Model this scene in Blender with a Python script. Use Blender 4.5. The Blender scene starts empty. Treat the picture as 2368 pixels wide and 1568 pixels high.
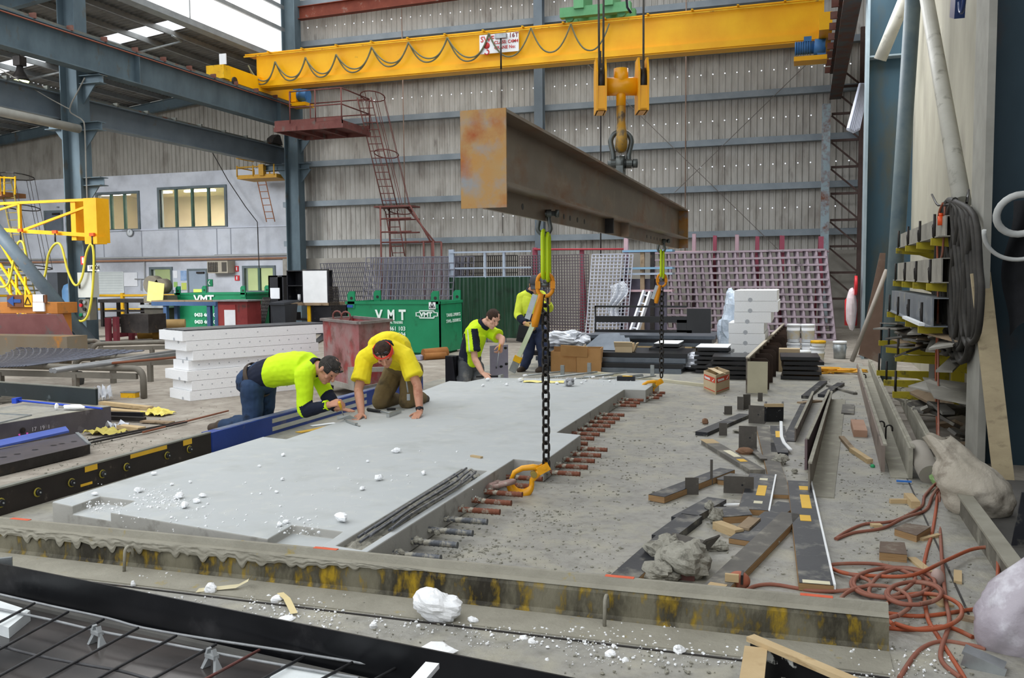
import bpy, math, random
from mathutils import Vector, Matrix, noise
R = random.Random(7)
SC = bpy.context.scene
COL = SC.collection
PI = math.pi
# ------------------------------------------------------------------ camera, sky, light, exposure
FOC, YAW, PITCH, ROLL, EYE = 2075.0, math.radians(18.05), math.radians(3.95), math.radians(-0.5), 1.65
_cy, _sy = math.cos(YAW), math.sin(YAW)
CF = Vector((-_sy*math.cos(PITCH), _cy*math.cos(PITCH), -math.sin(PITCH)))
_r = Vector((_cy, _sy, 0)); _u = _r.cross(CF)
CR = _r*math.cos(ROLL)+_u*math.sin(ROLL); CU = -_r*math.sin(ROLL)+_u*math.cos(ROLL)
CP = Vector((0, 0, EYE)); SCALE = .8   # everything is laid out on an eye height of 1.65, then the whole hall is brought to real size at the end
cam = bpy.data.objects.new('camera', bpy.data.cameras.new('camera')); COL.objects.link(cam)
cam.matrix_world = Matrix(((CR.x, CU.x, -CF.x, CP.x), (CR.y, CU.y, -CF.y, CP.y), (CR.z, CU.z, -CF.z, CP.z), (0, 0, 0, 1)))
cam.data.sensor_width = 36; cam.data.lens = FOC/2368*36; cam.data.clip_end = 300; cam.data.clip_start = .05
SC.camera = cam
wd = bpy.data.worlds.new('overcast'); SC.world = wd; wd.use_nodes = True
nt = wd.node_tree; bg = nt.nodes['Background']
tc = nt.nodes.new('ShaderNodeTexCoord'); sp = nt.nodes.new('ShaderNodeSeparateXYZ'); rp = nt.nodes.new('ShaderNodeValToRGB')
nt.links.new(tc.outputs['Generated'], sp.inputs[0]); nt.links.new(sp.outputs['Z'], rp.inputs[0]); nt.links.new(rp.outputs[0], bg.inputs[0])
rp.color_ramp.elements[0].color = (.62, .66, .72, 1); rp.color_ramp.elements[0].position = 0
rp.color_ramp.elements[1].color = (.93, .97, 1.0, 1); rp.color_ramp.elements[1].position = .6
bg.inputs[1].default_value = 1.75
sun = bpy.data.lights.new('sun', 'SUN'); sun.energy = .9; sun.angle = math.radians(25); sun.color = (1, .97, .93)
so = bpy.data.objects.new('sun', sun); COL.objects.link(so); so.rotation_euler = (math.radians(24), math.radians(14), 0)
# daylight falling through the rooflight over the rear of the hall
rl = bpy.data.lights.new('rooflight', 'AREA'); rl.energy = 520; rl.size = 4; rl.size_y = 3; rl.shape = 'RECTANGLE'; rl.color = (.93, .96, 1)
ro = bpy.data.objects.new('rooflight', rl); COL.objects.link(ro); ro.location = (-.6, 17.6, 7.4)
r2 = bpy.data.lights.new('office_wall_fill', 'AREA'); r2.energy = 1500; r2.size = 8; r2.size_y = 4; r2.shape = 'RECTANGLE'; r2.color = (.95, .97, 1); r2.spread = math.radians(105)  # added fill light, out of view, aimed to brighten the office wall
ro2 = bpy.data.objects.new('office_wall_fill', r2); COL.objects.link(ro2); ro2.location = (-25, 11.5, 8.2); ro2.rotation_euler = (math.radians(48), 0, 0)
SC.view_settings.view_transform = 'Standard'; SC.view_settings.look = 'None'; SC.view_settings.gamma = 1
SC.view_settings.use_curve_mapping = False; SC.view_settings.exposure = 0.0
SC.cycles.max_bounces = 6; SC.cycles.diffuse_bounces = 3; SC.cycles.transparent_max_bounces = 12; SC.cycles.use_denoising = True

# ------------------------------------------------------------------ where a line of sight meets a real surface
ORDW = 'first second third fourth fifth sixth seventh eighth ninth tenth eleventh twelfth thirteenth fourteenth fifteenth sixteenth seventeenth eighteenth nineteenth twentieth twenty-first twenty-second twenty-third twenty-fourth twenty-fifth twenty-sixth twenty-seventh twenty-eighth twenty-ninth thirtieth thirty-first thirty-second thirty-third thirty-fourth thirty-fifth'.split(); ORD = [w+' from the left' for w in ORDW]
def ray(x, y): return CR*((x-1184)/FOC)-CU*((y-784)/FOC)+CF
def G(x, y, z=0.0):
    d = ray(x, y); return CP+d*((z-EYE)/d.z)
def PY(x, y, Y):
    d = ray(x, y); return CP+d*(Y/d.y)
def PX(x, y, X):
    d = ray(x, y); return CP+d*(X/d.x)
def ZY(x, y, Y): return PY(x, y, Y).z

# ------------------------------------------------------------------ materials
def hexc(h):
    if not isinstance(h, str): return tuple(h)+(1,) if len(h) == 3 else h
    o = []
    for i in (0, 2, 4):
        v = int(h[i:i+2], 16)/255
        o.append(v/12.92 if v <= .04045 else ((v+.055)/1.055)**2.4)
    return tuple(o)+(1,)
MATS = {}
def M(name, c1, c2=None, sc=6, rough=.7, metal=0, bump=0, bs=30, c3=None, t3=.62, s3=3, st=(1, 1, 1), c4=None, t4=.66, s4=1.2, soft=.06, spec=.35, emit=0, det=6):
    if name in MATS: return MATS[name]
    m = bpy.data.materials.new(name); m.use_nodes = True; MATS[name] = m
    N = m.node_tree.nodes; L = m.node_tree.links; b = N['Principled BSDF']
    b.inputs['Roughness'].default_value = rough; b.inputs['Metallic'].default_value = metal
    b.inputs['Specular IOR Level'].default_value = spec
    tcn = N.new('ShaderNodeTexCoord'); mp = N.new('ShaderNodeMapping'); mp.inputs['Scale'].default_value = st
    L.new(tcn.outputs['Object'], mp.inputs[0])
    col = None
    def nz(s, d=det):
        n = N.new('ShaderNodeTexNoise'); n.inputs['Scale'].default_value = s; n.inputs['Detail'].default_value = d
        n.inputs['Roughness'].default_value = .6; L.new(mp.outputs[0], n.inputs['Vector']); return n
    def mix(fac, a, bcol):
        x = N.new('ShaderNodeMix'); x.data_type = 'RGBA'; L.new(fac, x.inputs[0]); L.new(a, x.inputs[6]); x.inputs[7].default_value = hexc(bcol); return x.outputs[2]
    n = nz(sc); r = N.new('ShaderNodeValToRGB'); L.new(n.outputs[0], r.inputs[0])
    r.color_ramp.elements[0].position = .32; r.color_ramp.elements[1].position = .68
    r.color_ramp.elements[0].color = hexc(c1); r.color_ramp.elements[1].color = hexc(c2 or c1); col = r.outputs[0]
    for cc, tt, ss, i in ((c3, t3, s3, 0), (c4, t4, s4, 1)):
        if cc is None: continue
        q = nz(ss, 8); rr = N.new('ShaderNodeMapRange'); rr.inputs[1].default_value = tt-soft; rr.inputs[2].default_value = tt+soft
        L.new(q.outputs[0], rr.inputs[0]); col = mix(rr.outputs[0], col, cc)
    L.new(col, b.inputs['Base Color'])
    if bump:
        q = nz(bs); bp = N.new('ShaderNodeBump'); bp.inputs['Strength'].default_value = bump; bp.inputs['Distance'].default_value = .02
        L.new(q.outputs[0], bp.inputs['Height']); L.new(bp.outputs[0], b.inputs['Normal'])
    if emit:
        b.inputs['Emission Strength'].default_value = emit; b.inputs['Emission Color'].default_value = hexc(c1)
    return m
def glassy(name, tint='c8d8d4', alpha=.25, rough=.05):
    if name in MATS: return MATS[name]
    m = bpy.data.materials.new(name); m.use_nodes = True; MATS[name] = m
    b = m.node_tree.nodes['Principled BSDF']; b.inputs['Base Color'].default_value = hexc(tint); b.inputs['Alpha'].default_value = alpha
    b.inputs['Roughness'].default_value = rough; return m

# ------------------------------------------------------------------ mesh builder
def frame_of(t):
    t = t.normalized(); up = Vector((0, 0, 1)) if abs(t.z) < .95 else Vector((0, 1, 0))
    a = t.cross(up).normalized(); return a, a.cross(t).normalized()
class B:
    def __init__(s): s.v = []; s.f = []; s.m = []; s.sm = []
    def add(s, vs, fs, mi=0, smooth=False):
        k = len(s.v); s.v += [Vector(p) for p in vs]
        for f in fs: s.f.append([k+i for i in f]); s.m.append(mi); s.sm.append(smooth)
        return s
    def box(s, c, d, rz=0, rx=0, ry=0, mi=0, mat=None):
        rot = mat or (Matrix.Rotation(rz, 3, 'Z') @ Matrix.Rotation(ry, 3, 'Y') @ Matrix.Rotation(rx, 3, 'X'))
        c = Vector(c); x, y, z = d[0]/2, d[1]/2, d[2]/2
        P = [c+rot @ Vector((i*x, j*y, k*z)) for k in (-1, 1) for i, j in ((-1, -1), (1, -1), (1, 1), (-1, 1))]
        return s.add(P, [(3, 2, 1, 0), (4, 5, 6, 7), (0, 1, 5, 4), (1, 2, 6, 5), (2, 3, 7, 6), (3, 0, 4, 7)], mi)
    def b2(s, a, b, mi=0):   # box from min corner to max corner
        return s.box([(a[i]+b[i])/2 for i in range(3)], [abs(b[i]-a[i]) for i in range(3)], mi=mi)
    def bar(s, p, q, w, h, mi=0, up=(0, 0, 1)):  # rectangular bar from p to q, centred
        p = Vector(p); q = Vector(q); t = (q-p); L = t.length; t.normalize(); up = Vector(up)
        if abs(t.dot(up)) > .98: up = Vector((0, 1, 0)) if abs(t.y) < .9 else Vector((1, 0, 0))
        a = t.cross(up).normalized(); n = a.cross(t)
        return s.box((p+q)/2, (w, L, h), mat=Matrix(((a.x, t.x, n.x), (a.y, t.y, n.y), (a.z, t.z, n.z))), mi=mi)
    def tube(s, pts, r, n=8, mi=0, closed=False, caps=True):
        pts = [Vector(p) for p in pts]; m = len(pts); rs = r if isinstance(r, (list, tuple)) else [r]*m
        k = len(s.v); a = None
        for i, p in enumerate(pts):
            if closed: t = pts[(i+1) % m]-pts[i-1]
            else: t = pts[min(i+1, m-1)]-pts[max(i-1, 0)]
            if t.length < 1e-9: t = Vector((0, 0, 1))
            t.normalize()
            if a is None: a, _ = frame_of(t)
            a = a-t*a.dot(t)
            if a.length < 1e-6: a, _ = frame_of(t)
            a.normalize(); b = t.cross(a)
            for j in range(n):
                g = 2*PI*j/n; s.v.append(p+(a*math.cos(g)+b*math.sin(g))*rs[i])
        for i in range(m if closed else m-1):
            i2 = (i+1) % m
            for j in range(n):
                j2 = (j+1) % n; s.f.append([k+i*n+j, k+i*n+j2, k+i2*n+j2, k+i2*n+j]); s.m.append(mi); s.sm.append(n > 5)
        if caps and not closed:
            s.f.append([k+j for j in range(n)][::-1]); s.f.append([k+(m-1)*n+j for j in range(n)]); s.m += [mi, mi]; s.sm += [False, False]
        return s
    def cyl(s, p, q, r, n=16, mi=0, r2=None): return s.tube([p, q], [r, r if r2 is None else r2], n, mi)
    def lathe(s, prof, c=(0, 0, 0), n=24, mi=0, axis=None, smooth=True):
        c = Vector(c); k = len(s.v); m = len(prof)
        ax = Vector(axis).normalized() if axis else Vector((0, 0, 1)); a, b = frame_of(ax)
        for r, z in prof:
            for j in range(n):
                g = 2*PI*j/n; s.v.append(c+ax*z+(a*math.cos(g)+b*math.sin(g))*r)
        for i in range(m-1):
            for j in range(n):
                j2 = (j+1) % n; s.f.append([k+i*n+j, k+i*n+j2, k+(i+1)*n+j2, k+(i+1)*n+j]); s.m.append(mi); s.sm.append(smooth)
        return s
    def prism(s, poly, d, mi=0):   # planar polygon (3D points) extruded by vector d
        poly = [Vector(p) for p in poly]; d = Vector(d); n = len(poly); k = len(s.v)
        s.v += poly+[p+d for p in poly]
        s.f.append([k+i for i in range(n)][::-1]); s.f.append([k+n+i for i in range(n)]); s.m += [mi, mi]; s.sm += [False]*2
        for i in range(n):
            j = (i+1) % n; s.f.append([k+i, k+j, k+n+j, k+n+i]); s.m.append(mi); s.sm.append(False)
        return s
    def ell(s, c, r, rot=None, n=12, m=8, mi=0, jit=0, seed=0):
        c = Vector(c); k = len(s.v); rr = random.Random(seed)
        rot = rot or Matrix.Identity(3)
        r = (r, r, r) if isinstance(r, (int, float)) else r
        def P(u, w):
            d = Vector((math.cos(u)*math.sin(w), math.sin(u)*math.sin(w), math.cos(w))); q = 1+(rr.uniform(-jit, jit) if jit else 0)
            return c+rot @ Vector((d.x*r[0]*q, d.y*r[1]*q, d.z*r[2]*q))
        s.v.append(P(0, 0))
        for i in range(1, m):
            for j in range(n): s.v.append(P(2*PI*j/n, PI*i/m))
        s.v.append(P(0, PI)); e = len(s.v)-1; sm = jit < .12
        for j in range(n):
            j2 = (j+1) % n
            s.f.append([k, k+1+j, k+1+j2]); s.f.append([e, e-n+j2, e-n+j]); s.m += [mi]*2; s.sm += [sm]*2
            for i in range(m-2):
                s.f.append([k+1+i*n+j, k+1+(i+1)*n+j, k+1+(i+1)*n+j2, k+1+i*n+j2]); s.m.append(mi); s.sm.append(sm)
        return s
    def grid(s, fn, nu, nv, mi=0, smooth=True, thick=0):
        k = len(s.v)
        for i in range(nu+1):
            for j in range(nv+1): s.v.append(Vector(fn(i/nu, j/nv)))
        for i in range(nu):
            for j in range(nv):
                a = k+i*(nv+1)+j; s.f.append([a, a+nv+1, a+nv+2, a+1]); s.m.append(mi); s.sm.append(smooth)
        return s
    def xf(s, M4):
        s.v = [M4 @ p for p in s.v]; return s
def tag(o, label=None, cat=None, group=None, kind=None):
    if label: o['label'] = label
    if cat: o['category'] = cat
    if group: o['group'] = group
    if kind: o['kind'] = kind
    return o
def inv(root): return (Matrix.Translation(root.location) @ Matrix.Rotation(root.rotation_euler.z, 4, 'Z')).inverted()
def obj(name, b, mat, parent=None, world=False, label=None, kind=None):
    """link the collected shapes as one mesh object; world=True: the shapes were given in world coordinates"""
    me = bpy.data.meshes.new(name); vs = b.v
    loc = None
    if world and parent is not None:
        root = parent; Mi = Matrix.Identity(4); chain = []
        while root is not None: chain.append(root); root = root.parent
        for r in reversed(chain): Mi = inv(r) @ Mi
        vs = [Mi @ p for p in vs]
    elif parent is None:
        lo = [min(p[i] for p in vs) for i in range(3)]; hi = [max(p[i] for p in vs) for i in range(3)]
        loc = Vector(((lo[0]+hi[0])/2, (lo[1]+hi[1])/2, lo[2])); vs = [p-loc for p in vs]
    me.from_pydata([tuple(p) for p in vs], [], b.f)
    for m in (mat if isinstance(mat, (list, tuple)) else [mat]): me.materials.append(m)
    me.polygons.foreach_set('material_index', b.m); me.polygons.foreach_set('use_smooth', b.sm); me.update()
    o = bpy.data.objects.new(name, me); COL.objects.link(o)
    if parent is not None: o.parent = parent
    if loc is not None: o.location = loc
    tag(o, label, None, None, kind); return o
def thing(name, label, cat, loc=(0, 0, 0), rz=0, group=None):
    o = bpy.data.objects.new(name, None); COL.objects.link(o); o.location = loc; o.rotation_euler = (0, 0, rz); o.empty_display_size = .1
    return tag(o, label, cat, group)
def single(name, b, mat, label, cat, group=None, kind=None): return tag(obj(name, b, mat), label, cat, group, kind)
def struct(name, b, mat, parent=None): return obj(name, b, mat, parent, world=parent is not None, kind='structure' if parent is None else None)
def kids(o): return [c for c in ALL() if c.parent == o]
def ALL(): return list(COL.objects)
def dup(root, loc, rz=0, label=None, group=None, rot=None):
    def cp(o, par):
        c = o.copy(); COL.objects.link(c); c.parent = par
        for ch in list(o.children): cp(ch, c)
        return c
    r = cp(root, None); r.location = loc; r.rotation_euler = rot or (0, 0, rz)
    if label: r['label'] = label
    if group: r['group'] = group
    return r
def bevel(o, w=.005, seg=2):
    m = o.modifiers.new('bevel', 'BEVEL'); m.width = w; m.segments = seg; m.limit_method = 'ANGLE'; return o
def text(name, s, mat, parent, p, size, right, up, depth=.002, label=None, bold=0, ax='LEFT', sx=1.0):
    """flat lettering standing on a surface; p world point of baseline start, right/up world directions"""
    c = bpy.data.curves.new(name, 'FONT'); c.body = s; c.size = size; c.extrude = depth; c.offset = bold; c.align_x = ax; c.resolution_u = 2
    t = bpy.data.objects.new('t', c); COL.objects.link(t); bpy.context.view_layer.update()
    me = bpy.data.meshes.new_from_object(t.evaluated_get(bpy.context.evaluated_depsgraph_get())); COL.objects.unlink(t); bpy.data.objects.remove(t)
    r = Vector(right).normalized(); u = Vector(up).normalized(); n = r.cross(u); p = Vector(p)
    b = B(); b.add([p+r*v.co.x*sx+u*v.co.y+n*(v.co.z+depth) for v in me.vertices], [list(q.vertices) for q in me.polygons])
    return obj(name, b, mat, parent, world=True, label=label)
def arc(c, r, a0, a1, n, ax1, ax2):
    c = Vector(c); ax1 = Vector(ax1); ax2 = Vector(ax2)
    return [c+ax1*(r*math.cos(a0+(a1-a0)*i/n))+ax2*(r*math.sin(a0+(a1-a0)*i/n)) for i in range(n+1)]
def smooth_path(P, n=6):
    P = [Vector(p) for p in P]; o = []
    for i in range(len(P)-1):
        a = P[max(i-1, 0)]; b = P[i]; c = P[i+1]; d = P[min(i+2, len(P)-1)]
        for k in range(n):
            t = k/n; o.append(.5*((2*b)+(c-a)*t+(2*a-5*b+4*c-d)*t*t+(3*b-a-3*c+d)*t**3))
    o.append(P[-1]); return o
def hbeam(b, p, q, h, w, tf=.02, tw=.015, up=(0, 0, 1), mi=0):
    """I section from p to q: h deep along up, w wide"""
    p = Vector(p); q = Vector(q); up = Vector(up)
    b.bar(p+up*(h/2-tf/2), q+up*(h/2-tf/2), w, tf, mi, up); b.bar(p-up*(h/2-tf/2), q-up*(h/2-tf/2), w, tf, mi, up)
    b.bar(p, q, tw, h-2*tf, mi, up); return b
# ------------------------------------------------------------------ palette
steel_blue = M('painted blue steel', '4d5c64', '61727a', 1.5, .6, .2, .05, 20, '5c5546', .66, 2.5, st=(1, 1, .5))
steel_blue2 = M('painted grey blue steel', '646f78', '747f86', 1.2, .55, .2, .05, 20, '6d6351', .68, 2.5)
girt_m = M('girt steel', '7c868d', '8e979d', 2, .5, .2)
conc_dado = M('old concrete', '8f8b83', 'a7a39a', 1.2, .9, 0, .15, 25, '746e66', .63, .8)
black_m = M('black laminate', '15151a', '1f2026', 4, .4, 0, .02, 30, '55534e', .66, 5)
black_dusty = M('dusty black laminate', '26262a', '3a393b', 4, .5, 0, .05, 30, '8b877c', .58, 4, soft=.1)
galv = M('galvanised steel', '8e9394', 'b0b5b6', 6, .4, .7)
dark_steel = M('dark steel', '2c2a29', '3f3b39', 5, .5, .5, .1, 40, '5a4a3c', .66, 6)
rust_red = M('red oxide steel', '6c3f3b', '7f504a', 3, .7, .1, .05, 20, '6b625c', .62, 4)
yellow_p = M('crane yellow paint', 'f2ab06', 'fdbf12', 1.2, .4, 0, .02, 20, 'a87a1e', .74, 3)
yellow_w = M('worn yellow paint', 'd6a012', 'eebb1a', 3, .5, 0, .05, 20, '5a4a32', .66, 9)
white_m = M('white plastic', 'e9ebec', 'f4f6f7', 3, .6)
foam_m = M('white polystyrene', 'f1f2f3', 'fafbfc', 60, .9, 0, .25, 120)
wood_m = M('raw timber', 'b59c74', 'c6ae86', 4, .8, 0, .1, 30, '9a7f58', .62, 5, st=(1, 1, 6))
wood_d = M('weathered timber', '8b7760', 'a08c72', 4, .85, 0, .1, 30, '6c5b48', .6, 5)
ply_edge = M('plywood edge', '8a6b48', 'a3835c', 30, .85, st=(.3, .3, 6))
rubber = M('black rubber', '1c1c1d', '2a2a2b', 6, .6)
# ================================================================== the setting
def floor_mat():
    m = M('workshop floor', '8f877c', 'a29a8e', 2.5, .8, 0, .2, 40, '7b7268', .62, 7, c4='b3ada2', t4=.68, s4=2.5, soft=.14); return m
def bed_mat():
    return M('casting bed', '8d8b84', '9f9c93', 2.2, .5, .0, .3, 45, '7a786f', .6, 14, c4='aaa592', t4=.6, s4=3.2, soft=.13, spec=.45)
BX0, BX1 = -19.2, 2.6      # bay lines
YB = 30.0                  # back wall
struct('floor', B().b2((-60, -4, -.3), (8, 48, 0)), floor_mat())
bed = struct('trim_1', B().b2((-5.6, 2.2, .0), (1.02, 17.6, .012)), bed_mat())
# corrugated sheet on a frame
def ribs(b, x0, x1, y, z0, z1, pitch=.2, d=.035, mi=0, flip=1):
    n = int(abs(x1-x0)/pitch); pr = []
    for i in range(n):
        x = x0+(x1-x0)*i/n; s = (x1-x0)/n
        pr += [(x, 0), (x+.55*s, 0), (x+.68*s, d*flip), (x+.87*s, d*flip)]
    pr.append((x1, 0)); k = len(b.v)
    for x, o in pr: b.v += [Vector((x, y-o, z0)), Vector((x, y-o, z1))]
    for i in range(len(pr)-1):
        b.f.append([k+2*i, k+2*i+2, k+2*i+3, k+2*i+1]); b.m.append(mi); b.sm.append(False)
    return b
def sheet_mat(name, c1, c2, c3, holes=None):
    m = M(name, c1, c2, 3.0, .6, .1, .06, 12, c3, .62, 1.6, st=(1, 1, .35), c4='6b635c', t4=.7, s4=2.6, soft=.09)
    if holes:
        N = m.node_tree.nodes; L = m.node_tree.links; b = N['Principled BSDF']; out = N['Material Output']
        g = N.new('ShaderNodeNewGeometry'); s = N.new('ShaderNodeSeparateXYZ'); vm = N.new('ShaderNodeVectorMath'); vm.operation = 'SCALE'; vm.inputs['Scale'].default_value = 1/SCALE; L.new(g.outputs['Position'], vm.inputs[0]); L.new(vm.outputs[0], s.inputs[0])
        def mth(op, a, c=None):
            x = N.new('ShaderNodeMath'); x.operation = op
            for i, q in enumerate((a, c)):
                if q is None: continue
                if isinstance(q, (int, float)): x.inputs[i].default_value = q
                else: L.new(q, x.inputs[i])
            return x.outputs[0]
        # screw holes left open: one dot per sheet pitch, in a few rows
        fx = mth('FRACT', mth('DIVIDE', mth('ADD', s.outputs['X'], 100), .38)); dx = mth('MULTIPLY', mth('SUBTRACT', fx, .5), .38)
        tot = None
        for zr, xa, xb in holes:
            dz = mth('SUBTRACT', s.outputs['Z'], zr)
            r2 = mth('ADD', mth('MULTIPLY', dx, dx), mth('MULTIPLY', dz, dz))
            inn = mth('LESS_THAN', r2, .00042)
            inn = mth('MULTIPLY', inn, mth('GREATER_THAN', s.outputs['X'], xa)); inn = mth('MULTIPLY', inn, mth('LESS_THAN', s.outputs['X'], xb))
            tot = inn if tot is None else mth('MAXIMUM', tot, inn)
        tr = N.new('ShaderNodeBsdfTransparent'); mx = N.new('ShaderNodeMixShader')
        L.new(tot, mx.inputs[0]); L.new(b.outputs[0], mx.inputs[1]); L.new(tr.outputs[0], mx.inputs[2]); L.new(mx.outputs[0], out.inputs[0])
    return m
zd = ZY(712, 598, YB)      # top of the concrete base
z_g = [ZY(800, y, YB) for y in (561, 468, 375, 283)]
gs = (z_g[3]-z_g[0])/3
z_g = [z_g[0]+gs*i for i in range(-0, 8)]
hx = [(z_g[0]+gs*.55, -14, 1.0), (z_g[1]+gs*.5, -12, 1.6), (z_g[2]+gs*.5, -9, 1.8), (z_g[3]+gs*.52, -15.8, 1.8), (z_g[5]+gs*.45, -18.5, -6)]
back_m = sheet_mat('back wall sheeting', 'aaa69e', 'c0bdb6', '8f8880', hx)
struct('wall_back', ribs(B(), BX0+.3, BX1+.5, YB+.2, zd, 16.5), back_m)
struct('wall_back_base', B().b2((BX0+.3, YB-.1, 0), (BX1+.5, YB+.25, zd)), conc_dado)
for i, z in enumerate(z_g):
    b = B(); b.b2((BX0+.4, YB-.12, z-.1), (BX1, YB+.12, z-.085)); b.b2((BX0+.4, YB-.14, z-.1), (BX1, YB-.12, z+.1)); b.b2((BX0+.4, YB-.12, z+.085), (BX1, YB+.12, z+.1))
    single('wall_girt', b, girt_m, ['grey steel girt along the back wall, lowest, just above the concrete base', 'grey steel girt along the back wall, second from the bottom', 'grey steel girt along the back wall, third from the bottom',
        'grey steel girt along the back wall just below the yellow crane girder at left', 'grey steel girt of the back wall crossing behind the yellow crane girder', 'grey steel girt of the back wall just above the yellow crane girder', 'topmost steel girt of the back wall', 'hidden upper girt of the back wall'][i], 'girt', 'girts of the back wall') if i < 7 else None
x_c = PY(1249, 400, YB-.3).x
b = B(); hbeam(b, (x_c, YB-.32, 0), (x_c, YB-.32, 16), .3, .3, up=(0, 1, 0)); single('wall_column', b, steel_blue2, 'slim grey steel wall column at the middle of the back wall', 'column')
for x, n_, lb in ((PY(935, 300, YB-.1).x, 0, 'thin rusty downpipe strip on back wall left of the spreader beam'), (PY(1586, 300, YB-.1).x, 1, 'thin rusty strip on back wall right of the lifting hook')):
    single('sag_rod', B().cyl((x, YB-.16, zd), (x, YB-.16, 12), .02, 6), M('rusty rod', '8d7466', 'a08a7c', 4, .8), lb, 'rod', 'rusty rods on the back wall')
# cross bracing cables on back wall right of centre
for (a, c, lb) in (((1360, 150), (1800, 578), 'thin steel bracing cable slanting down to the right on the back wall'), ((1872, 142), (1560, 445), 'thin steel bracing cable slanting down to the left on the back wall')):
    single('bracing_cable', B().cyl(PY(*a, YB-.3), PY(*c, YB-.3), .011, 5), M('grey brown wire', '6d6762', '7b746e', 3, .7), lb, 'cable', 'bracing cables on the back wall')
# red eaves beam
zt = ZY(1000, 18, YB-.4)
b = B(); hbeam(b, (BX0, YB-.5, zt+.25), (BX1, YB-.5, zt+.9-.25), .45, .25); single('roof_rafter', b, M('red oxide beam', '6b3020', '7d3d2b', 3, .7, 0, .05, 20, '8b8078', .66, 3), 'rusty red steel rafter along the top of the back wall', 'beam')
# office block wall (left, behind the column row)
YO = 31.0
def oy(x, y): return PY(x, y, YO)
office_m = M('painted block wall', 'c4c9d2', 'd0d4db', .8, .8, 0, .04, 20, 'a3a6ad', .6, .7, soft=.15)
zc = (oy(10, 424).z+oy(655, 382).z)/2
wins = [('window_1', 371, 521, 436, 524, 4), ('window_2', 228, 320, 449, 530, 3), ('window_3', 352, 396, 623, 673, 1), ('window_4', 567, 633, 620, 672, 2)]
WX = []
for nme, xa, xb, ya, yb, n in wins:
    a = oy(xa, (ya+yb)/2).x; c = oy(xb, (ya+yb)/2).x; m_ = (xa+xb)/2; WX.append((a, c, oy(m_, yb).z, oy(m_, ya).z, nme, n))
# wall with openings: cut by columns of x
cuts = sorted({-60.0, BX0+.55} | {w[0] for w in WX} | {w[1] for w in WX})
b = B()
for x0, x1 in zip(cuts, cuts[1:]):
    hs = sorted([(w[2], w[3]) for w in WX if w[0] <= x0+1e-6 and w[1] >= x1-1e-6]); z = 0
    for h0, h1 in hs: b.b2((x0, YO, z), (x1, YO+.2, h0)); z = h1
    b.b2((x0, YO, z), (x1, YO+.2, zc))
struct('wall_office', b, office_m)
led = oy(450, 527).z
b = B(); b.b2((-40, YO-.06, led-.05), (BX0+.5, YO, led+.0)); struct('trim_2', b, M('office ledge', 'c3c8d4', 'cdd2dc', 2, .7))
b = B()
for px in (240, 328, 413, 502, 534, 597): 
    x = oy(px, 560).x; b.b2((x-.02, YO-.012, oy(400, 592).z), (x+.02, YO, led-.06))
struct('trim_3', b, M('panel joint strip', '8e929c', '9b9fa8', 2, .7))
fr_m = M('grey window frame', '5b666a', '6b767a', 3, .5)
fr_g = M('green window frame', '3f5a4e', '4b6a5c', 3, .5)
glz = glassy('office glass', 'b8c8c4', .10)
for x0, x1, z0, z1, nme, n in WX:
    t = thing(nme, None, None, (x0, YO, z0)); tag(t, kind='structure')
    f = B(); w = .1
    f.b2((x0-w, YO-.06, z0-w), (x1+w, YO+.1, z0)); f.b2((x0-w, YO-.06, z1), (x1+w, YO+.1, z1+w)); f.b2((x0-w, YO-.06, z0), (x0, YO+.1, z1)); f.b2((x1, YO-.06, z0), (x1+w, YO+.1, z1))
    obj('window_frame', f, fr_m, t, True)
    for i in range(1, n):
        x = x0+(x1-x0)*i/n; obj('mullion', B().b2((x-.05, YO-.03, z0), (x+.05, YO+.07, z1)), fr_g, t, True)
    obj('glass_pane', B().b2((x0, YO+.03, z0), (x1, YO+.04, z1)), glz, t, True)
# rooms behind the office windows
room_u = M('cream office wall', 'b9a98b', 'c4b598', 1, .8); room_g = M('green office wall', 'bcc99a', 'c9d4a8', 1, .8)
def room(name, xa, xb, z0, z1, wm, power, col, n):
    b = B(); y0 = YO+.2; y1 = YO+4.5
    b.b2((xa, y1, z0), (xb, y1+.05, z1)); b.b2((xa, y0, z1), (xb, y1, z1+.05)); b.b2((xa, y0, z0-.05), (xb, y1, z0)); b.b2((xa-.05, y0, z0), (xa, y1, z1)); b.b2((xb, y0, z0), (xb+.05, y1, z1))
    struct(name, b, wm)
    for i in range(n):
        x = xa+(xb-xa)*(i+.5)/n
        t = M('fluorescent tube', 'ffffff', emit=5)
        single('tube_light', B().b2((x-.75, y0+1.2, z1-.12), (x+.75, y0+1.35, z1-.04)), t, ['fluorescent tube light on the office ceiling, %s' % s for s in ('far left', 'left of the middle', 'right of the middle', 'far right')][i] if n > 1 else 'fluorescent tube light in the ground floor office', 'light', 'tube lights in the offices')
    l = bpy.data.lights.new('room_light', 'AREA'); l.energy = power; l.color = col; l.size = 3; l.size_y = 1; l.shape = 'RECTANGLE'
    o = bpy.data.objects.new('room_light', l); COL.objects.link(o); o.location = ((xa+xb)/2, YO+2.2, z1-.15)
w1, w2, w3, w4 = WX
zf = w1[2]-.3
room('wall_upper_office', w2[0]-1.5, w1[1]+1.0, w1[2]-.9, w1[3]+.15, room_u, 260, (1, .93, .8), 4)
room('wall_lower_office', w3[0]-1.0, w4[1]+.7, .05, 2.9, room_g, 120, (1, .98, .85), 1)
shx = oy(455, 480).x
b = B()
for i in range(4): b.b2((shx-1.2, YO+3.6, w1[2]-.2+i*.45), (shx+1.2, YO+4.1, w1[2]-.17+i*.45))
for x in (-1.2, -.4, .4, 1.2): b.b2((shx+x-.02, YO+3.6, w1[2]-.8), (shx+x+.02, YO+4.1, w1[2]+1.2))
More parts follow.
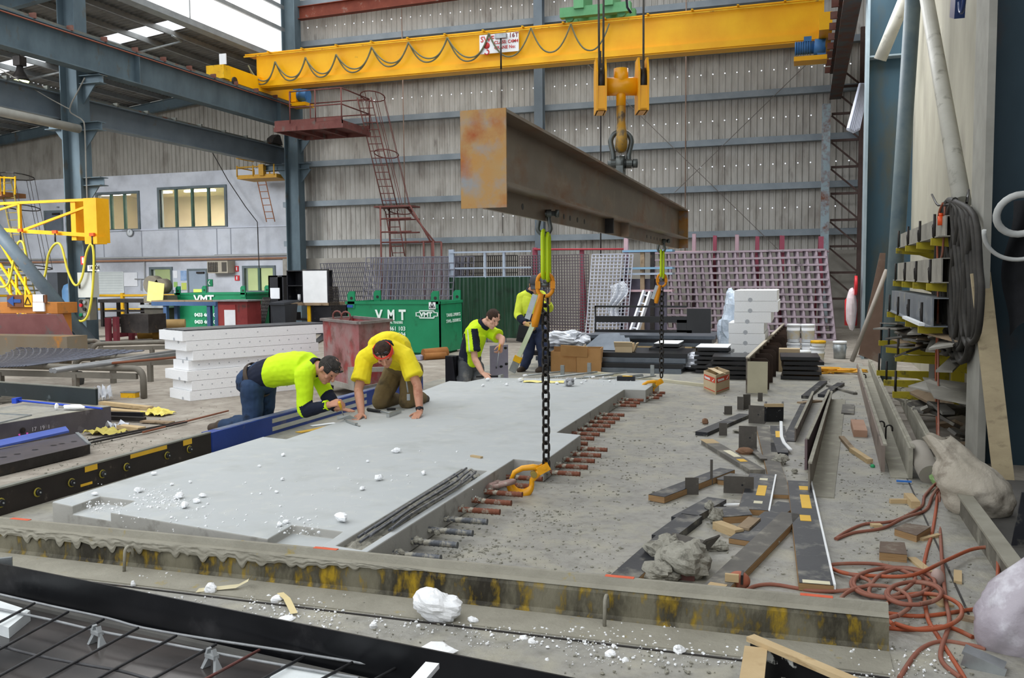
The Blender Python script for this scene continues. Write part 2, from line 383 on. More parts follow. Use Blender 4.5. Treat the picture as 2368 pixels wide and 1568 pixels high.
single('office_shelf', b, M('grey shelf', '8c918c', '9ba09a', 2, .6), 'grey open shelving seen through the large upper office window', 'shelf')
for px, lb in ((403, 'left'), (483, 'right')):
    p = oy(px+6, 490)
    for dx, dz, h in ((0, -.2, 1.1), (0, 1.15, .35)): pass
    single('office_window_light', B().b2((p.x-.35+1.1, YO+4.4, w1[2]-.1), (p.x+.35+1.1, YO+4.48, w1[3]-.5)), M('daylit pane', 'f4faff', emit=1.6), 'bright far window of the upper office behind the large window, %s one' % lb, 'window')
# doors
def door(name, xa, xb, ya, yb, mat, glass=None):
    x0 = oy(xa, yb).x; x1 = oy(xb, yb).x; z0 = oy((xa+xb)/2, yb).z if name == 'door_2' else 0; z1 = oy((xa+xb)/2, ya).z
    t = thing(name, None, None, (x0, YO, z0)); tag(t, kind='structure')
    f = B(); f.b2((x0-.08, YO-.05, z0), (x0, YO, z1+.08)); f.b2((x1, YO-.05, z0), (x1+.08, YO, z1+.08)); f.b2((x0, YO-.05, z1), (x1, YO, z1+.08)); obj('door_frame', f, fr_m, t, True)
    obj('door_leaf', B().b2((x0, YO-.035, z0+.02), (x1, YO-.002, z1)), mat, t, True)
    obj('door_handle', B().b2((x1-.18, YO-.08, z0+1.0), (x1-.08, YO-.04, z0+1.05)), galv, t, True)
    if glass: obj('glass_pane', B().b2((x0+.25*(x1-x0), YO-.045, z1-1.25), (x0+.8*(x1-x0), YO-.036, z1-.75)), M('lit door pane', 'cfe06a', 'd8e87c', 1, .3, emit=.35), t, True)
    obj('door_closer', B().b2((x0+.5*(x1-x0), YO-.1, z1-.12), (x1-.05, YO-.04, z1-.04)), dark_steel, t, True)
door('door_1', 440, 479, 626, 700, M('blue grey door', '8e9cab', '9aa8b6', 2, .5), True)
door('door_2', 108, 144, 491, 535, M('dark grey door', '5e6670', '6a727c', 2, .5))
# upper sheeting on the office side, sloping lower edge is the lens only
off_sheet = sheet_mat('office side sheeting', '8f8c84', '9f9c94', '7a756d')
struct('wall_left_sheeting', ribs(B(), -60, BX0+.7, YO+.1, zc-.05, 9.55), off_sheet)
struct('wall_left', B().b2((-42, 0, 0), (-41.8, YO, 12)), off_sheet)
# ================================================================== columns, runways, roof of the side bay
XC = -18.35; Y1, Y2 = 19.3, 29.35
def col(x, y, z1, lb, h=.56, w=.42, mat=steel_blue):
    t = thing('steel_column', lb, 'column', (x, y, 0), 0, None)
    b = B(); hbeam(b, (0, 0, .02), (0, 0, z1), h, w, .03, .02, up=(1, 0, 0)); obj('shaft', b, mat, t)
    obj('base_plate', B().b2((-.4, -.35, 0), (.4, .35, .03)), mat, t); return t
def bracket(t, x0, x1, z, y=0, h=.22):
    b = B(); hbeam(b, (x0, y, z-h/2), (x1, y, z-h/2), h, .3, .02, .015)
    s = 1 if x1 > x0 else -1; b.prism([(x0, y-.015, z-h), (x0+s*.42, y-.015, z-h), (x0, y-.015, z-h-.5)], (0, .03, 0)); obj('bracket', b, steel_blue, t)
c1 = col(XC, Y1, 14, 'tall blue-grey steel column at left carrying the crane runway, yellow jib bracket clamped on it')
c2 = col(-17.95, Y2, 14, 'blue-grey steel column at the corner where office wall and ribbed back wall meet')
bracket(c1, .28, .95, PX(620/2.96+0, 170, -17.6).z); bracket(c1, .28, .85, ZY(215, 283, Y1)); bracket(c1, .28, .85, ZY(215, 411, Y1)); bracket(c1, -.28, -.9, 5.88)
bracket(c2, .28, .8, ZY(690, 317, Y2), h=.12); bracket(c2, -.28, -1.3, 5.88); bracket(c2, .28, .62, 5.88)
# upper crane runway, with rail and conductor bar
XR = -17.6; ZT = 7.86; ZB = 7.02
t = thing('crane_runway_girder', 'upper left crane runway girder, blue-grey, with rusty rail and conductor bar', 'girder', (XR, 4, ZB))
b = B(); hbeam(b, (0, 0, (ZT-ZB)/2), (0, 25.2, (ZT-ZB)/2), ZT-ZB, .36, .03, .02)
for i in range(4): b.b2((.01, 2.7+7*i, .03), (.17, 2.73+7*i, ZT-ZB-.03))
obj('girder', b, steel_blue, t)
b = B(); b.b2((-.06, 0, ZT-ZB), (.06, 25.2, ZT-ZB+.1)); obj('rail', b, M('rail steel', '5b5f5c', '77796f', 3, .6, .3, c3='6b4a3c', t3=.6), t)
b = B(); b.cyl((.24, 0, ZT-ZB-.1), (.24, 24.6, ZT-ZB-.1), .018, 6); obj('conductor_bar', b, M('conductor red', '9b5640', '87503f', 3, .7), t)
for i in range(22): obj('rail_clip', B().b2((.05, .6+i*1.14, ZT-ZB), (.22, .66+i*1.14, ZT-ZB+.13)), M('clip', '6d3f34', '7b5a50', 3, .8), t)
t = thing('crane_runway_girder', 'lower left crane runway girder of the side bay, ending in a dark buffer stop', 'girder', (-18.9, 4, 5.92))
b = B(); hbeam(b, (0, 0, .34), (0, 26.1, .34), .68, .32, .03, .02); b.b2((-.16, 26.08, 0), (.16, 26.12, .68)); obj('girder', b, steel_blue2, t)
b = B(); b.b2((-.05, 0, .68), (.05, 26, .76)); obj('rail', b, MATS['rail steel'], t)
for i in range(20): obj('rail_clip', B().b2((.04, 1+i*1.25, .68), (.2, 1.07+i*1.25, .78)), MATS['rail steel'], t)
b = B(); b.prism([(-.14, 25.9, .76), (-.14, 25.2, .76), (-.14, 25.3, .95), (-.14, 25.6, 1.12), (-.14, 25.75, 1.1)], (.28, 0, 0)); obj('buffer_stop', b, dark_steel, t)
# side bay roof
RS = .1088; RZ = 9.558
def rz_(x): return RZ+RS*(x+18.3)
roof_m = sheet_mat('side roof sheet', '6a6a68', '787876', '56544f')
pur_m = M('purlin galvanised', '8b8f90', '9ea2a3', 3, .5, .3)
xs = [-18.3-1.05*i for i in range(24)]; YR = 14
rb = B()
for i, (xa, xb) in enumerate(zip(xs, xs[1:])):
    cells = [(YR, 31)] 
    if i in (0, 1, 2, 3, 5, 6, 7): 
        cells = [(YR, 23.75), (24.65, 31)]
    for ya, yb in cells:
        n = max(1, int((yb-ya)/.2))
        for k in range(n):
            y0 = ya+(yb-ya)*k/n; s = (yb-ya)/n
            q = [(y0, 0), (y0+.6*s, 0), (y0+.7*s, -.03), (y0+.9*s, -.03), (y0+s, 0)]
            for (u, du), (v, dv) in zip(q, q[1:]):
                rb.add([(xa, u, rz_(xa)+.2+du), (xb, u, rz_(xb)+.2+du), (xb, v, rz_(xb)+.2+dv), (xa, v, rz_(xa)+.2+dv)], [(0, 1, 2, 3)])
struct('ceiling_side_bay', rb, roof_m)
for i, x in enumerate(xs[:22]):
    b = B(); z = rz_(x); b.b2((x-.01, YR, z), (x+.01, 31, z+.18)); b.b2((x-.01, YR, z), (x+.07, 31, z+.015))
    single('roof_purlin', b, pur_m, 'steel purlin under the side bay roof, %s from the bright glazing' % ORD[i].split()[0], 'purlin', 'purlins under the side bay roof')
raf_m = steel_blue
for y, lb in ((30.6, 'blue-grey roof rafter against the office side wall, behind the column'), (19.3, 'blue-grey roof rafter at upper left meeting the near column'), (24.9, None)):
    if lb is None: continue
    b = B(); hbeam(b, (-18.4, y, rz_(-18.4)-.2), (-41.8, y, rz_(-41.8)-.2), .4, .2); single('roof_rafter', b, raf_m, lb, 'beam')
# galvanised brace tubes under the skylights
def RPt(px, py, dz=0):
    d = ray(px, py); tt = (RZ+dz+RS*(18.3)-EYE)/(d.z-RS*d.x); return CP+d*tt
for (p, q, r_, lb) in (((296, 127), (420, 96), None, 'thin galvanised brace under the four bright skylights'), ((65, 184), (160, 162), None, 'thin galvanised brace under the three skylights at far left')):
    b = B(); b.cyl(RPt(*p, -.1), RPt(*q, -.1), .04, 8); b.cyl(RPt(*q, -.1), RPt(q[0]-22, q[1]-14, -.05), .035, 8); single('roof_brace', b, galv, lb, 'brace')
# clerestory glazing above the gutter
zc0 = 9.78
clear_m = bpy.data.materials.new('milky rooflight sheet'); clear_m.use_nodes = True
bb = clear_m.node_tree.nodes['Principled BSDF']; bb.inputs['Base Color'].default_value = (1, 1, 1, 1); bb.inputs['Emission Color'].default_value = (1, 1, 1, 1); bb.inputs['Emission Strength'].default_value = 1.3
MATS['milky'] = clear_m
t = thing('window_5', None, None, (-18.35, 6, zc0)); tag(t, kind='structure')
obj('glazing_sheet', B().b2((-18.36, 6, zc0), (-18.34, 29.7, 15)), clear_m, t, True)
gut = B(); gut.b2((-18.6, 6, zc0-.22), (-18.3, 29.7, zc0-.2)); gut.b2((-18.32, 6, zc0-.22), (-18.3, 29.7, zc0)); obj('gutter', gut, pur_m, t, True)
for z in (10.75, 11.55, 12.6): obj('glazing_rail', B().b2((-18.28, 6, z-.09), (-18.2, 29.7, z+.05)), pur_m, t, True)
for y in (24.1, 18.5): obj('glazing_joint', B().b2((-18.33, y-.015, zc0), (-18.3, y+.015, 15)), pur_m, t, True)
# high-bay lamp
p = PY(47, 178, 20.0)
t = thing('high_bay_lamp', 'round high bay lamp glowing yellow under the side bay roof', 'lamp', (p.x, p.y, p.z))
obj('lamp_shade', B().lathe([(.0, .32), (.08, .3), (.1, .18), (.2, .0), (.26, -.12), (.24, -.12), (.1, .1)], n=20), dark_steel, t)
obj('bulb', B().lathe([(0, -.1), (.22, -.1), (.2, -.14), (0, -.15)], n=20), M('lamp glow', 'e8ff9a', emit=6), t)
obj('housing', B().b2((-.12, -.12, .3), (.12, .12, .55)), dark_steel, t); obj('hanger', B().cyl((0, 0, .5), (0, 0, 1.9), .015, 6), dark_steel, t)
# grey pipe strut at far left under the lower runway
b = B(); b.cyl(PX(-60, 245, -17.9), PX(182, 298, -17.9), .11, 14); single('pipe_strut', b, M('dusty pipe', '84837c', '96958d', 3, .6), 'thick dusty grey pipe running level into the left column', 'pipe')
b = B(); b.cyl(PY(-60, 470, 17.3), (XC+.55, Y1-.4, .05), .16, 14); single('pipe_brace', b, M('blue grey pipe', '4d5d69', '65727a', 2, .5, c3='7b6a58', t3=.66), 'thick blue-grey pipe brace slanting down to the foot of the left column', 'pipe')
# cable hanging loops beside column 1
cb = M('grey cable', '6f6d68', '858279', 4, .7)
P = [PY(*q, Y1-.5) for q in ((196, 180), (178, 215), (165, 240), (162, 258), (175, 268), (190, 278), (196, 300), (200, 420), (206, 560))]
single('hanging_cable', B().tube(smooth_path(P, 5), .018, 5), cb, 'grey cable running down the face of the left column', 'cable')
P = [PY(*q, Y1-.8) for q in ((0, 160), (60, 195), (110, 225), (160, 252))]
single('hanging_cable', B().tube(smooth_path(P, 5), .014, 5), cb, 'thin cable sagging from far left to the left column', 'cable')
P = [oy(*q)-Vector((0, .5, 0)) for q in ((500, 340), (545, 420), (585, 480), (612, 515), (616, 620))]
single('hanging_cable', B().tube(P, .018, 5), dark_steel, 'black cable slanting across the office wall down to a hanging control box', 'cable')
# ================================================================== yellow overhead crane
t = thing('overhead_crane', 'yellow overhead travelling crane spanning the hall high up, with sign and looped cables', 'crane', (-9, 27, 8.1))
zb, zh = 8.1, 1.16; xl, xr = -17.75, .42
b = B(); b.b2((xl, 26.75, zb), (xr, 27.25, zb+.04)); b.b2((xl, 26.7, zb+.04), (xr, 27.3, zb+.22)); b.b2((xl, 26.8, zb+.22), (xr, 27.2, zb+zh-.04)); b.b2((xl-.4, 26.72, zb+zh-.04), (xr, 27.28, zb+zh))
obj('bridge_girder', b, yellow_p, t, True)
b = B(); b.b2((xl-.4, 26.64, zb+zh-.12), (xr, 26.68, zb+zh-.08)); 
for i in range(15): b.b2((xl+.6+i*1.27, 26.5, zb+zh-.05), (xl+.66+i*1.27, 26.75, zb+zh-.02))
obj('festoon_track', b, yellow_w, t, True)
b = B(); b.b2((-18.05, 24.9, 7.96+.02), (-17.55, 29.0, 8.45)); b.b2((-17.5, 28.5, 7.95), (-17.3, 29, 8.35)); et = obj('end_truck', b, yellow_p, t, True)
for y in (25.2, 28.7): obj('wheel', B().cyl((-17.7, y, 8.02), (-17.5, y, 8.02), .13, 14), dark_steel, et, True)
obj('end_truck', B().b2((.28, 25.2, 8.0), (.6, 28.8, 8.45)), yellow_p, t, True)
mblue = M('motor blue', '3a6fa8', '4a80b8', 3, .45)
for (px, py, Y, lb) in ((690, 222, 28.7, 0), (1872, 110, 26.2, 1)):
    p = PY(px, py, Y); q = p
    b = B(); b.cyl((p.x-.38, Y, p.z), (p.x+.12, Y, p.z), .17, 16)
    for k in range(7): b.cyl((p.x-.36+k*.06, Y, p.z), (p.x-.34+k*.06, Y, p.z), .19, 16)
    b.cyl((p.x+.12, Y, p.z), (p.x+.4, Y, p.z-.02), .22, 16); b.b2((p.x-.15, Y-.1, p.z+.15), (p.x+.05, Y+.1, p.z+.28)); b.b2((p.x+.2, Y-.12, p.z-.35), (p.x+.42, Y+.12, p.z-.05))
    obj('drive_motor', b, mblue, t, True)
    obj('motor_tray', B().b2((p.x-.4, Y-.3, p.z-.4), (p.x+.45, Y+.3, p.z-.28)), yellow_p, t, True)
# cable loops: px of hang points along the track and how low they drop
cab = M('festoon cable', '6b6a4e', '7c7b60', 4, .7)
hp = [(575, 150), (637, 141), (707, 131), (778, 124), (860, 107), (945, 96), (1035, 85), (1131, 75), (1228, 62), (1320, 53), (1409, 52)]
for k, (pa, pb) in enumerate(zip(hp, hp[1:])):
    a = PY(*pa, 26.6); c = PY(*pb, 26.6); dr = .78 if k > 5 else .68; 
    for j in range(2 if k < 7 else 1):
        d2 = dr-.1*j; off = .1*j; path = []
        for i in range(17):
            u = i/16; w = 1-abs(2*u-1)**2.2
            path.append(Vector((a.x+(c.x-a.x)*u+off*math.sin(u*PI), 26.6-.03*j, a.z+(c.z-a.z)*u-.03-d2*w)))
        obj('festoon_cable', B().tube(path, .026, 5), cab, t, True)
a = PY(1409, 52, 26.6); 
obj('end_bumper', B().b2((-18.15, 24.6, 8.0), (-17.5, 24.95, 8.42)), yellow_w, t, True)
p = PY(515, 155, 24.6); obj('limit_plate', B().b2((p.x-.12, 24.6, 8.42), (p.x+.12, 24.64, 8.75)), white_m, t, True)
p0 = PY(1110, 128, 26.66); p1 = PY(1200, 77, 26.66)
sg = obj('sign_board', B().b2((p0.x, 26.62, p0.z+.02), (p1.x, 26.66, p1.z+.04)), white_m, t, True)
red_l = M('sign red', 'c43a3a', 'd04545', 3, .6)
W_ = p1.x-p0.x; H_ = p1.z-p0.z+.02; S_ = lambda u, v: (p0.x+W_*u, 26.615, p0.z+H_*v)
text('lettering', 'SWF', red_l, sg, S_(.03, .66), .24, (1, 0, 0), (0, 0, 1), bold=.004, sx=.95)
text('lettering', 'SWL 16T', M('sign dark red', '7c3038', '863a42'), sg, S_(.42, .78), .19, (1, 0, 0), (0, 0, 1), bold=.003)
text('lettering', 'CLASS: C4M4', red_l, sg, S_(.38, .5), .135, (1, 0, 0), (0, 0, 1), bold=.003)
text('lettering', 'CRANE No:', red_l, sg, S_(.38, .22), .135, (1, 0, 0), (0, 0, 1), bold=.003)
hk = B(); c_ = Vector(S_(.19, .46)); hk.lathe([(0, 0), (.1, .0), (.1, .01), (0, .01)], c_, 14, axis=(0, -1, 0)); hk.tube(arc(c_+Vector((0, 0, -.2)), .07, PI*.5, -PI*.9, 10, (1, 0, 0), (0, 0, 1)), .02, 5); obj('hook_symbol', hk, red_l, sg, True)
p = PY(1158, 84, 26.4); q = PY(1157, 160, 26.4)
t2 = obj('pendant_box', B().b2((p.x-.18, 26.35, p.z-.06), (p.x+.18, 26.5, p.z+.08)), galv, t, True); obj('pendant_rod', B().cyl((p.x, 26.4, p.z), (p.x, 26.4, q.z), .028, 6), dark_steel, t, True)
obj('pendant_cable', B().cyl((p.x, 26.4, q.z), (p.x, 26.4, 3.0), .01, 4), dark_steel, t, True)
# green trolley on top
gm = M('trolley green', '5c9a68', '6aa876', 3, .5)
tz = zb+zh; x0, x1 = PY(1304, 30, 27).x, PY(1465, 30, 27).x
t = thing('crane_trolley', 'green hoist trolley sitting on top of the yellow crane girder', 'trolley', ((x0+x1)/2, 27, tz))
b = B(); b.b2((x0, 26.5, tz+.1), (x1, 26.75, tz+.38)); b.b2((x0, 27.25, tz+.1), (x1, 27.5, tz+.38)); obj('trolley_frame', b, gm, t, True)
for x in (x0+.45, x1-.8): obj('cross_member', B().b2((x, 26.4, tz+.3), (x+.3, 27.6, tz+.9)), gm, t, True)
for x in (x0+.25, x1-.3):
    for y in (26.72, 27.28): obj('wheel', B().cyl((x, y-.06, tz+.14), (x, y+.06, tz+.14), .14, 14), gm, t, True)
# ================================================================== right side columns, post, runway
post_m = M('pale blue rusty post', '8fa0a8', '9fb0b6', 1.5, .6, .1, .08, 20, '7a4f3c', .56, 4, soft=.1)
b = B(); hbeam(b, (.56, 29.0, .02), (.56, 29.0, 6.75), .26, .24, up=(0, 1, 0)); single('steel_post', b, post_m, 'pale blue rust-speckled steel post at the right end of the back wall', 'post')
t = thing('lattice_frame', 'dark rusty lattice bracing between post and right column', 'frame', (1.0, 29.3, 0))
b = B()
for k in range(9):
    z = .9+k*.8; b.bar((.72, 29.3, z), (1.5, 29.3, z), .07, .07); b.bar((.72, 29.3, z+.75), (1.5, 29.3, z+.05), .05, .05)
b.b2((1.5, 29.2, 0), (1.62, 29.4, 9)); obj('lattice', b, M('dark rusty lattice', '4a3a36', '5d4c47', 3, .8), t, True)
b = B(); hbeam(b, (.82, 9, 7.35), (.82, 29.4, 7.35), .8, .34, .03, .02)
t = thing('crane_runway_girder', 'right crane runway girder seen nearly end-on above the rusty post', 'girder', (.82, 19, 6.95)); obj('girder', b, M('dark rusty girder', '3c4a52', '54534d', 2, .7, 0, .1, 15, '5c3a2c', .5, 2.5, soft=.12), t, True)
obj('rail', B().b2((.76, 9, 7.75), (.88, 29.4, 7.85)), MATS['rail steel'], t, True)
for k in range(14): obj('rail_clip', B().b2((.5, 16+k, 7.68), (.66, 16.06+k, 7.85)), MATS['clip'], t, True)
col_r = M('dark blue column paint', '2d4553', '3c5661', 1.0, .6, .1, .05, 15, '4f4c3a', .6, 1.5, st=(1, 1, .4), soft=.12)
pale_edge = M('column flange edge', '7e8c92', '93a0a5', 2, .6)
t = thing('steel_column', 'large dark blue steel column at right of the rear, before the concrete panel', 'column', (1.1, 18.9, 0))
b = B(); b.b2((1.12, 18.88, 0), (2.0, 18.92, 12)); obj('web', b, col_r, t, True); obj('flange', B().b2((1.07, 18.6, 0), (1.12, 19.2, 12)), pale_edge, t, True); obj('stiffener', B().b2((1.12, 18.62, PY(2040, 138, 18.9).z), (1.9, 18.9, PY(2040, 138, 18.9).z+.03)), pale_edge, t, True)
t = thing('steel_column', 'very large dark blue steel column filling the right edge, nearest the camera', 'column', (1.42, 8.6, 0))
b = B(); b.b2((1.47, 8.58, 0), (2.6, 8.62, 7)); obj('web', b, M('near column paint', '24363f', '2f434d', 1.5, .6, .1, .05, 15, '4b3426', .64, 1.2, st=(1, 1, .5), soft=.1), t, True); obj('flange', B().b2((1.40, 8.3, 0), (1.46, 8.9, 7)), M('dusty flange', '8f8d84', 'a3a198', 3, .8), t, True)
# concrete tilt panel
cw = M('tilt panel concrete', 'aaa594', '979282', 1.6, .85, 0, .08, 15, '8c877a', .64, 1.4, st=(1, 1, .45), soft=.1)
struct('wall_right', B().b2((1.9, 8.95, 0), (2.1, 18.55, 9)), cw)
struct('wall_right_rear', B().b2((2.3, 19.2, 0), (2.5, 30.2, 9)), conc_dado)
struct('wall_right_near', B().b2((2.9, -1, 0), (3.1, 8.5, 7)), M('dark wall', '3a3d40', '4a4c4d', 2, .9))
struct('ceiling_right_shade', B().b2((-2.6, -1, 12.0), (3.6, 30.3, 12.1)), roof_m)  # unseen partial roof, added to block sky light over the right side
# pipes standing against it
dp = M('dusty white pipe', 'b3b0a4', 'c5c2b6', 3, .6, 0, .04, 30, '8e8a7e', .62, 5)
def pipe(p, q, r, mat, lb, **k): return single('pipe_prop', B().cyl(p, q, r, 18), mat, lb, 'pipe', **k)
pipe(PX(2225, 470, 1.45), PX(2142, -10, 1.45), .085, dp, 'thick off-white pipe slanting up across the concrete panel')
pipe(PY(2048, 850, 14.5)+Vector((0, 0, -1.0)), PY(2112, -10, 14.5), .11, M('blue-grey dusty pipe', '4f616b', '74807f', 2, .6), 'long blue-grey pipe leaning between column and concrete panel')
pipe(PY(2035, 138, 17.5), PY(2096, -10, 17.2), .11, dp, 'off-white pipe end sloping up at the top of the rear column')
# white skylight / rolled sheets hanging beside the column
p = PY(1962, 300, 20)
b = B()
for k in range(7): b.cyl(PY(1961+k*4, 305+abs(k-3)*-2, 20+.1*k), PY(1989+k*3, 195, 21.5+.1*k), .035, 8)
single('conduit_bundle', b, M('white conduit', 'd5d9e6', 'c3c8d8', 3, .5), 'bundle of white plastic conduits hung at the upper right column', 'conduit')
# ================================================================== platforms and ladders on the back wall
def rail_run(b, pts, r=.022):
    for a, c in zip(pts, pts[1:]): b.cyl(a, c, r, 6)
t = thing('access_platform', 'rust-red steel access platform with handrails at the end of the crane runway', 'platform', (-16.9, 28.2, 7.0))
A = PY(648, 292, 27.2); z0 = PY(700, 288, 27).z; xa, xb = PY(650, 290, 27).x, PY(830, 290, 27.8).x; ya, yb = 26.6, 28.6
b = B(); b.b2((xa, ya, z0-.12), (xb, yb, z0)); obj('deck', b, rust_red, t, True)
b = B(); 
for f in ((ya, ya+.08), (yb-.08, yb)): b.b2((xa, f[0], z0-.26), (xb, f[1], z0+.1))
for i in range(4): b.b2((xa+i*(xb-xa)/3-.04, ya, z0-.26), (xa+i*(xb-xa)/3+.04, yb, z0-.12))
obj('deck_frame', b, rust_red, t, True)
b = B()
cs = [(xa+.6, ya), (xb, ya), (xb, yb), (xa+.2, yb)]
for z in (.5, 1.02): rail_run(b, [Vector((x, y, z0+z)) for x, y in cs])
for x, y in cs+[((xa+xb)/2+.3, ya)]: b.cyl((x, y, z0), (x, y, z0+1.02), .025, 6)
obj('handrail', b, rust_red, t, True)
# caged ladder
lt = Vector(PY(835, 300, 28.6)); L0 = PY(842, 225, 28.3); L1 = PY(905, 488, 28.7)
def ladder(b, p, q, w, n, side, r=.022):
    side = Vector(side)*w/2; b.cyl(p-side, q-side, r, 6); b.cyl(p+side, q+side, r, 6)
    for i in range(n):
        c = p.lerp(q, (i+.5)/n); b.cyl(c-side, c+side, r*.7, 5)
t = thing('caged_ladder', 'rust-red caged ladder slanting down the back wall from the platform', 'ladder', (L1.x, L1.y, 0))
b = B(); ladder(b, L0, L1, .5, 16, (.95, .2, 0)); obj('ladder', b, rust_red, t, True)
b = B(); ax = (L1-L0).normalized(); hoops = []
for k in range(5):
    c = L0.lerp(L1, k/4)+Vector((.35, -.05, .0)); hp_ = arc(c, .42, 0, 2*PI, 14, (1, 0, 0), (0, -1, .25)); hoops.append(hp_)
for h in (hoops[0], hoops[2], hoops[4]): b.tube(h[:-1], .02, 5, closed=True)
for j in (0, 2, 4, 6, 8, 10, 12): b.tube([h[j] for h in hoops], .012, 4)
obj('safety_cage', b, rust_red, t, True)
b = B(); 
P0 = PY(885, 480, 28.7); P1 = PY(955, 480, 28.2); b.b2((P0.x, 28.0, P0.z-.05), (P1.x, 28.8, P0.z)); obj('landing', b, rust_red, t, True)
b = B(); q0 = Vector((P1.x-.5, 28.5, P0.z)); q1 = PY(1000, 640, 27.9)
for dx, dy in ((0, 0), (.35, -.5)):
    b.cyl(PY(940, 478, 28.4)+Vector((dx, dy, 0)), PY(1005, 560, 28.2)+Vector((dx*.2, dy, 0)), .03, 6)
x0, x1 = PY(890, 560, 28.2).x, PY(1010, 560, 28.2).x; z5 = PY(950, 560, 28.2).z
for x in (x0, x1-.35, x1): 
    for y in (28.6, 27.9): b.cyl((x, y, .05), (x, y, z5 if x > x0 else P0.z), .035, 6)
for z in (z5, P0.z-.45, P0.z-.9): b.cyl((x0, 27.9, z), (x1 if z == z5 else x1-.8, 27.9, z), .03, 6); b.cyl((x0, 28.6, z), (x1 if z == z5 else x1-.8, 28.6, z), .03, 6)
ladder(b, PY(905, 488, 28.5), PY(922, 592, 28.3), .45, 7, (1, 0, 0), .022); obj('support_frame', b, rust_red, t, True)
# small yellow platform under the lower runway
ym = M('ochre paint', 'b98a2c', 'cb9c38', 3, .6, c3='7a6238', t3=.66)
a = PY(563, 412, 29.6); c = PY(653, 408, 29.6); z0 = a.z
t = thing('access_platform', 'small ochre platform under the lower runway with a short ladder', 'platform', ((a.x+c.x)/2, 29.6, z0))
obj('deck', B().b2((a.x, 29.2, z0-.08), (c.x, 30.3, z0+.06)), ym, t, True)
b = B()
for x, y in ((a.x, 29.2), (a.x+.7, 29.2), (a.x+1.15, 29.2), (c.x-.1, 29.2), (a.x, 30.3), (a.x+.7, 30.3)): b.cyl((x, y, z0), (x, y, 5.9), .03, 6)
for z in (z0+.35, z0+.7): b.cyl((a.x, 29.2, z), (a.x+1.2, 29.2, z), .025, 6); b.cyl((a.x, 29.2, z), (a.x, 30.3, z), .025, 6)
b.b2((a.x+1.0, 29.1, z0), (a.x+1.2, 29.3, 5.9)); obj('handrail', b, ym, t, True)
b = B(); ladder(b, PY(605, 420, 29.5), PY(626, 513, 29.5), .36, 6, (1, 0, 0), .02); obj('ladder', b, M('rusty ladder', '9a5f3a', 'a86c45', 3, .7), t, True)
# caged ladder at far left
la = PY(12, 415, 24); lb_ = PY(75, 690, 24)
t = thing('caged_ladder', 'yellow-railed caged ladder slanting down at the far left', 'ladder', (lb_.x, 24, 0))
b = B(); ladder(b, la, Vector((lb_.x+.1, 24, .1)), .5, 20, (1, 0, 0), .025); obj('ladder', b, M('dull yellow rail', '8f7f45', '9e8d50', 3, .7), t, True)
b = B(); hoops = [arc(Vector(PY(x, y, 24.3)), .55, 0, 2*PI, 14, (1, 0, 0), (0, -1, .15)) for x, y in ((38, 408), (52, 480), (66, 548), (80, 618))]
for h in (hoops[0], hoops[1], hoops[3]): b.tube(h[:-1], .02, 5, closed=True)
for j in (0, 2, 4, 6, 8, 10, 12): b.tube([h[j] for h in hoops], .013, 4)
obj('safety_cage', b, dark_steel, t, True)
b = B(); p = PY(0, 450, 24); b.b2((p.x-1.5, 23.6, p.z-.1), (p.x+.5, 24.6, p.z+.05)); obj('platform', b, M('brown decking', '8a5b34', '97683f', 3, .7), t, True)
b = B()
for px in (0, 10, 35): q = PY(px, 450, 23.6); b.cyl(q, PY(px, 408, 23.6), .03, 6)
b.cyl(PY(-5, 410, 23.6), PY(36, 412, 23.6), .03, 6); obj('handrail', b, yellow_w, t, True)
# ================================================================== things on the office wall
def wallbox(name, x0, y0, x1, y1, mat, lb, cat, th=.03, Y=YO, group=None, parts=None):
    a = PY(x0, y1, Y-.01); c = PY(x1, y0, Y-.01)
    t = B().b2((a.x, Y-.01-th, a.z), (c.x, Y-.01, c.z)); o = single(name, t, mat, lb, cat, group); return o, a, c
wb = M('whiteboard', 'd3dad8', 'dde3e1', 3, .4); paper = M('white paper', 'e4e7ec', 'edf0f4', 4, .8)
o, a, c = wallbox('notice_board', 225, 628, 286, 682, wb, 'large ruled white planning board on office wall beside the column', 'board')
g = B()
for i in range(9): z = a.z+(c.z-a.z)*(i+.5)/9; g.b2((a.x+.05, YO-.05, z), (c.x-.05, YO-.045, z+.01))
obj('ruled_lines', g, M('pale grey line', 'aab4b6'), o, True)
wallbox('paper_sheet', 288, 630, 318, 662, paper, 'blank white paper sheet on office wall right of the planning board', 'paper')
o, a, c = wallbox('notice_board', 400, 625, 434, 671, M('grey pinboard', 'c5cbd6'), 'grey framed notice board with posters between window and door', 'board')
for i, (x0, y0, x1, y1, m) in enumerate(((401, 626, 410, 643, paper), (402, 652, 410, 664, M('green paper', '9ac06a')), (418, 626, 431, 649, M('blue poster', '6f95c2', 'a7bedd', 5)), (420, 654, 431, 670, M('yellow green poster', 'c8d66a')))):
    p = PY(x0, y1, YO-.05); q = PY(x1, y0, YO-.05); obj('poster', B().b2((p.x, YO-.055, p.z), (q.x, YO-.045, q.z)), m, o, True)
redm = M('sign red paint', 'c8262c', 'd0333a', 3, .5); grn = M('sign green paint', '12794f', '178a5b', 3, .5)
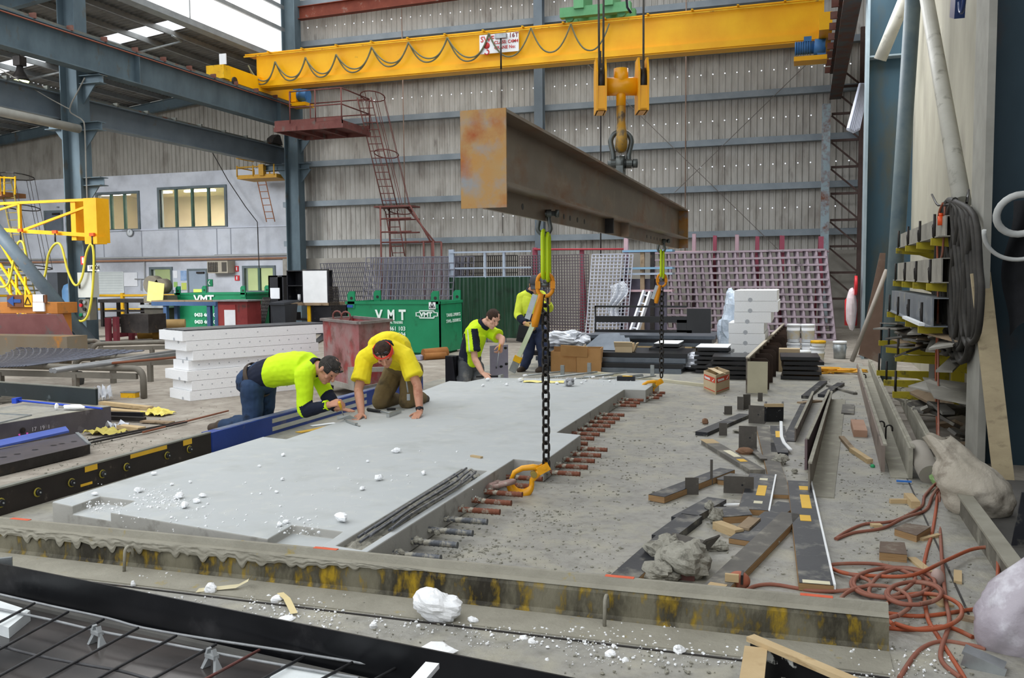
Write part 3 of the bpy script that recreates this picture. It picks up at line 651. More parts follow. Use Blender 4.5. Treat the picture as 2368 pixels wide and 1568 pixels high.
for (x0, y0, x1, y1, m, lb) in ((545, 615, 552, 628, redm, 'small red fire sign on office wall right of the air conditioner'), (544, 637, 554, 649, redm, 'round red warning sign below the fire sign on office wall'),
        (481, 646, 492, 662, grn, 'green sign with a white telephone handset beside the office door'), (339, 653, 348, 670, grn, 'green first aid sign left of the small ground floor window')):
    o, a, c = wallbox('wall_sign', x0, y0, x1, y1, m, lb, 'sign')
    cx, cz = (a.x+c.x)/2, (a.z+c.z)/2
    if m == redm: obj('pictogram', B().b2((cx-.02, YO-.06, cz-.07), (cx+.025, YO-.04, cz+.07)), white_m, o, True)
    else: obj('pictogram', B().tube(arc((cx+.04, YO-.05, cz), .09, PI*.6, PI*1.4, 8, (1, 0, 0), (0, 0, 1)), .02, 5), white_m, o, True)
# air conditioner
a = PY(487, 632, YO-.3); c = PY(533, 603, YO-.3)
t = thing('air_conditioner', 'beige boxed air conditioner sticking out of the office wall', 'air conditioner', ((a.x+c.x)/2, YO-.2, a.z))
obj('housing', B().b2((a.x, YO-.5, a.z), (c.x, YO, c.z)), M('beige casing', 'a79f8e', 'b5ad9c', 3, .6), t, True)
b = B(); 
for i in range(7): z = a.z+.05+(c.z-a.z-.1)*i/7; b.b2((a.x+.04, YO-.53, z), (a.x+(c.x-a.x)*.52, YO-.5, z+.03))
for i in range(6): x = a.x+.06+(c.x-a.x)*.5*i/6; b.b2((x, YO-.52, a.z+.04), (x+.015, YO-.5, c.z-.04))
obj('front_grille', b, dark_steel, t, True); obj('side_vent', B().b2((a.x+(c.x-a.x)*.72, YO-.515, a.z+.06), (c.x-.05, YO-.5, c.z-.06)), M('dark vent', '55514a'), t, True)
# wall clock
p = PY(301, 538, YO-.05); t = thing('wall_clock', 'round pale wall clock above the ground floor boards', 'clock', p)
b = B(); b.lathe([(0, 0), (.15, 0), (.15, .04), (0, .04)], p, 20, axis=(0, -1, 0)); obj('clock_face', b, M('clock face', 'd5dade'), t, True)
obj('clock_rim', B().tube(arc(p+Vector((0, -.04, 0)), .155, 0, 2*PI, 20, (1, 0, 0), (0, 0, 1))[:-1], .018, 6, closed=True), galv, t, True); obj('clock_hand', B().bar(p+Vector((0, -.05, 0)), p+Vector((.03, -.05, .1)), .014, .006), black_m, t, True)
# pipes along the office wall
cop = M('copper brown pipe', 'a0775f', 'b08870', 2, .6); gp = M('grey conduit pipe', 'a9abab', 'b6b8b8', 2, .5)
for z, m, r_, lb in ((oy(300, 603).z, cop, .045, 'brown pipe, lower of the pair along the office wall'), (oy(300, 596).z, gp, .035, 'grey conduit, just above the brown pipe along the office wall'), (oy(560, 589).z, gp, .025, 'thin grey conduit, upper right on the office wall')):
    b = B(); xx = -41 if r_ > .03 else oy(500, 589).x; b.cyl((xx, YO-.1, z), (BX0+.6, YO-.1, z), r_, 8); single('wall_pipe', b, m, lb, 'pipe')
b = B(); xq = oy(336, 600).x; b.tube([(xq, YO-.08, oy(336, 598).z), (xq, YO-.08, oy(336, 645).z), (xq-.5, YO-.08, oy(336, 645).z)], .025, 6); b.cyl((xq-.2, YO-.08, oy(322, 645).z), (xq-.2, YO-.08, oy(322, 672).z), .02, 6); single('wall_pipe', b, gp, 'grey conduit dropping down the office wall beside the paper sheet', 'pipe')
# guard rail
yr = M('guard rail yellow', 'd9a514', 'e6b422', 3, .5)
t = thing('guard_rail', 'low yellow guard rail running in front of the office wall', 'rail', (-30, 29.2, 0))
b = B(); zr = PY(450, 683, 29.2).z; z2 = PY(450, 716, 29.2).z
obj('rail', B().cyl((-38, 29.2, zr), (-19.2, 29.2, zr), .05, 8), yr, t, True); obj('rail', B().cyl((-38, 29.2, z2), (-19.2, 29.2, z2), .045, 8), yr, t, True)
for px in (70, 142, 284, 430, 560, 655): x = PY(px, 700, 29.2).x; obj('post', B().b2((x-.06, 29.14, 0), (x+.06, 29.26, zr+.1)), yr, t, True)
# ------------------------------------------------------------------ equipment along the office wall
t = thing('work_bench', 'long dark steel bench with racks beneath, before the planning board', 'bench', (-26, 27, 0))
def yb2(px0, px1, py0, py1, Y): a = PY(px0, py1, Y); c = PY(px1, py0, Y); return a.x, c.x, max(a.z, 0), c.z
x0, x1, z0, z1 = yb2(228, 350, 692, 745, 26); 
obj('bench_top', B().b2((x0, 26, z1-.12), (x1, 27, z1)), dark_steel, t, True)
for i in range(3): obj('shelf', B().b2((x0, 26.1, z1-.45-i*.25), (x1, 26.9, z1-.4-i*.25)), dark_steel, t, True)
for x in (x0+.1, (x0+x1)/2, x1-.1):
    for y in (26.1, 26.9): obj('leg', B().b2((x-.05, y-.05, 0), (x+.05, y+.05, z1-.1)), dark_steel, t, True)
# band saw
x0, x1, z0, z1 = yb2(344, 396, 665, 748, 24.5); w = x1-x0; dk = M('machine dark green brown', '3c3a33', '4b473d', 4, .6)
t = thing('band_saw', 'old dark band saw machine with a yellow cardboard sheet on top', 'saw', ((x0+x1)/2, 24.5, 0))
obj('machine_base', B().b2((x0+.1, 24.2, 0), (x1-.1, 25, .75)), dk, t, True); b = B(); b.b2((x0, 24.3, .9), (x1, 24.9, 1.15)); b.cyl((x0+.3, 24.3, 1.5), (x0+.3, 24.6, 1.5), .3, 18); b.cyl((x1-.28, 24.3, 1.45), (x1-.28, 24.6, 1.45), .25, 18); obj('saw_head', b, M('machine grey brown', '6b6558', '7b7567', 5, .6), t, True)
obj('cutting_table', B().b2((x0-.05, 24.1, .75), (x1+.1, 25, .85)), galv, t, True); obj('cardboard_sheet', B().box(PY(360, 676, 24.0), (.62, .02, .65), ry=.15), M('yellow card', 'd9cf7c', 'e4da88', 3, .8), t, True)
# blue roller bench
bl = M('blue bench paint', '3f5a80', '4a668d', 3, .5)
x0, x1, z0, z1 = yb2(362, 508, 696, 752, 23.0); t = thing('roller_bench', 'blue steel roller bench in front of the second green bin', 'bench', ((x0+x1)/2, 23, 0))
obj('bench_top', B().b2((x0, 22.8, z1-.14), (x1, 23.5, z1-.02)), bl, t, True); obj('timber_top', B().b2((x0, 22.8, z1-.02), (x1, 23.5, z1+.02)), wood_d, t, True)
for x in (x0+.45, x0+2.3, x1-.3): 
    obj('leg', B().b2((x-.06, 22.85, 0), (x+.06, 22.97, z1-.1)), bl, t, True); obj('leg', B().b2((x-.06, 23.35, 0), (x+.06, 23.47, z1-.1)), bl, t, True)
x0, x1, z0, z1 = yb2(505, 571, 697, 748, 22.5); t = thing('red_cabinet', 'red steel machine cabinet with a white paper taped on its door', 'cabinet', ((x0+x1)/2, 22.5, 0))
obj('body', B().b2((x0, 22.5, .05), (x1, 23.2, z1)), M('machine red', '7c2f30', '8d3b3a', 3, .6, c3='4c3a36', t3=.6), t, True); obj('door', B().b2((x0+.05, 22.47, .1), (x0+(x1-x0)*.62, 22.5, z1-.1)), M('door red', '8f3634', '9c4340', 3, .6), t, True)
obj('paper_sheet', B().b2((x0+.25, 22.45, .25), (x0+.62, 22.47, z1-.25)), paper, t, True); obj('steel_top', B().b2((x0-.1, 22.4, z1), (x1+.1, 23.25, z1+.04)), galv, t, True)
# ------------------------------------------------------------------ green skip bins
green = M('bin green', '107a4f', '17875a', 2, .5, 0, .03, 20, '0f6a44', .66, 3); stencil = M('stencil white', 'dfeee6', 'e8f4ee', 8, .7)
def bin_(name, x0, x1, y0, y1, h, lb, m=green, lugs=True):
    t = thing(name, lb, 'bin', ((x0+x1)/2, (y0+y1)/2, 0)); b = B(); w = .03
    b.b2((x0, y0, .08), (x1, y0+w, h)); b.b2((x0, y1-w, .08), (x1, y1, h)); b.b2((x0, y0, .08), (x0+w, y1, h)); b.b2((x1-w, y0, .08), (x1, y1, h)); b.b2((x0, y0, .05), (x1, y1, .08)); obj('body', b, m, t, True)
    b = B(); b.b2((x0-.02, y0-.02, h-.06), (x1+.02, y0, h)); b.b2((x1, y0-.02, h-.06), (x1+.02, y1, h)); obj('rim', b, m, t, True)
    obj('base_rail', B().b2((x0+.1, y0+.1, 0), (x1-.1, y1-.1, .05)), m, t, True)
    for x in (x0+.04, x1-.2):
        for y in (y0-.02, y1-.06):
            b = B(); b.prism([(x, y, h-.15), (x+.17, y, h-.15), (x+.17, y, h+.22), (x+.05, y, h+.22), (x, y, h+.16)], (0, .05, 0)); o = obj('lifting_lug', b, m, t, True)
            obj('lug_hole', B().cyl((x+.1, y-.004, h+.07), (x+.1, y+.054, h+.07), .035, 12), dark_steel, o, True)
    return t
bx1 = -7.33; bx0 = PY(802, 760, 17.6).x; bh = ZY(1020, 697, 17.6)
vb = bin_('skip_bin', bx0, bx1, 17.6, 18.9, bh, 'large bright green steel skip bin with white stencilled lettering')
fx = lambda px, py: PY(px, py, 17.595)
def T_(s, px, py, size, sx=1, m=stencil, bold=.001, name='lettering', par=vb): p = fx(px, py); return text(name, s, m, par, (p.x, 17.572, p.z), size, (1, 0, 0), (0, 0, 1), bold=bold, sx=sx)
T_('V', 870, 739, .30, .85, bold=.012); T_('M', 897, 739, .30, .75, bold=.012); T_('T', 924, 739, .30, .85, bold=.012)
T_('METAL TRADERS', 893, 748, .075, .72); T_('461 103', 901, 764, .125, .95, bold=.002); T_('461 104', 901, 777, .125, .95, bold=.002)
# framed badge VMT
p = fx(963, 735); q = fx(1012, 719); b = B()
for z in (p.z+.0, q.z): b.b2((p.x+.08, 17.58, z-.012), (q.x-.08, 17.594, z+.012))
for x in (p.x+.08, q.x-.08): b.b2((x-.012, 17.58, p.z), (x+.012, 17.594, p.z+.04)); b.b2((x-.012, 17.58, q.z-.04), (x+.012, 17.594, q.z))
zm = (p.z+q.z)/2
for s, x in ((-1, p.x+.08), (1, q.x-.08)): b.b2((x, 17.58, zm+.03), (x+s*.08, 17.594, zm+.045)); b.b2((x, 17.58, zm-.045), (x+s*.08, 17.594, zm-.03)); b.b2((x+s*.08-.01, 17.58, zm-.045), (x+s*.08+.01, 17.594, zm+.045))
obj('badge_outline', b, stencil, vb, True); T_('VMT', 972, 732, .13, 1.1, bold=.006)
p = fx(993, 715); q = fx(1008, 699); o = obj('warning_label', B().b2((p.x, 17.565, p.z), (q.x, 17.578, q.z)), white_m, vb, True)
b = B(); cx, cz = (p.x+q.x)/2, p.z+.03
for u, v in (((-.06, 0), (.06, 0)), ((.06, 0), (0, .12)), ((0, .12), (-.06, 0))): b.bar((cx+u[0], 17.56, cz+u[1]), (cx+v[0], 17.56, cz+v[1]), .01, .01, up=(0, 1, 0))
b.b2((cx-.02, 17.555, cz+.01), (cx+.02, 17.565, cz+.05)); obj('triangle_symbol', b, black_m, o, True)
obj('blue_label', B().b2((fx(804, 711).x, 17.565, fx(804, 711).z), (fx(817, 705).x, 17.578, fx(804, 705).z)), M('label blue', '2b4f9a'), vb, True)
def side(s, py, z, size): p = PX(1029, py, bx1); return text('lettering', s, stencil, vb, (bx1+.03, p.y, p.z), size, (0, 1, 0), (0, 0, 1), bold=.001, sx=1.5)
side('TARE-390KG', 733, 0, .1); side('SWL-3500KG', 747, 0, .1)
x0, x1, z0, z1 = yb2(407, 569, 677, 742, 24.8)
v2 = bin_('skip_bin', x0, x1, 24.8, 26.2, z1, 'second, darker green skip bin behind the blue roller bench')
p = PY(449, 700, 24.77); text('lettering', 'VMT', stencil, v2, (p.x, 24.765, p.z), .35, (1, 0, 0), (0, 0, 1), bold=.01, sx=1.1); text('lettering', '0433 461 103', stencil, v2, (p.x, 24.765, .45), .16, (1, 0, 0), (0, 0, 1), bold=.006); text('lettering', '0433 461 104', stencil, v2, (p.x, 24.765, .22), .16, (1, 0, 0), (0, 0, 1), bold=.006)
# black tool cupboard with white boards and bench
x0, x1, z0, z1 = yb2(668, 716, 625, 683, 24); xd = PY(762, 650, 23.6).x
t = thing('tool_cupboard', 'open black tool cupboard with its white-lined door swung open', 'cupboard', ((x0+x1)/2, 24.2, 0))
zz = .95
b = B(); b.b2((x0, 24.35, zz), (x1+.55, 24.4, z1)); b.b2((x0, 23.9, z1-.03), (x1+.55, 24.4, z1)); b.b2((x0, 23.9, zz), (x0+.03, 24.4, z1)); b.b2((x0, 23.9, zz), (x1+.3, 24.4, zz+.03)); b.b2((x0, 23.9, (zz+z1)/2), (x1+.3, 24.4, (zz+z1)/2+.03)); obj('carcass', b, black_m, t, True)
o = obj('door', B().b2((x1, 23.55, zz-.1), (xd, 23.6, z1+.02)), black_m, t, True); obj('white_panel', B().b2((x1+.04, 23.53, zz-.05), (xd-.05, 23.55, z1-.02)), white_m, o, True)
b = B(); 
for x, h in ((x0+.3, .2), (x0+.5, .13), (x0+.62, .1), (x0+.9, .12)): b.cyl((x, 24.1, zz+.03), (x, 24.1, zz+.03+h), .05, 8)
obj('paint_tins', b, white_m, t, True)
t = thing('work_bench', 'dark bench under the tool cupboard, cluttered with blue and green boxes', 'bench', ((x0+x1)/2, 24, 0))
b = B(); obj('bench_top', B().b2((x0-.3, 23.5, .86), (xd, 24.6, .94)), wood_d, t, True)
for x in (x0, x1+.2): obj('leg', B().b2((x-.05, 23.55, 0), (x+.05, 23.7, .86)), yellow_w if x > x0 else dark_steel, t, True)
obj('bench_box', B().b2((x1+.25, 23.6, 0), (xd+.3, 24.5, .85)), black_m, t, True); obj('shelf', B().b2((x0, 23.7, .4), (x1+.2, 24.5, .44)), dark_steel, t, True)
for (u, c, w, h, z, lb) in ((.35, '2a5fb0', .28, .2, 0.0, 'blue plastic bin under the dark bench, lower one'), (.1, '2a8a4a', .2, .25, 0, 'green plastic bin on the floor under the dark bench'), (.42, '2f6fd0', .22, .14, .44, 'blue crate on the shelf of the dark bench'), (-.3, '555555', .3, .2, .44, 'grey crate on the shelf of the dark bench')):
    x = x1-.2+u-.2; single('storage_bin', B().b2((x, 23.75, z), (x+w, 24.1, z+h)), M('plastic '+c, c, None, 3, .5), lb, 'storage bin')
# tall narrow cabinet, hanging control box and wheelie bin
x0, x1, z0, z1 = yb2(623, 655, 637, 745, 25.3); t = thing('black_cabinet', 'tall narrow black steel cabinet with a white notice, left of the tool cupboard', 'cabinet', ((x0+x1)/2, 25.3, 0))
b = B(); b.b2((x0, 25.9, 0), (x1, 25.95, z1)); b.b2((x0, 25.3, 0), (x0+.05, 25.9, z1)); b.b2((x1-.05, 25.3, 0), (x1, 25.9, z1)); b.b2((x0, 25.3, z1-.05), (x1, 25.9, z1)); b.b2((x0, 25.3, 0), (x0+(x1-x0)*.62, 25.33, z1)); obj('body', b, black_m, t, True)
obj('notice', B().b2((x0+.08, 25.27, z1-.75), (x0+.42, 25.3, z1-.4)), paper, t, True)
x0, x1, z0, z1 = yb2(640, 671, 690, 742, 22.8); cx = (x0+x1)/2; t = thing('wheelie_bin', 'black plastic wheelie bin standing before the tall black cabinet', 'bin', (cx, 22.8, 0))
b = B(); w = (x1-x0)/2; b.add([(cx-w*.8, 22.6, .1), (cx+w*.8, 22.6, .1), (cx+w*.8, 23.1, .1), (cx-w*.8, 23.1, .1), (cx-w, 22.5, .92), (cx+w, 22.5, .92), (cx+w, 23.2, .92), (cx-w, 23.2, .92)], [(3, 2, 1, 0), (4, 5, 6, 7), (0, 1, 5, 4), (1, 2, 6, 5), (2, 3, 7, 6), (3, 0, 4, 7)]); obj('body', b, M('bin charcoal', '2d3036', '363a40', 3, .5), t, True)
obj('lid', B().box((cx, 22.85, .97), (w*2.15, .8, .06), rx=.08), M('bin charcoal', ''), t, True)
for s in (-1, 1): obj('wheel', B().cyl((cx+s*w*.7-.04, 23.15, .12), (cx+s*w*.7+.04, 23.15, .12), .12, 14), rubber, t, True)
# ------------------------------------------------------------------ stillages, logs, boxes near column
t = thing('stillage', 'low red steel stillage with upright ends left of the white foam stack', 'stillage', (-15.5, 19, 0)); rs = M('stillage red', '74303a', '843d46', 3, .6, c3='5c4c4a', t3=.62)
P0 = G(252, 792); P1 = G(350, 778)
for px, py, pt in ((252, 792, 735), (270, 792, 733), (305, 786, 733), (347, 780, 731)):
    g_ = G(px, py); obj('post', B().b2((g_.x-.06, g_.y-.06, 0), (g_.x+.06, g_.y+.06, ZY(px, pt, g_.y))), rs, t, True)
b = B(); a = G(252, 790); c = G(350, 778); b.bar(a+Vector((0, 0, .15)), c+Vector((0, 0, .15)), .12, .12); b.bar(a+Vector((0, .8, .15)), c+Vector((0, .8, .15)), .12, .12); obj('base_frame', b, rs, t, True)
obj('steel_load', B().b2((a.x+.5, a.y-.1, .25), (a.x+1.4, a.y+.6, .75)), dark_steel, t, True)
for i, (px, py, r_, m, lb) in enumerate(((330, 778, .13, M('log ochre', '9a7430', 'a8823d', 4, .8), 'short ochre roll lying lowest beside the red stillage'), (352, 770, .13, M('log tan', 'a08355', 'ae9262', 4, .8), 'short tan roll lying on top beside the red stillage'), (365, 780, .13, M('log ochre', ''), 'short ochre roll lying at right beside the red stillage'))):
    p = G(px, py+12 if i == 1 else py+8); z = .15 if i != 1 else .4; single('timber_roll', B().cyl(p+Vector((-.15, 0, z)), p+Vector((.75, .5, z)), r_, 14), m, lb, 'roll')
p = G(345, 796); single('steel_angle', B().bar(p+Vector((-.3, 0, .06)), p+Vector((1.6, .3, .06)), .2, .12), dark_steel, 'dark steel section on the floor before the ochre rolls', 'steel section')
# ------------------------------------------------------------------ yellow jib and hose on column 1
YJ = Y1-.45; jb = M('jib yellow', 'e8a50c', 'f2b31a', 3, .5)
t = thing('jib_bracket', 'bright yellow wall jib frame clamped round the left column', 'jib', (XC, YJ, 2))
def jp(x, y): return PY(x, y, YJ)
a, c = jp(203, 562), jp(228, 458); b = B(); b.b2((a.x, YJ-.1, a.z), (c.x, YJ+.35, c.z)); obj('mast_channel', b, jb, t, True)
a2, c2_ = jp(166, 556), jp(173, 460); obj('rear_channel', B().b2((a2.x, YJ, a2.z), (c2_.x, YJ+.3, c2_.z)), jb, t, True)
for p, q, w in (((-90, 475), (228, 461), .07), ((-90, 526), (230, 545), .1), ((-70, 506), (45, 471), .05), ((52, 533), (222, 470), .06), ((45, 471), (47, 534), .07)): obj('arm', B().bar(jp(*p), jp(*q), w, w), jb, t, True)
a, c = jp(207, 565), jp(234, 547); obj('pivot_block', B().b2((a.x, YJ-.15, a.z), (c.x, YJ+.2, c.z)), jb, t, True)
hs = M('yellow air hose', 'cdbf3a', 'd9cc48', 4, .5)
hp_ = [(-40, 600), (-20, 650), (0, 663), (20, 655), (32, 600), (42, 562), (54, 563), (65, 610), (85, 652), (103, 640), (112, 590), (127, 565), (142, 570), (158, 630), (175, 660), (190, 640), (200, 585), (212, 565), (217, 600), (213, 680), (203, 730), (188, 743), (172, 735)]
single('air_hose', B().tube(smooth_path([PY(x, y, YJ-.15) for x, y in hp_], 5), .03, 6), hs, 'yellow air hose hanging in loops from the yellow jib arm', 'hose')
for px, py in ((47, 536), (127, 540), (213, 546)):
    p = PY(px, py, YJ-.15); t = thing('hose_trolley', {47: 'orange hose trolley under the jib arm, farthest left', 127: 'orange hose trolley under the jib arm, the middle one', 213: 'orange hose trolley under the jib arm, next to the column'}[px], 'trolley', p, group='hose trolleys under the jib')
    obj('roller_block', B().box((0, 0, .04), (.14, .06, .08)), M('orange plastic', 'd8521c', 'e0602a'), t); obj('hanger_strap', B().cyl((0, 0, 0), (0, 0, -.22), .022, 6), dark_steel, t)
# cabinet, sign, controls on the column
def c1box(name, x0, y0, x1, y1, m, lb, cat, Y=Y1-.5, d=.25):
    a = PY(x0, y1, Y); c = PY(x1, y0, Y); return single(name, B().b2((a.x, Y, a.z), (c.x, Y+d, c.z)), m, lb, cat)
o = c1box('electrical_cabinet', 181, 630, 211, 688, M('cabinet off white', 'b9bbb4', 'c6c8c1', 2, .5), 'off-white electrical cabinet fixed to the left column', 'cabinet'); a = PY(184, 660, Y1-.51); obj('handle', B().box(a, (.03, .03, .16)), dark_steel, o, True)
o = c1box('column_sign', 202, 613, 229, 627, white_m, 'white column sign with black characters 14 NOR', 'sign', Y1-.55, .02); a = PY(206, 624, Y1-.56); text('lettering', '14 NOR', black_m, o, (a.x, Y1-.555, a.z), .16, (1, 0, 0), (0, 0, 1), bold=.002, sx=.62)
o = c1box('wall_sign', 187, 593, 197, 612, redm, 'small red and white sign on the left column above the cabinet', 'sign', Y1-.5, .02); a = PY(192, 602, Y1-.52); obj('pictogram', B().box(a, (.05, .02, .15)), white_m, o, True)
o = c1box('switch_box', 184, 692, 206, 740, M('switch box grey', '6d6a5f', '7a776b', 3, .6), 'grey box with round switches at the foot of the left column', 'switch box')
for i, (px, py) in enumerate(((189, 697), (197, 699), (189, 706), (197, 715), (198, 728), (189, 728))): a = PY(px, py, Y1-.5); obj('switch', B().cyl(a, a+Vector((0, -.05, 0)), .045, 10), [dark_steel, galv, redm, dark_steel, galv, grn][i], o, True)
# blue air receiver
p = G(161, 783); r_ = .43; zt_ = ZY(160, 652, p.y); t = thing('air_receiver', 'upright blue air receiver tank beside the left column', 'tank', (p.x, p.y+.4, 0))
tb = M('tank blue', '3c5f80', '4a6e8f', 2, .5, c3='5c6a72', t3=.64)
obj('vessel', B().lathe([(0, .15), (.2, .17), (.38, .25), (r_, .4), (r_, zt_-.25), (.38, zt_-.1), (.2, zt_-.01), (0, zt_)], n=24), tb, t)
for k in range(3): g = k*2.1; obj('leg', B().b2((.36*math.cos(g)-.04, .36*math.sin(g)-.04, 0), (.36*math.cos(g)+.04, .36*math.sin(g)+.04, .35)), tb, t)
# orange machine, maroon beam, etc. at far left
om = M('orange machine paint', 'a8682a', 'b87734', 3, .6, c3='7c5a3a', t3=.62)
t = thing('orange_machine', 'long orange machine at the left edge with signs stuck on it', 'machine', (-15, 15.5, 0)); Ym = 16.5
def mb(name, x0, y0, x1, y1, m, Y=Ym, d=.6, par=t): a = PY(x0, y1, Y); c = PY(x1, y0, Y); return obj(name, B().b2((a.x, Y, a.z), (c.x, Y+d, c.z)), m, par, True)
a = PY(130, 725, Ym); mb('machine_bed', -40, 700, 132, 724, om); 
for px in (-10, 60, 118): g_ = PY(px, 720, Ym); obj('leg', B().b2((g_.x-.1, Ym+.1, 0), (g_.x+.1, Ym+.5, g_.z)), om, t, True)
mb('control_panel', 17, 682, 55, 710, M('brown panel', '6a4025', '77492c', 3, .6), Ym-.05, .05); mb('warning_sign', 55, 682, 73, 710, M('sign yellow', 'f0b020', 'f4b92c'), Ym-.05, .05); mb('notice', 76, 681, 101, 698, paper, Ym-.05, .04); mb('notice', 76, 699, 101, 720, paper, Ym-.05, .04); mb('control_panel', 100, 682, 106, 700, M('brown panel', ''), Ym-.05, .04)
b = B(); a = PY(24, 696, Ym-.06); c = PY(48, 696, Ym-.06); b.bar(a, c, .08, .01, up=(0, 1, 0)); b.prism([(a.x-.1, Ym-.07, a.z), (a.x+.1, Ym-.07, a.z+.12), (a.x+.1, Ym-.07, a.z-.12)], (0, .01, 0)); obj('arrow_symbol', b, M('arrow blue', '2c4f8e'), t, True)
b = B(); a = PY(64, 704, Ym-.06); 
for u, v in (((-.09, 0), (.09, 0)), ((.09, 0), (0, .17)), ((0, .17), (-.09, 0))): b.bar((a.x+u[0], Ym-.06, a.z+u[1]), (a.x+v[0], Ym-.06, a.z+v[1]), .015, .012, up=(0, 1, 0))
obj('triangle_symbol', b, black_m, t, True)
mar = M('maroon paint', '7a4a48', '8a5a57', 2, .6, c3='6a625e', t3=.62)
p = PY(142, 760, 14.2); b = B(); b.prism([(p.x, 14.2, p.z-.15), (p.x-.12, 14.2, p.z+.28), (p.x-.2, 14.45, p.z+.28), (p.x, 14.5, p.z-.15)], (-6, 0, 0)); b.box((p.x-2.0, 14.4, p.z/2-.1), (.15, .2, p.z-.2)); b.box((p.x-.6, 14.4, p.z/2-.1), (.15, .2, p.z-.2)); single('steel_hopper_side', b, mar, 'long sloping maroon steel panel on legs at the left edge', 'panel')
p = PY(155, 795, 13.2); b = B(); b.b2((p.x-6, 13.2, .25), (p.x, 13.7, .62)); b.b2((p.x-.5, 13.3, 0), (p.x-.3, 13.6, .25)); b.b2((p.x-2.5, 13.3, 0), (p.x-2.3, 13.6, .25)); single('orange_beam', b, M('orange grey beam', '7a6a55', '7c7568', 2, .6, c3='b5772a', t3=.62), 'weathered orange-and-grey steel beam low at the left edge', 'beam')
# green metal stairs far left
t = thing('steel_stairs', 'steel stairs with yellow handrails at the far left behind the orange machine', 'stairs', (-24, 22, 0))
b = B(); 
for k in range(9): p = PY(0+k*9, 600+k*12, 22.5); b.b2((p.x-.4, 22.2, p.z-.03), (p.x+.1, 23.2, p.z+.02))
obj('treads', b, M('stair grey', '7a7c6a', '86887a'), t, True)
for p, q in (((0, 610), (85, 735)), ((0, 560), (70, 680)), ((0, 640), (60, 735))): obj('handrail', B().bar(PY(*p, 22.1), PY(*q, 22.1), .05, .07), yellow_w, t, True)
for px, py, pt in ((22, 640, 620), (38, 660, 635), (60, 690, 640)): obj('post', B().b2((PY(px, py, 22.1).x-.03, 22.08, .3), (PY(px, py, 22.1).x+.03, 22.14, PY(px, pt, 22.1).z)), yellow_w, t, True)
single('locker', B().b2((PY(113, 740, 27).x, 27, 0), (PY(137, 740, 27).x, 27.5, PY(120, 630, 27).z)), M('dark locker', '3c4045', '474b50', 2, .6), 'dark grey locker against the office wall left of the tank', 'locker')
# ================================================================== red hopper, foam stack, pipe trestles
hop = M('battered red paint', 'a1595a', '9c8a86', 2.2, .6, .1, .08, 20, '6e4038', .56, 3.5, c4='b03a3c', t4=.6, s4=1.8, soft=.08)
pc, pl, pr_ = G(833, 930), G(750, 906), G(905, 914)
hz = 1.06; t = thing('kibble_hopper', 'battered red steel concrete hopper on castors between the two front workers', 'hopper', ((pl.x+pr_.x)/2, (pl.y+pr_.y)/2, 0))
pb = pl+pr_-pc; cen = (pl+pr_)/2
def ins(p, s, z): q = cen+(p-cen)*s; return Vector((q.x, q.y, z))
b = B(); k = [ins(p, .97, .2) for p in (pc, pr_, pb, pl)]+[ins(p, 1.0, hz) for p in (pc, pr_, pb, pl)]
b.add(k, [(0, 1, 5, 4), (1, 2, 6, 5), (2, 3, 7, 6), (3, 0, 4, 7), (3, 2, 1, 0)]); b.add([ins(p, .96, hz) for p in (pc, pr_, pb, pl)]+[ins(p, .88, .3) for p in (pc, pr_, pb, pl)], [(4, 5, 1, 0), (5, 6, 2, 1), (6, 7, 3, 2), (7, 4, 0, 3), (7, 6, 5, 4)]); obj('tub', b, hop, t, True)
b = B(); q = [ins(p, 1.03, hz) for p in (pc, pr_, pb, pl)]
for i in range(4): b.bar(q[i], q[(i+1) % 4], .06, .035)
obj('rim', b, M('worn rim', '7e7370', '96908c', 5, .5, .3), t, True)
b = B(); q = [ins(p, .96, .17) for p in (pc, pr_, pb, pl)]
for i in range(4): b.bar(q[i], q[(i+1) % 4], .07, .07)
obj('base_frame', b, conc_dado, t, True)
for u in (0.3, .6): p = ins(pl.lerp(pc, u), .8, hz+.06); obj('lifting_ring', B().tube(arc(p, .07, 0, 2*PI, 12, (1, 0, 0), (0, 0, 1))[:-1], .014, 6, closed=True), rust_red, t, True)
for p in (pc, pr_, pb, pl): q = ins(p, .84, .075); obj('castor', B().cyl(q-Vector((.03, 0, 0)), q+Vector((.03, 0, 0)), .075, 16).box(q+Vector((0, 0, .07)), (.08, .06, .05)), M('castor grey', '8f9192', 'a2a4a4'), t, True)
obj('latch_plate', B().box(pc+Vector((-.08, -.03, .32)), (.12, .08, .3), rz=-.4).box(pc+Vector((.25, -.05, .45)), (.5, .06, .06), rz=.5), conc_dado, t, True)
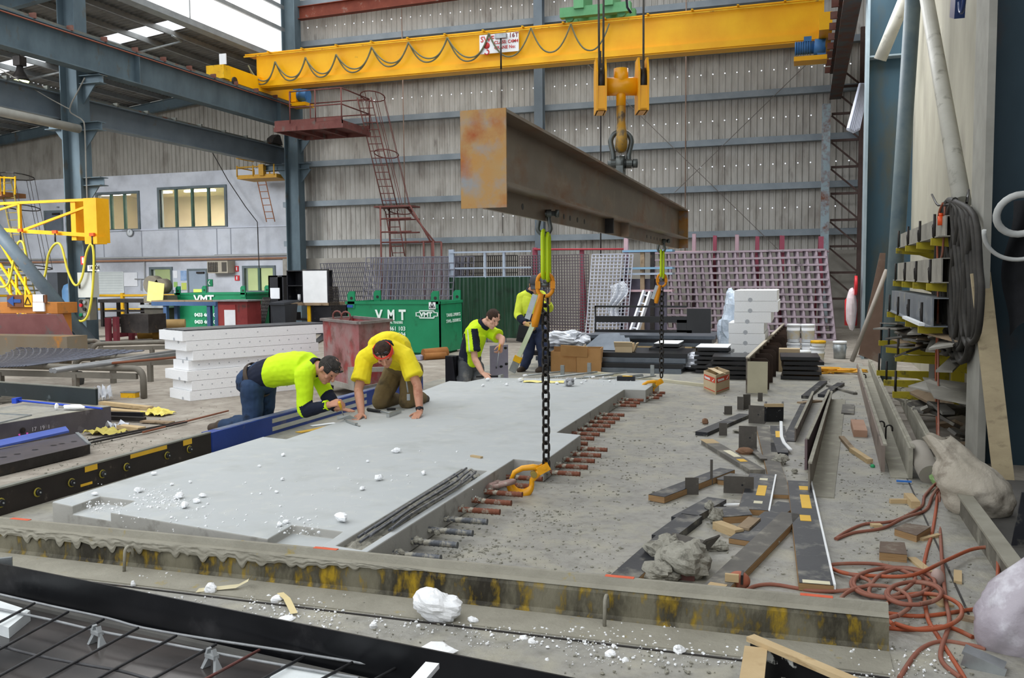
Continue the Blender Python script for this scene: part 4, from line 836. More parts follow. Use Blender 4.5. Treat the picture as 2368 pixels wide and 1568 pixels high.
# foam block stack
dirx = Vector((.447, .894, 0)); dw = Vector((-.894, .447, 0)); o0 = G(440, 928)
L_ = 2.12; hL = .137
spec = [(0, .0, .62, 1.95), (0, .03, .58, 1.9), (.0, -.03, .68, 1.9), (.16, .02, .46, 1.95), (.02, .06, .52, 2.0), (0, -.03, .66, 2.05), (-.03, -.08, .72, 2.25)]
tops = ['bottom', 'second from bottom', 'third from bottom', 'fourth from bottom', 'fifth from bottom', 'sixth from bottom', 'topmost, wider']
holem = M('foam hole', 'b5b8bd')
for i, (sx_, dy, w, L) in enumerate(spec):
    b = B(); o = o0+dirx*dy-dw*(.0 if i != 3 else -.06)+Vector((0, 0, i*hL+.002)); f = lambda u, v, z: o+dirx*(u)+dw*(v)+Vector((0, 0, z))
    b.prism([f(0, 0, 0), f(0, w, 0), f(L, w, 0), f(L, 0, 0)], (0, 0, hL-.004))
    bo = single('foam_block', b, foam_m, 'white foam block, %s in the long stack at left' % tops[i], 'foam block', 'foam blocks in the long stack')
    hb = B(); nh = 12 if i < 6 else 5
    for k in range(nh): p = f(.15+k*(L-.3)/(nh-1), -.0005, .07); hb.cyl(p, p-dw*.002, .010, 8)
    p = f(-.0005, w*.35, hL*.85 if i % 2 else hL*.12); hb.cyl(p, p-dirx*.002, .026, 10)
    obj('drilled_holes', hb, holem, bo, True)
zt_ = 7*hL+.002
for k in range(5): 
    o = o0+Vector((0, 0, zt_+.003))+dw*(.0+k*.13)-dirx*.06; single('metal_strip', B().prism([o, o+dw*.11, o+dw*.11+dirx*2.3, o+dirx*2.3], (0, 0, .012)), M('grey black strip', '4a4d52', '63666c', 3, .35, .5), 'thin dark metal strip on top of the foam stack, %s' % ['nearest the camera', 'second from the near side', 'middle one', 'second from the far side', 'farthest'][k], 'metal strip', 'metal strips on the foam stack')
# tubular trestles
gt = M('dusty steel tube', '6c675e', '7c776d', 3, .6, .2, c3='5a4a3e', t3=.62)
def trestle(p, q, lb, hz=.42, dv=(.25, .9, 0), legs=(.06, .94)):
    p = Vector(p); q = Vector(q); t = thing('tube_trestle', lb, 'trestle', ((p.x+q.x)/2, (p.y+q.y)/2, 0)); u = (q-p).normalized()
    up = Vector((0, 0, 1)); r = .14
    path = [Vector((q.x, q.y, .01)), Vector((q.x, q.y, hz-r))]+arc(Vector((q.x, q.y, hz-r))-u*r, r, 0, PI/2, 6, u, up)[1:]
    path += [Vector((p.x, p.y, hz))+u*r]+arc(Vector((p.x, p.y, hz-r))+u*r, r, 0, PI/2, 6, -u, up)[::-1][1:]+[Vector((p.x, p.y, .01))]
    obj('bent_tube', B().tube(path, .045, 10), gt, t, True)
    obj('lower_rail', B().bar(Vector((p.x, p.y, hz-.11))+u*.1, Vector((q.x, q.y, hz-.11))-u*.1, .05, .08), gt, t, True)
    for s in (.35, .7): c = p.lerp(q, s); obj('leg', B().b2((c.x-.035, c.y-.035, 0), (c.x+.035, c.y+.035, hz-.1)), gt, t, True)
    return t
q0 = G(333, 922); 
trestle(G(-160, 905), q0, 'bent steel tube trestle nearest the camera at left')
a = G(0, 853, .42)
qb = G(235, 835); trestle(G(-60, 838), qb, 'bent steel tube trestle behind, ending short of the foam stack')
trestle(G(175, 890), G(420, 880), 'bent steel tube trestle running behind the foam stack')
trestle(G(215, 845), G(410, 838), 'farthest bent steel tube trestle beside the foam stack')
trestle(G(-80, 850), G(150, 852), 'bent steel tube trestle at the left edge under the mesh')
# expanded mesh panel lying on the trestles
A, Bq, Cq, Dq = G(-60, 853, .46), G(60, 848, .46), G(338, 812, .46), G(40, 805, .46)
mm = M('mesh grey', '565a66', '6b6f7c', 3, .4, .5)
b = B(); nu, nv = 64, 14
def bil(u, v): return (A.lerp(Bq, u)).lerp(Dq.lerp(Cq, u), v)
for j in range(nv+1):
    b.tube([bil(i/nu, min(1, max(0, (j+(.5 if (i//2+j) % 2 else -.5))/nv)))+Vector((0, 0, .01)) for i in range(nu+1)], .011, 4, caps=False)
single('expanded_mesh_sheet', b, mm, 'grey steel mesh sheets lying flat on the tube trestles', 'mesh sheet')
tubeg = M('bare tube', '7b7c7d', '8f9091', 3, .45, .5)
for i, (p, q, r_, m, lb) in enumerate((((118, 857), (410, 812), .032, tubeg, 'long grey steel tube resting across the trestles, nearer the camera'), ((126, 858), (412, 818), .032, tubeg, 'long grey steel tube beside its twin across the trestles'), ((190, 846), (415, 826), .018, M('rust brown', '7b4a35', '8b573f', 4, .8), 'rusty brown bar resting across the trestles'))):
    z = .5; single('steel_tube', B().cyl(G(*p, z), G(*q, z), r_, 12), m, lb, 'tube')
p = G(180, 890); single('steel_disc', B().cyl(p+Vector((0, 0, .09)), p+Vector((.05, .02, .09)), .13, 20), black_m, 'black round disc standing on edge under the nearest trestle', 'disc')
p = G(295, 920); o = single('spirit_box', B().box(p+Vector((0, .05, .035)), (.23, .1, .07), rz=.1), yellow_w, 'small yellow and grey box on the floor before the trestle', 'box'); obj('lid', B().box(p+Vector((0, .05, .075)), (.24, .11, .012), rz=.1), galv, o, True)
# ================================================================== back area: mesh racks
def grid_panel(lb, bl, br, h, lean, nx, nz, bar, mat, shear=0, z0=0.02, name='mesh_panel', grp=None, dep=None):
    bl = Vector(bl); br = Vector(br); b = B(); lean = Vector(lean); dep = dep or bar
    f = lambda u, v: bl.lerp(br, u)+lean*v+Vector((0, 0, h*v+z0))
    nrm = Vector((-(br-bl).y, (br-bl).x, 0)).normalized()
    for i in range(nx+1): b.bar(f(i/nx, 0), f(i/nx, 1), bar, dep, up=nrm)
    for j in range(nz+1): b.bar(f(0, j/nz)-nrm*bar*.6, f(1, j/nz)-nrm*bar*.6, bar, dep*.8, up=nrm)
    return single(name, b, mat, lb, 'mesh panel', grp)
pk = M('pinkish grey primer', '9c8c94', 'ad9da5', 2, .6, 0, 0, 20, '6f6468', .62, 3)
for k in range(5):
    o = Vector((-.02*k, .07*k, 0)); grid_panel('pinkish grey grid panel in the wide leaning stack at the back right, %s' % ['frontmost', 'second', 'third', 'fourth', 'rearmost'][k], Vector((-3.75, 24.6, 0))+o, Vector((.75, 23.6, 0))+o, 2.25, (-.25, .4, 0), 20, 12, .05, pk, grp='grid panels stacked at the back right', dep=.07)
dkm = M('dark mesh', '554c50', '6a6066', 3, .6); ltm = M('light mesh', 'b2b4c0', 'c8cad4', 3, .4, .4)
for k in range(3):
    o = Vector((.04*k, .12*k, 0)); grid_panel('dark close mesh panel behind the standing worker, %s' % ['front', 'middle', 'rear'][k], Vector((PY(1200, 780, 21.5).x, 21.6, 0))+o, Vector((PY(1345, 780, 21).x, 21.3, 0))+o, ZY(1250, 592, 21.6), (-.1, .3, 0), 24, 30, .016, dkm, grp='dark mesh panels')
for k in range(4):
    o = Vector((.07*k, .1*k, 0)); grid_panel('bright silvery mesh panel right of the dark ones, %s' % ['frontmost', 'second', 'third', 'rearmost'][k], Vector((PY(1348, 780, 21).x, 21.2, 0))+o, Vector((PY(1418, 780, 21).x, 21.2, 0))+o, ZY(1380, 590, 21.4), (.12, .3, 0), 8, 26, .022, ltm, grp='silvery mesh panels')
gd = M('grey mesh', '62616a', '777681', 3, .5, .3)
for k in range(4):
    o = Vector((.1*k, .2*k, 0)); grid_panel('grey open grid panel leaning behind the green bin, %s' % ['frontmost', 'second', 'third', 'rearmost'][k], Vector((PY(832, 750, 21).x, 21, .0))+o, Vector((PY(1040, 750, 21).x, 21, .0))+o, ZY(900, 597, 21.4), (-.03, .5, 0), 18, 13, .022, gd, grp='grey grid panels behind the bin')
for k in range(2): 
    o = Vector((.1*k, .2*k, 0)); grid_panel('wire mesh sheet slanting against the base of the back wall, %s' % ['front', 'rear'][k], Vector((PY(770, 740, 26).x, 26, 0))+o, Vector((PY(870, 750, 25).x, 25.2, 0))+o, ZY(800, 610, 26.2), (-.6, .3, 0), 12, 14, .02, gd, grp='wire mesh sheets at the back wall')
grid_panel('black wire mesh sheet leaning beside the tool cupboard', (PY(772, 750, 23).x, 23, 0), (PY(800, 755, 23).x, 22.8, 0), ZY(780, 665, 23.2), (-.3, .3, 0), 8, 18, .018, dark_steel)
grid_panel('small black wire mesh frame leaning in front of the ground floor window', (PY(590, 745, 24).x, 24, 0), (PY(606, 745, 24).x, 24, 0), ZY(600, 690, 24.2), (.12, .3, 0), 5, 10, .03, dark_steel)
for k in range(2): grid_panel('dark mesh seen through the galvanised frame, %s' % ['front', 'rear'][k], Vector((PY(1046, 660, 23.5).x, 23.5+.2*k, .0)), Vector((PY(1190, 660, 23.5).x, 23.5+.2*k, .0)), ZY(1100, 590, 23.5)-.04, (0, .1, 0), 30, 14, .022, dark_steel, grp='mesh behind the galvanised frame')
# galvanised frame with green curtain
Yc = 21.4
t = thing('welding_screen', 'dark green welding screen curtain hung on a galvanised frame behind the workers', 'screen', (PY(1130, 780, Yc).x, Yc, 0))
gm2 = M('pale galvanised tube', '9aa5b4', 'abb5c2', 3, .4, .4)
for px, pt in ((1043, 577), (1120, 583), (1164, 583)): p = PY(px, 700, Yc); w = .07 if px == 1043 else .03; obj('post', B().b2((p.x-w, Yc+.05, 0), (p.x+w, Yc+.13, ZY(px, pt, Yc))), gm2, t, True)
xa, xb = PY(1040, 700, Yc).x, PY(1228, 700, Yc).x
for py in (583, 620, 641, 709): z = ZY(1100, py, Yc); obj('rail', B().b2((xa, Yc+.03, z-.02), (xb, Yc+.08, z+.02)), gm2, t, True)
cu = M('green vinyl', '13321f', '1a402c', 2, .3, 0, .2, 6, '0f2819', .6, 2, spec=.6)
zt2, zb2 = ZY(1100, 641, Yc), .12
obj('curtain', B().grid(lambda u, v: (xa+(xb-xa)*u, Yc-.02+.035*math.sin(u*60)*(1-v*.5)+.02*math.sin(u*17+3*v), zt2+(zb2-zt2)*v), 80, 8), cu, t, True)
# red A-frame racks
ra = M('rack maroon', '8d3f50', '9c4d5e', 3, .6); rp_ = M('rack pink grey', 'b3949c', 'c2a5ac', 3, .6)
t = thing('storage_rack', 'maroon and pink steel A-frame rack behind the mesh panels at right', 'rack', (-2, 25.4, 0))
for px, pt, m, w in ((1447, 549, rp_, .09), (1604, 541, rp_, .1), (1652, 545, ra, .1), (1703, 543, rp_, .1), (1750, 547, ra, .1), (1807, 545, ra, .12), (1897, 547, ra, .12), (1345, 578, ra, .1), (1237, 573, ra, .12)):
    Yp = 25.2 if px > 1500 else 23.2; p = PY(px, 700, Yp); b = B(); zt3 = ZY(px, pt, Yp); b.b2((p.x-w/2, Yp, 0), (p.x+w/2, Yp+.1, zt3)); obj('upright', b, m, t, True)
    obj('brace', B().bar((p.x-w*1.2, Yp+1.2, 0.05), (p.x-w*.3, Yp+.15, zt3), .06, .08), ra, t, True)
obj('rail', B().cyl((PY(1237, 577, 23.2).x, 23.15, ZY(1300, 576, 23.2)), (PY(1450, 577, 23.2).x, 23.15, ZY(1400, 577, 23.2)), .03, 6), M('rail red', 'b04048'), t, True)
obj('rail', B().cyl((PY(1450, 582, 25.1).x, 25.1, ZY(1500, 582, 25.1)), (.6, 25.1, ZY(1700, 585, 25.1)), .03, 6), rp_, t, True)
# shelving frame between the meshes, with dark sheets
t = thing('sheet_rack', 'pink and grey post rack holding dark sheets behind the aluminium ladder', 'rack', (PY(1480, 760, 21.8).x, 21.8, 0))
for px, m in ((1447, rp_), (1485, wood_d), (1508, dark_steel)): p = PY(px, 700, 21.8); obj('post', B().b2((p.x-.05, 21.8, 0), (p.x+.05, 21.9, ZY(px, 553 if px == 1447 else 580, 21.8))), m, t, True)
for py, m in ((580, M('rail blue', '7fa5c0')), (620, M('rail blue', '')), (633, gm2), (672, rp_)): z = ZY(1480, py, 21.8); obj('shelf', B().b2((PY(1440, 700, 21.8).x, 21.75, z-.03), (PY(1555, 700, 21.8).x, 22.2, z+.02)), m, t, True)
obj('sheet', B().b2((PY(1450, 700, 21.9).x, 22.0, .05), (PY(1540, 700, 21.9).x, 22.1, ZY(1480, 645, 22))), M('violet grey sheet', '5d5a68', '75727f', 2, .4, .3), t, True)
obj('sheet', B().b2((PY(1433, 700, 21.7).x, 21.6, .05), (PY(1442, 700, 21.7).x, 21.75, ZY(1440, 644, 21.7))), black_m, t, True)
# aluminium ladder
t = thing('aluminium_ladder', 'pale aluminium ladder leaning among the racks behind the black frame', 'ladder', G(1465, 790))
b = B(); alm = M('aluminium', 'd9dde6', 'e8ebf2', 3, .3, .5)
for (p, q) in (((1458, 768), (1490, 673)), ((1473, 770), (1504, 675))): obj('stile', B().bar(PY(*p, 20.3).lerp(PY(*q, 20.8), -.32), PY(*q, 20.8), .05, .09), alm, t, True)
for k in range(5): u = .1+k*.2; a = PY(1458, 768, 20.3).lerp(PY(1490, 673, 20.8), u); c = PY(1473, 770, 20.3).lerp(PY(1504, 675, 20.8), u); obj('rung', B().cyl(a, c, .02, 8), alm, t, True)
# white plastic sheet over the rack
def drape(name, pts, mat, lb, cat, th=.05): return single(name, blob_cloth(pts, th), mat, lb, cat)
film = M('crinkled plastic film', 'ccd0d8', 'e3e6ec', 6, .25, 0, .5, 14, spec=.7)
def crumple(c, r, seed, n=16, m=10, amp=.3, rot=None):
    b = B(); c = Vector(c); k = 0
    b.ell((0, 0, 0), r, None, n, m)
    out = []
    for p in b.v:
        s = 1+amp*noise.noise(Vector((p.x/r[0]*1.6+seed, p.y/r[1]*1.6, p.z/r[2]*1.6)))+amp*.6*noise.noise(Vector((p.x/r[0]*4+seed*2, p.y/r[1]*4, p.z/r[2]*4)))
        q = p*s; q = (rot @ q) if rot else q; out.append(c+q)
    lo = min(p.z for p in out); 
    b.v = out; b.sm = [False]*len(b.f); return b
p = PY(1432, 740, 20); single('plastic_sheet', B().grid(lambda u, v: (PY(1410, 740, 20).x+.30*u*(1+.3*math.sin(v*5))+.05*math.sin(v*7), 20+.06*math.sin(u*14+v*9), .62+.80*(1-v)+.12*u), 12, 14, smooth=False), film, 'white plastic sheet draped over a rail beside the ladder', 'plastic sheet')
# ================================================================== precast slab
slab_m = M('fresh concrete', 'b4b8b8', 'bdc0c0', 1.3, .75, 0, .03, 40, 'a9aca9', .64, 2.6, c4='c4c5c0', t4=.66, s4=6, soft=.14)
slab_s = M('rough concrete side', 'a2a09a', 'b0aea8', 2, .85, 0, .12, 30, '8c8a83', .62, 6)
T = .18
out = [(-4.76, 4.66), (-4.51, 4.60), (-4.16, 4.545), (-2.85, 4.32), (-2.50, 4.285), (-2.22, 4.235), (-2.22, 6.84), (-1.96, 6.80), (-1.96, 8.06), (-2.21, 8.12), (-2.21, 11.48), (-1.93, 11.48), (-1.93, 12.6), (-4.40, 12.35), (-4.52, 11.78), (-4.80, 11.83), (-4.8, 11.7), (-4.54, 8.08), (-4.52, 7.13), (-4.80, 7.18)]
b = B(); b.prism([(x, y, .015) for x, y in out], (0, 0, T-.015)); so_ = obj('slab_tmp', b, slab_m)
def cutter(poly, z0): return obj('cut', B().prism([(x, y, z0) for x, y in poly[::-1]], (0, 0, .5)), slab_s)
bb_ = so_.location.copy()
cs_ = [cutter([(-4.52, 4.4), (-4.56, 4.88), (-4.24, 4.84), (-4.15, 4.4)], .125), cutter([(-2.86, 4.1), (-2.90, 4.62), (-2.54, 4.58), (-2.49, 4.1)], .125), cutter([(-2.44, 4.32), (-2.49, 6.38), (-2.28, 6.36), (-2.27, 4.29)], .135)]
for c_ in cs_:
    m_ = so_.modifiers.new('b', 'BOOLEAN'); m_.operation = 'DIFFERENCE'; m_.solver = 'EXACT'; m_.object = c_
bpy.context.view_layer.update()
me = bpy.data.meshes.new_from_object(so_.evaluated_get(bpy.context.evaluated_depsgraph_get()))
for c_ in cs_+[so_]: bpy.data.objects.remove(c_)
slab = thing('concrete_slab', 'large pale grey precast concrete slab with starter bars, lying on the casting bed', 'slab', bb_)
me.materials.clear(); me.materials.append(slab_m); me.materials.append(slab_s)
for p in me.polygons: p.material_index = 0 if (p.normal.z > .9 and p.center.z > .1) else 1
po = bpy.data.objects.new('slab_body', me); COL.objects.link(po); po.parent = slab; bevel(po, .008, 2)
# rough mortar and loose rods in the long recess
rough_mort = M('rough mortar', '8f8c80', 'a5a296', 12, .95, 0, .6, 45, '6f6c62', .6, 20)
b = B(); b.grid(lambda u, v: (-2.445+(-.045*u)+v*(.165-.0*u), 4.35+1.98*u, .150+.022*noise.noise(Vector((u*26, v*5, 1)))+.012*noise.noise(Vector((u*70, v*14, 3)))), 90, 12); obj('rough_mortar', b, rough_mort, slab, True)
rod_m = M('wet grey rebar', '54565a', '74767a', 8, .4, .5, .2, 60, '9a968a', .62, 12)
rr = random.Random(3)
for k in range(9):
    x0 = -2.40+.018*k; y0 = 4.42+rr.uniform(0, .35); y1 = 6.25-rr.uniform(0, .5); z = .178+.012*(k % 3)
    pts = [(x0+.0*k, y0, z), (x0-.01, (y0+y1)/2-.3, z+.01), (x0-.03+.004*k, (y0+y1)/2+.4, z+.012), (x0-.03, y1, z+.02)]
    if k in (1, 4, 6): pts += [(x0-.02, y1+.06, z+.03), (x0+.02, y1+.04, z+.005)]
    single('loose_rod', B().tube(smooth_path(pts, 4), .0085, 7), rod_m, 'bent grey steel rod in the long recess of the slab, %s' % ORD[k], 'rod', 'loose rods in the slab recess')
# starter bars
rust_bar = M('rusty rebar', '6e3d2c', '82503c', 6, .7, .2, .2, 60, 'aaa596', .62, 16); grey_bar = M('grey rebar', '4a4c50', '62656a', 6, .5, .4, .2, 60, '9b978b', .58, 14)
def rebar(x0, x1, r, seed):
    b = B(); n = 40; rs = []; pts = []
    for i in range(n+1): pts.append((x0+(x1-x0)*i/n, 0, 0)); rs.append(r*(1.0 if i % 4 else 1.16))
    b.tube(pts, rs, 9); 
    rg = random.Random(seed)
    return b
ys = [4.58+.2575*k for k in range(30)]
for k, y in enumerate(ys):
    if y > 12.3: break
    prot = 6.8 < y < 8.06; x0, x1 = (-1.96, -1.70) if prot else (-2.21, -1.94)
    if y > 11.5: x0, x1 = -1.93, -1.78
    if k in (22, 23): continue
    o = obj('starter_bar', rebar(0, x1-x0+.03, .0185, k), grey_bar if k < 4 else rust_bar, slab); o.location = Vector((x0-.015, y, .075))-bb_; o.rotation_euler = (0, 0, math.radians(rr.uniform(-2, 2)))
    b = B()
    for j in range(5): b.ell((x0-slab.location.x+.005+.012*j, y-slab.location.y+rr.uniform(-.02, .02), .075-slab.location.z+rr.uniform(-.01, .016)), (rr.uniform(.012, .022), rr.uniform(.014, .024), rr.uniform(.012, .02)), None, 7, 5, jit=.2, seed=k*7+j)
    obj('mortar_collar', b, rough_mort, slab)
# ================================================================== lifting gear
chain_m = M('black chain', '2a2826', '383532', 10, .45, .5, .1, 60, '4f463c', .62, 14); hook_y = M('hook yellow', 'e89f08', 'f3ad14', 4, .35, .0, .02, 40, '7a5618', .72, 14, spec=.5)
gal_d = M('dull shackle steel', '565a58', '6c706d', 8, .4, .6); lime = M('lime paint', 'b9d40e', 'c8e01c', 4, .35, 0, 0, 30, '7a8420', .7, 20); org = M('orange coupling', 'e08a10', 'ec9a1c', 5, .4, 0, .02, 40, '6f4c1c', .7, 20)
def stadium(L, W, n=8):  # closed path in XZ plane centred at 0
    r = W/2; h = L/2-r; return arc((0, 0, h), r, 0, PI, n, (1, 0, 0), (0, 0, 1))+arc((0, 0, -h), r, PI, 2*PI, n, (1, 0, 0), (0, 0, 1))
lm = B().tube(stadium(.083, .058), .0095, 7, closed=True)
def shackle(b, c, w, h, r, pin=True):  # bow shackle, pin at c along x, bow upward
    c = Vector(c); hw = w/2; pts = [c+Vector((-hw, 0, 0)), c+Vector((-hw, 0, h*.25)), c+Vector((-hw*1.25, 0, h*.5))]+[c+Vector((hw*1.35*math.cos(a), 0, h*.62+hw*1.35*math.sin(a))) for a in [PI-PI*i/10 for i in range(11)]]+[c+Vector((hw*1.25, 0, h*.5)), c+Vector((hw, 0, h*.25)), c+Vector((hw, 0, 0))]
    b.tube(smooth_path(pts, 2), r, 10); 
    for s in (-1, 1): b.lathe([(0, -r*1.1), (r*1.9, -r*1.1), (r*1.9, r*1.1), (0, r*1.1)], c+Vector((s*hw, 0, 0)), 14, axis=(1, 0, 0), smooth=False)
    return b
def sling(x, y, ztop, zbot, lb, seed):
    t = thing('lifting_chain', lb, 'chain', (x, y, zbot), group=None); W_ = Matrix.Rotation(.35, 3, 'Z')
    p_link = .0645; rotz = [.35+PI/4, .35-PI/4]
    # master oblong links
    for s, dx, ry in ((0, -.01, .0), (1, .02, .04)):
        b = B().tube([Matrix.Rotation(1.72, 3, 'Z') @ p for p in stadium(.35, .10)], .016, 9, closed=True); o = obj('oblong_link', b, lime, t); o.location = (dx*1.0, .02*s, ztop-.175-zbot-.02*s)
    zc = ztop-.40
    b = B().tube([Matrix.Rotation(.35, 3, 'Z') @ p for p in stadium(.17, .115)], .015, 9, closed=True); o = obj('coupling', b, org, t); o.location = (0, 0, zc-zbot)
    o2 = obj('coupling_pin', B().cyl((-.03, -.01, 0), (.03, .01, 0), .018, 10), gal_d, o)
    for s in (-1, 1): obj('coupling_jaw', B().box((s*.052, s*.018, 0), (.035, .045, .055), rz=.35), org, o)
    b = B(); b.tube([(-.02, -.04, zc-.07-zbot), (-.035, -.05, zc-.16-zbot), (-.06, -.06, zc-.26-zbot), (-.065, -.06, zc-.31-zbot)], [.02, .028, .032, .024], 10); obj('shortening_hook', b, org, t)
    b = B(); b.bar((-.05, -.09, zc-.07-zbot), (-.11, -.1, zc-.25-zbot), .042, .004, up=(0, 1, 0)); obj('tag_plate', b, galv, t)
    zz_ = zc-.12; k = 0
    while zz_ > zbot+.06:
        o = obj('link', lm, chain_m, t) if k == 0 else None
        if k == 0: first = o
        else: o = first.copy(); COL.objects.link(o); o.parent = t
        o.location = (0, 0, zz_-zbot); o.rotation_euler = (0, 0, rotz[k % 2]); k += 1; zz_ -= p_link
    return t
def hook(x, y, z, lb, rz=.35):
    """self-locking hook lying tilted: eye at upper right, bowl at lower left"""
    t = thing('lifting_hook', lb, 'hook', (x, y, z), rz)
    # bowl: thick crescent in local XZ plane
    c = Vector((-.01, 0, .105)); pts = []; rs = []
    for i in range(19):
        a = math.radians(165+i*(205)/18); pts.append(c+Vector((.082*math.cos(a), 0, .088*math.sin(a)))); rs.append(.02+.022*math.sin(PI*min(1, i/16)))
    pts += [Vector((.115, 0, .17)), Vector((.135, 0, .215))]; rs += [.027, .022]
    obj('hook_body', B().tube(pts, rs, 12), hook_y, t)
    obj('latch', B().tube([(-.09, 0, .12), (-.06, 0, .185), (.0, 0, .215), (.08, 0, .222), (.13, 0, .215)], [.014, .019, .022, .024, .024], 9), hook_y, t)
    obj('pivot_pin', B().cyl((.085, -.035, .17), (.085, .035, .17), .024, 12), M('pin grey', '8b7a3a', '9c8a48'), t)
    b = B(); 
    for s in (-1, 1): b.bar((.115, s*.028, .19), (.2, s*.028, .235), .012, .06); 
    b.cyl((.165, -.04, .222), (.165, .04, .222), .016, 10); obj('clevis', b, hook_y, t)
    return t
def lug_shackle(x, y, z, rz, lb):
    t = thing('anchor_shackle', lb, 'shackle', (x, y, z), rz); rb = M('brown shackle', '8b7068', '9d8279', 6, .5, .3, .1, 40, 'a8a396', .6, 14)
    b = B(); pts = [(0, -.045, .04), (.06, -.055, .055), (.12, -.05, .075), (.165, 0, .085), (.12, .05, .075), (.06, .055, .055), (0, .045, .04)]; obj('bow', B().tube(smooth_path(pts, 4), .019, 10), rb, t)
    obj('pin', B().cyl((0, -.08, .04), (0, .08, .04), .03, 14), rb, t); obj('anchor_tongue', B().tube([(.01, 0, .04), (-.08, 0, .015), (-.16, 0, -.01)], [.034, .03, .024], 10), rb, t); return t
BXC = -1.835
sling(-1.83, 6.42, 1.99, .18, 'black lifting chain with lime and orange links nearest the camera', 1)
sling(-1.83, 12.15, 1.99, .20, 'black lifting chain with lime and orange links at the far end of the slab', 2)
hook(-2.0, 6.36, .0, 'yellow lifting hook at the slab notch nearest the camera'); hook(-2.0, 12.05, .0, 'yellow lifting hook at the far end of the slab')
lug_shackle(-2.18, 6.22, .06, -.1, 'brown anchor shackle held by the near yellow hook'); lug_shackle(-2.2, 11.95, .06, -.1, 'brown anchor shackle held by the far yellow hook')
# spreader beam
z0, z1 = 2.20, 2.645; w2_ = .145; ya, yb = 5.12, 13.85
rust_st = M('mill steel', '7c6e60', '978878', 1.6, .42, .35, .04, 20, '8c5f3c', .6, 2.6, c4='9c8c78', t4=.62, s4=5, soft=.1, st=(1, .5, 1)); pl_m = M('rusty end plate', 'b57a2a', 'a88a5c', 2.4, .6, .1, .05, 20, '8d8f90', .58, 5, c4='9a4f24', t4=.62, s4=3.2, soft=.1)
t = thing('spreader_beam', 'long rusty steel lifting beam hanging above the slab', 'beam', (BXC, (ya+yb)/2, 2.06))
b = B(); hbeam(b, (BXC, ya, (z0+z1)/2), (BXC, yb, (z0+z1)/2), z1-z0, 2*w2_, .02, .014); obj('beam_section', b, rust_st, t, True)
obj('end_plate', B().b2((BXC-w2_, ya-.014, 2.065), (BXC+w2_, ya, 2.648)), pl_m, t, True); obj('end_plate', B().b2((BXC-w2_, yb, 2.065), (BXC+w2_, yb+.014, 2.648)), pl_m, t, True)
obj('lug_plate', B().b2((BXC-.012, ya, 2.06), (BXC+.012, yb, z0)), rust_st, t, True)
for y in [5.5, 5.85, 6.75, 6.95, 7.15, 7.4, 7.65, 10.9, 11.2, 11.45, 11.7, 11.95, 12.6]: obj('lug_hole', B().cyl((BXC-.014, y, 2.125), (BXC+.014, y, 2.125), .022, 10), black_m, t, True)
obj('stiffener', B().b2((BXC+.012, 9.3, 2.06), (BXC+.09, 9.34, z0)), rust_st, t, True); obj('stiffener', B().b2((BXC+.012, 8.5, 2.06), (BXC+.09, 8.54, z0)), dark_steel, t, True)
obj('top_lug', B().box((BXC, 9.35, 2.73), (.07, .16, .2)).cyl((BXC-.04, 9.35, 2.82), (BXC+.04, 9.35, 2.82), .085, 18), gal_d, t, True)
for y, s, lb in ((6.42, 1, 'bow shackle joining the near chain to the spreader beam'), (12.15, 1, 'bow shackle joining the far chain to the spreader beam')):
    t = thing('bow_shackle', lb, 'shackle', (BXC, y, 1.95), .35); b = shackle(B(), (0, 0, 0), .07, .17, .016); b.v = [Vector((p.x, p.y, .165-p.z)) for p in b.v]; o = obj('bow', b, gal_d, t)
    obj('pin', B().cyl((-.075, 0, .165), (.085, 0, .165), .02, 10).cyl((.085, 0, .165), (.11, 0, .165), .032, 6), gal_d, t)
t = thing('bow_shackle', 'large bow shackle between crane hook and spreader beam', 'shackle', (BXC, 9.35, 2.82), .3)
obj('bow', shackle(B(), (0, 0, 0), .16, .36, .027), gal_d, t); obj('pin', B().cyl((-.14, 0, 0), (.12, 0, 0), .032, 14), gal_d, t); obj('nut', B().cyl((.12, 0, 0), (.17, 0, 0), .05, 6), gal_d, t)
# hook block
t = thing('hook_block', 'yellow twin-sheave crane hook block with a worn hook, hanging on wire ropes', 'hook block', (BXC, 9.35, 3.3), .3); Z = 3.3
def zof(py): return PY(1435, py, 9.35).z-Z
zs = zof(200)
for s in (-1, 1):
    x = s*.215; b = B(); hh = .27
    for e in (-.045, .045):
        path = [(x+e-.01, -.15, zs-hh), (x+e-.01, .15, zs-hh), (x+e-.01, .17, zs+.12), (x+e-.01, .1, zs+hh), (x+e-.01, -.1, zs+hh), (x+e-.01, -.17, zs+.12)]; b.prism(path, (.02, 0, 0))
    b.b2((x-.045, -.15, zs-hh), (x+.045, -.12, zs-.02)); b.b2((x-.045, -.15, zs-hh), (x+.045, .15, zs-hh+.02)); obj('sheave_housing', b, hook_y, t)
    obj('sheave', B().cyl((x-.03, 0, zs+.03), (x+.03, 0, zs+.03), .155, 24), dark_steel, t)
b = B(); b.cyl((-.18, 0, zs-.0), (.18, 0, zs-.0), .095, 8); b.cyl((0, 0, zs+.0), (0, 0, zs+.18), .075, 20); b.cyl((0, 0, zs-.2), (0, 0, zs), .05, 16); obj('crosshead', b, hook_y, t)
hp = []; hr = []
zc_ = zof(318)
for i, (x, z, r) in enumerate(((0, zs-.15, .045), (0, zs-.24, .05), (-.01, zc_+.17, .045), (-.035, zc_+.1, .05), (-.075, zc_+.02, .055), (-.07, zc_-.06, .06), (-.01, zc_-.1, .065), (.05, zc_-.06, .055), (.075, zc_+.01, .04), (.07, zc_+.06, .02))): hp.append((0, x, z)); hr.append(r)
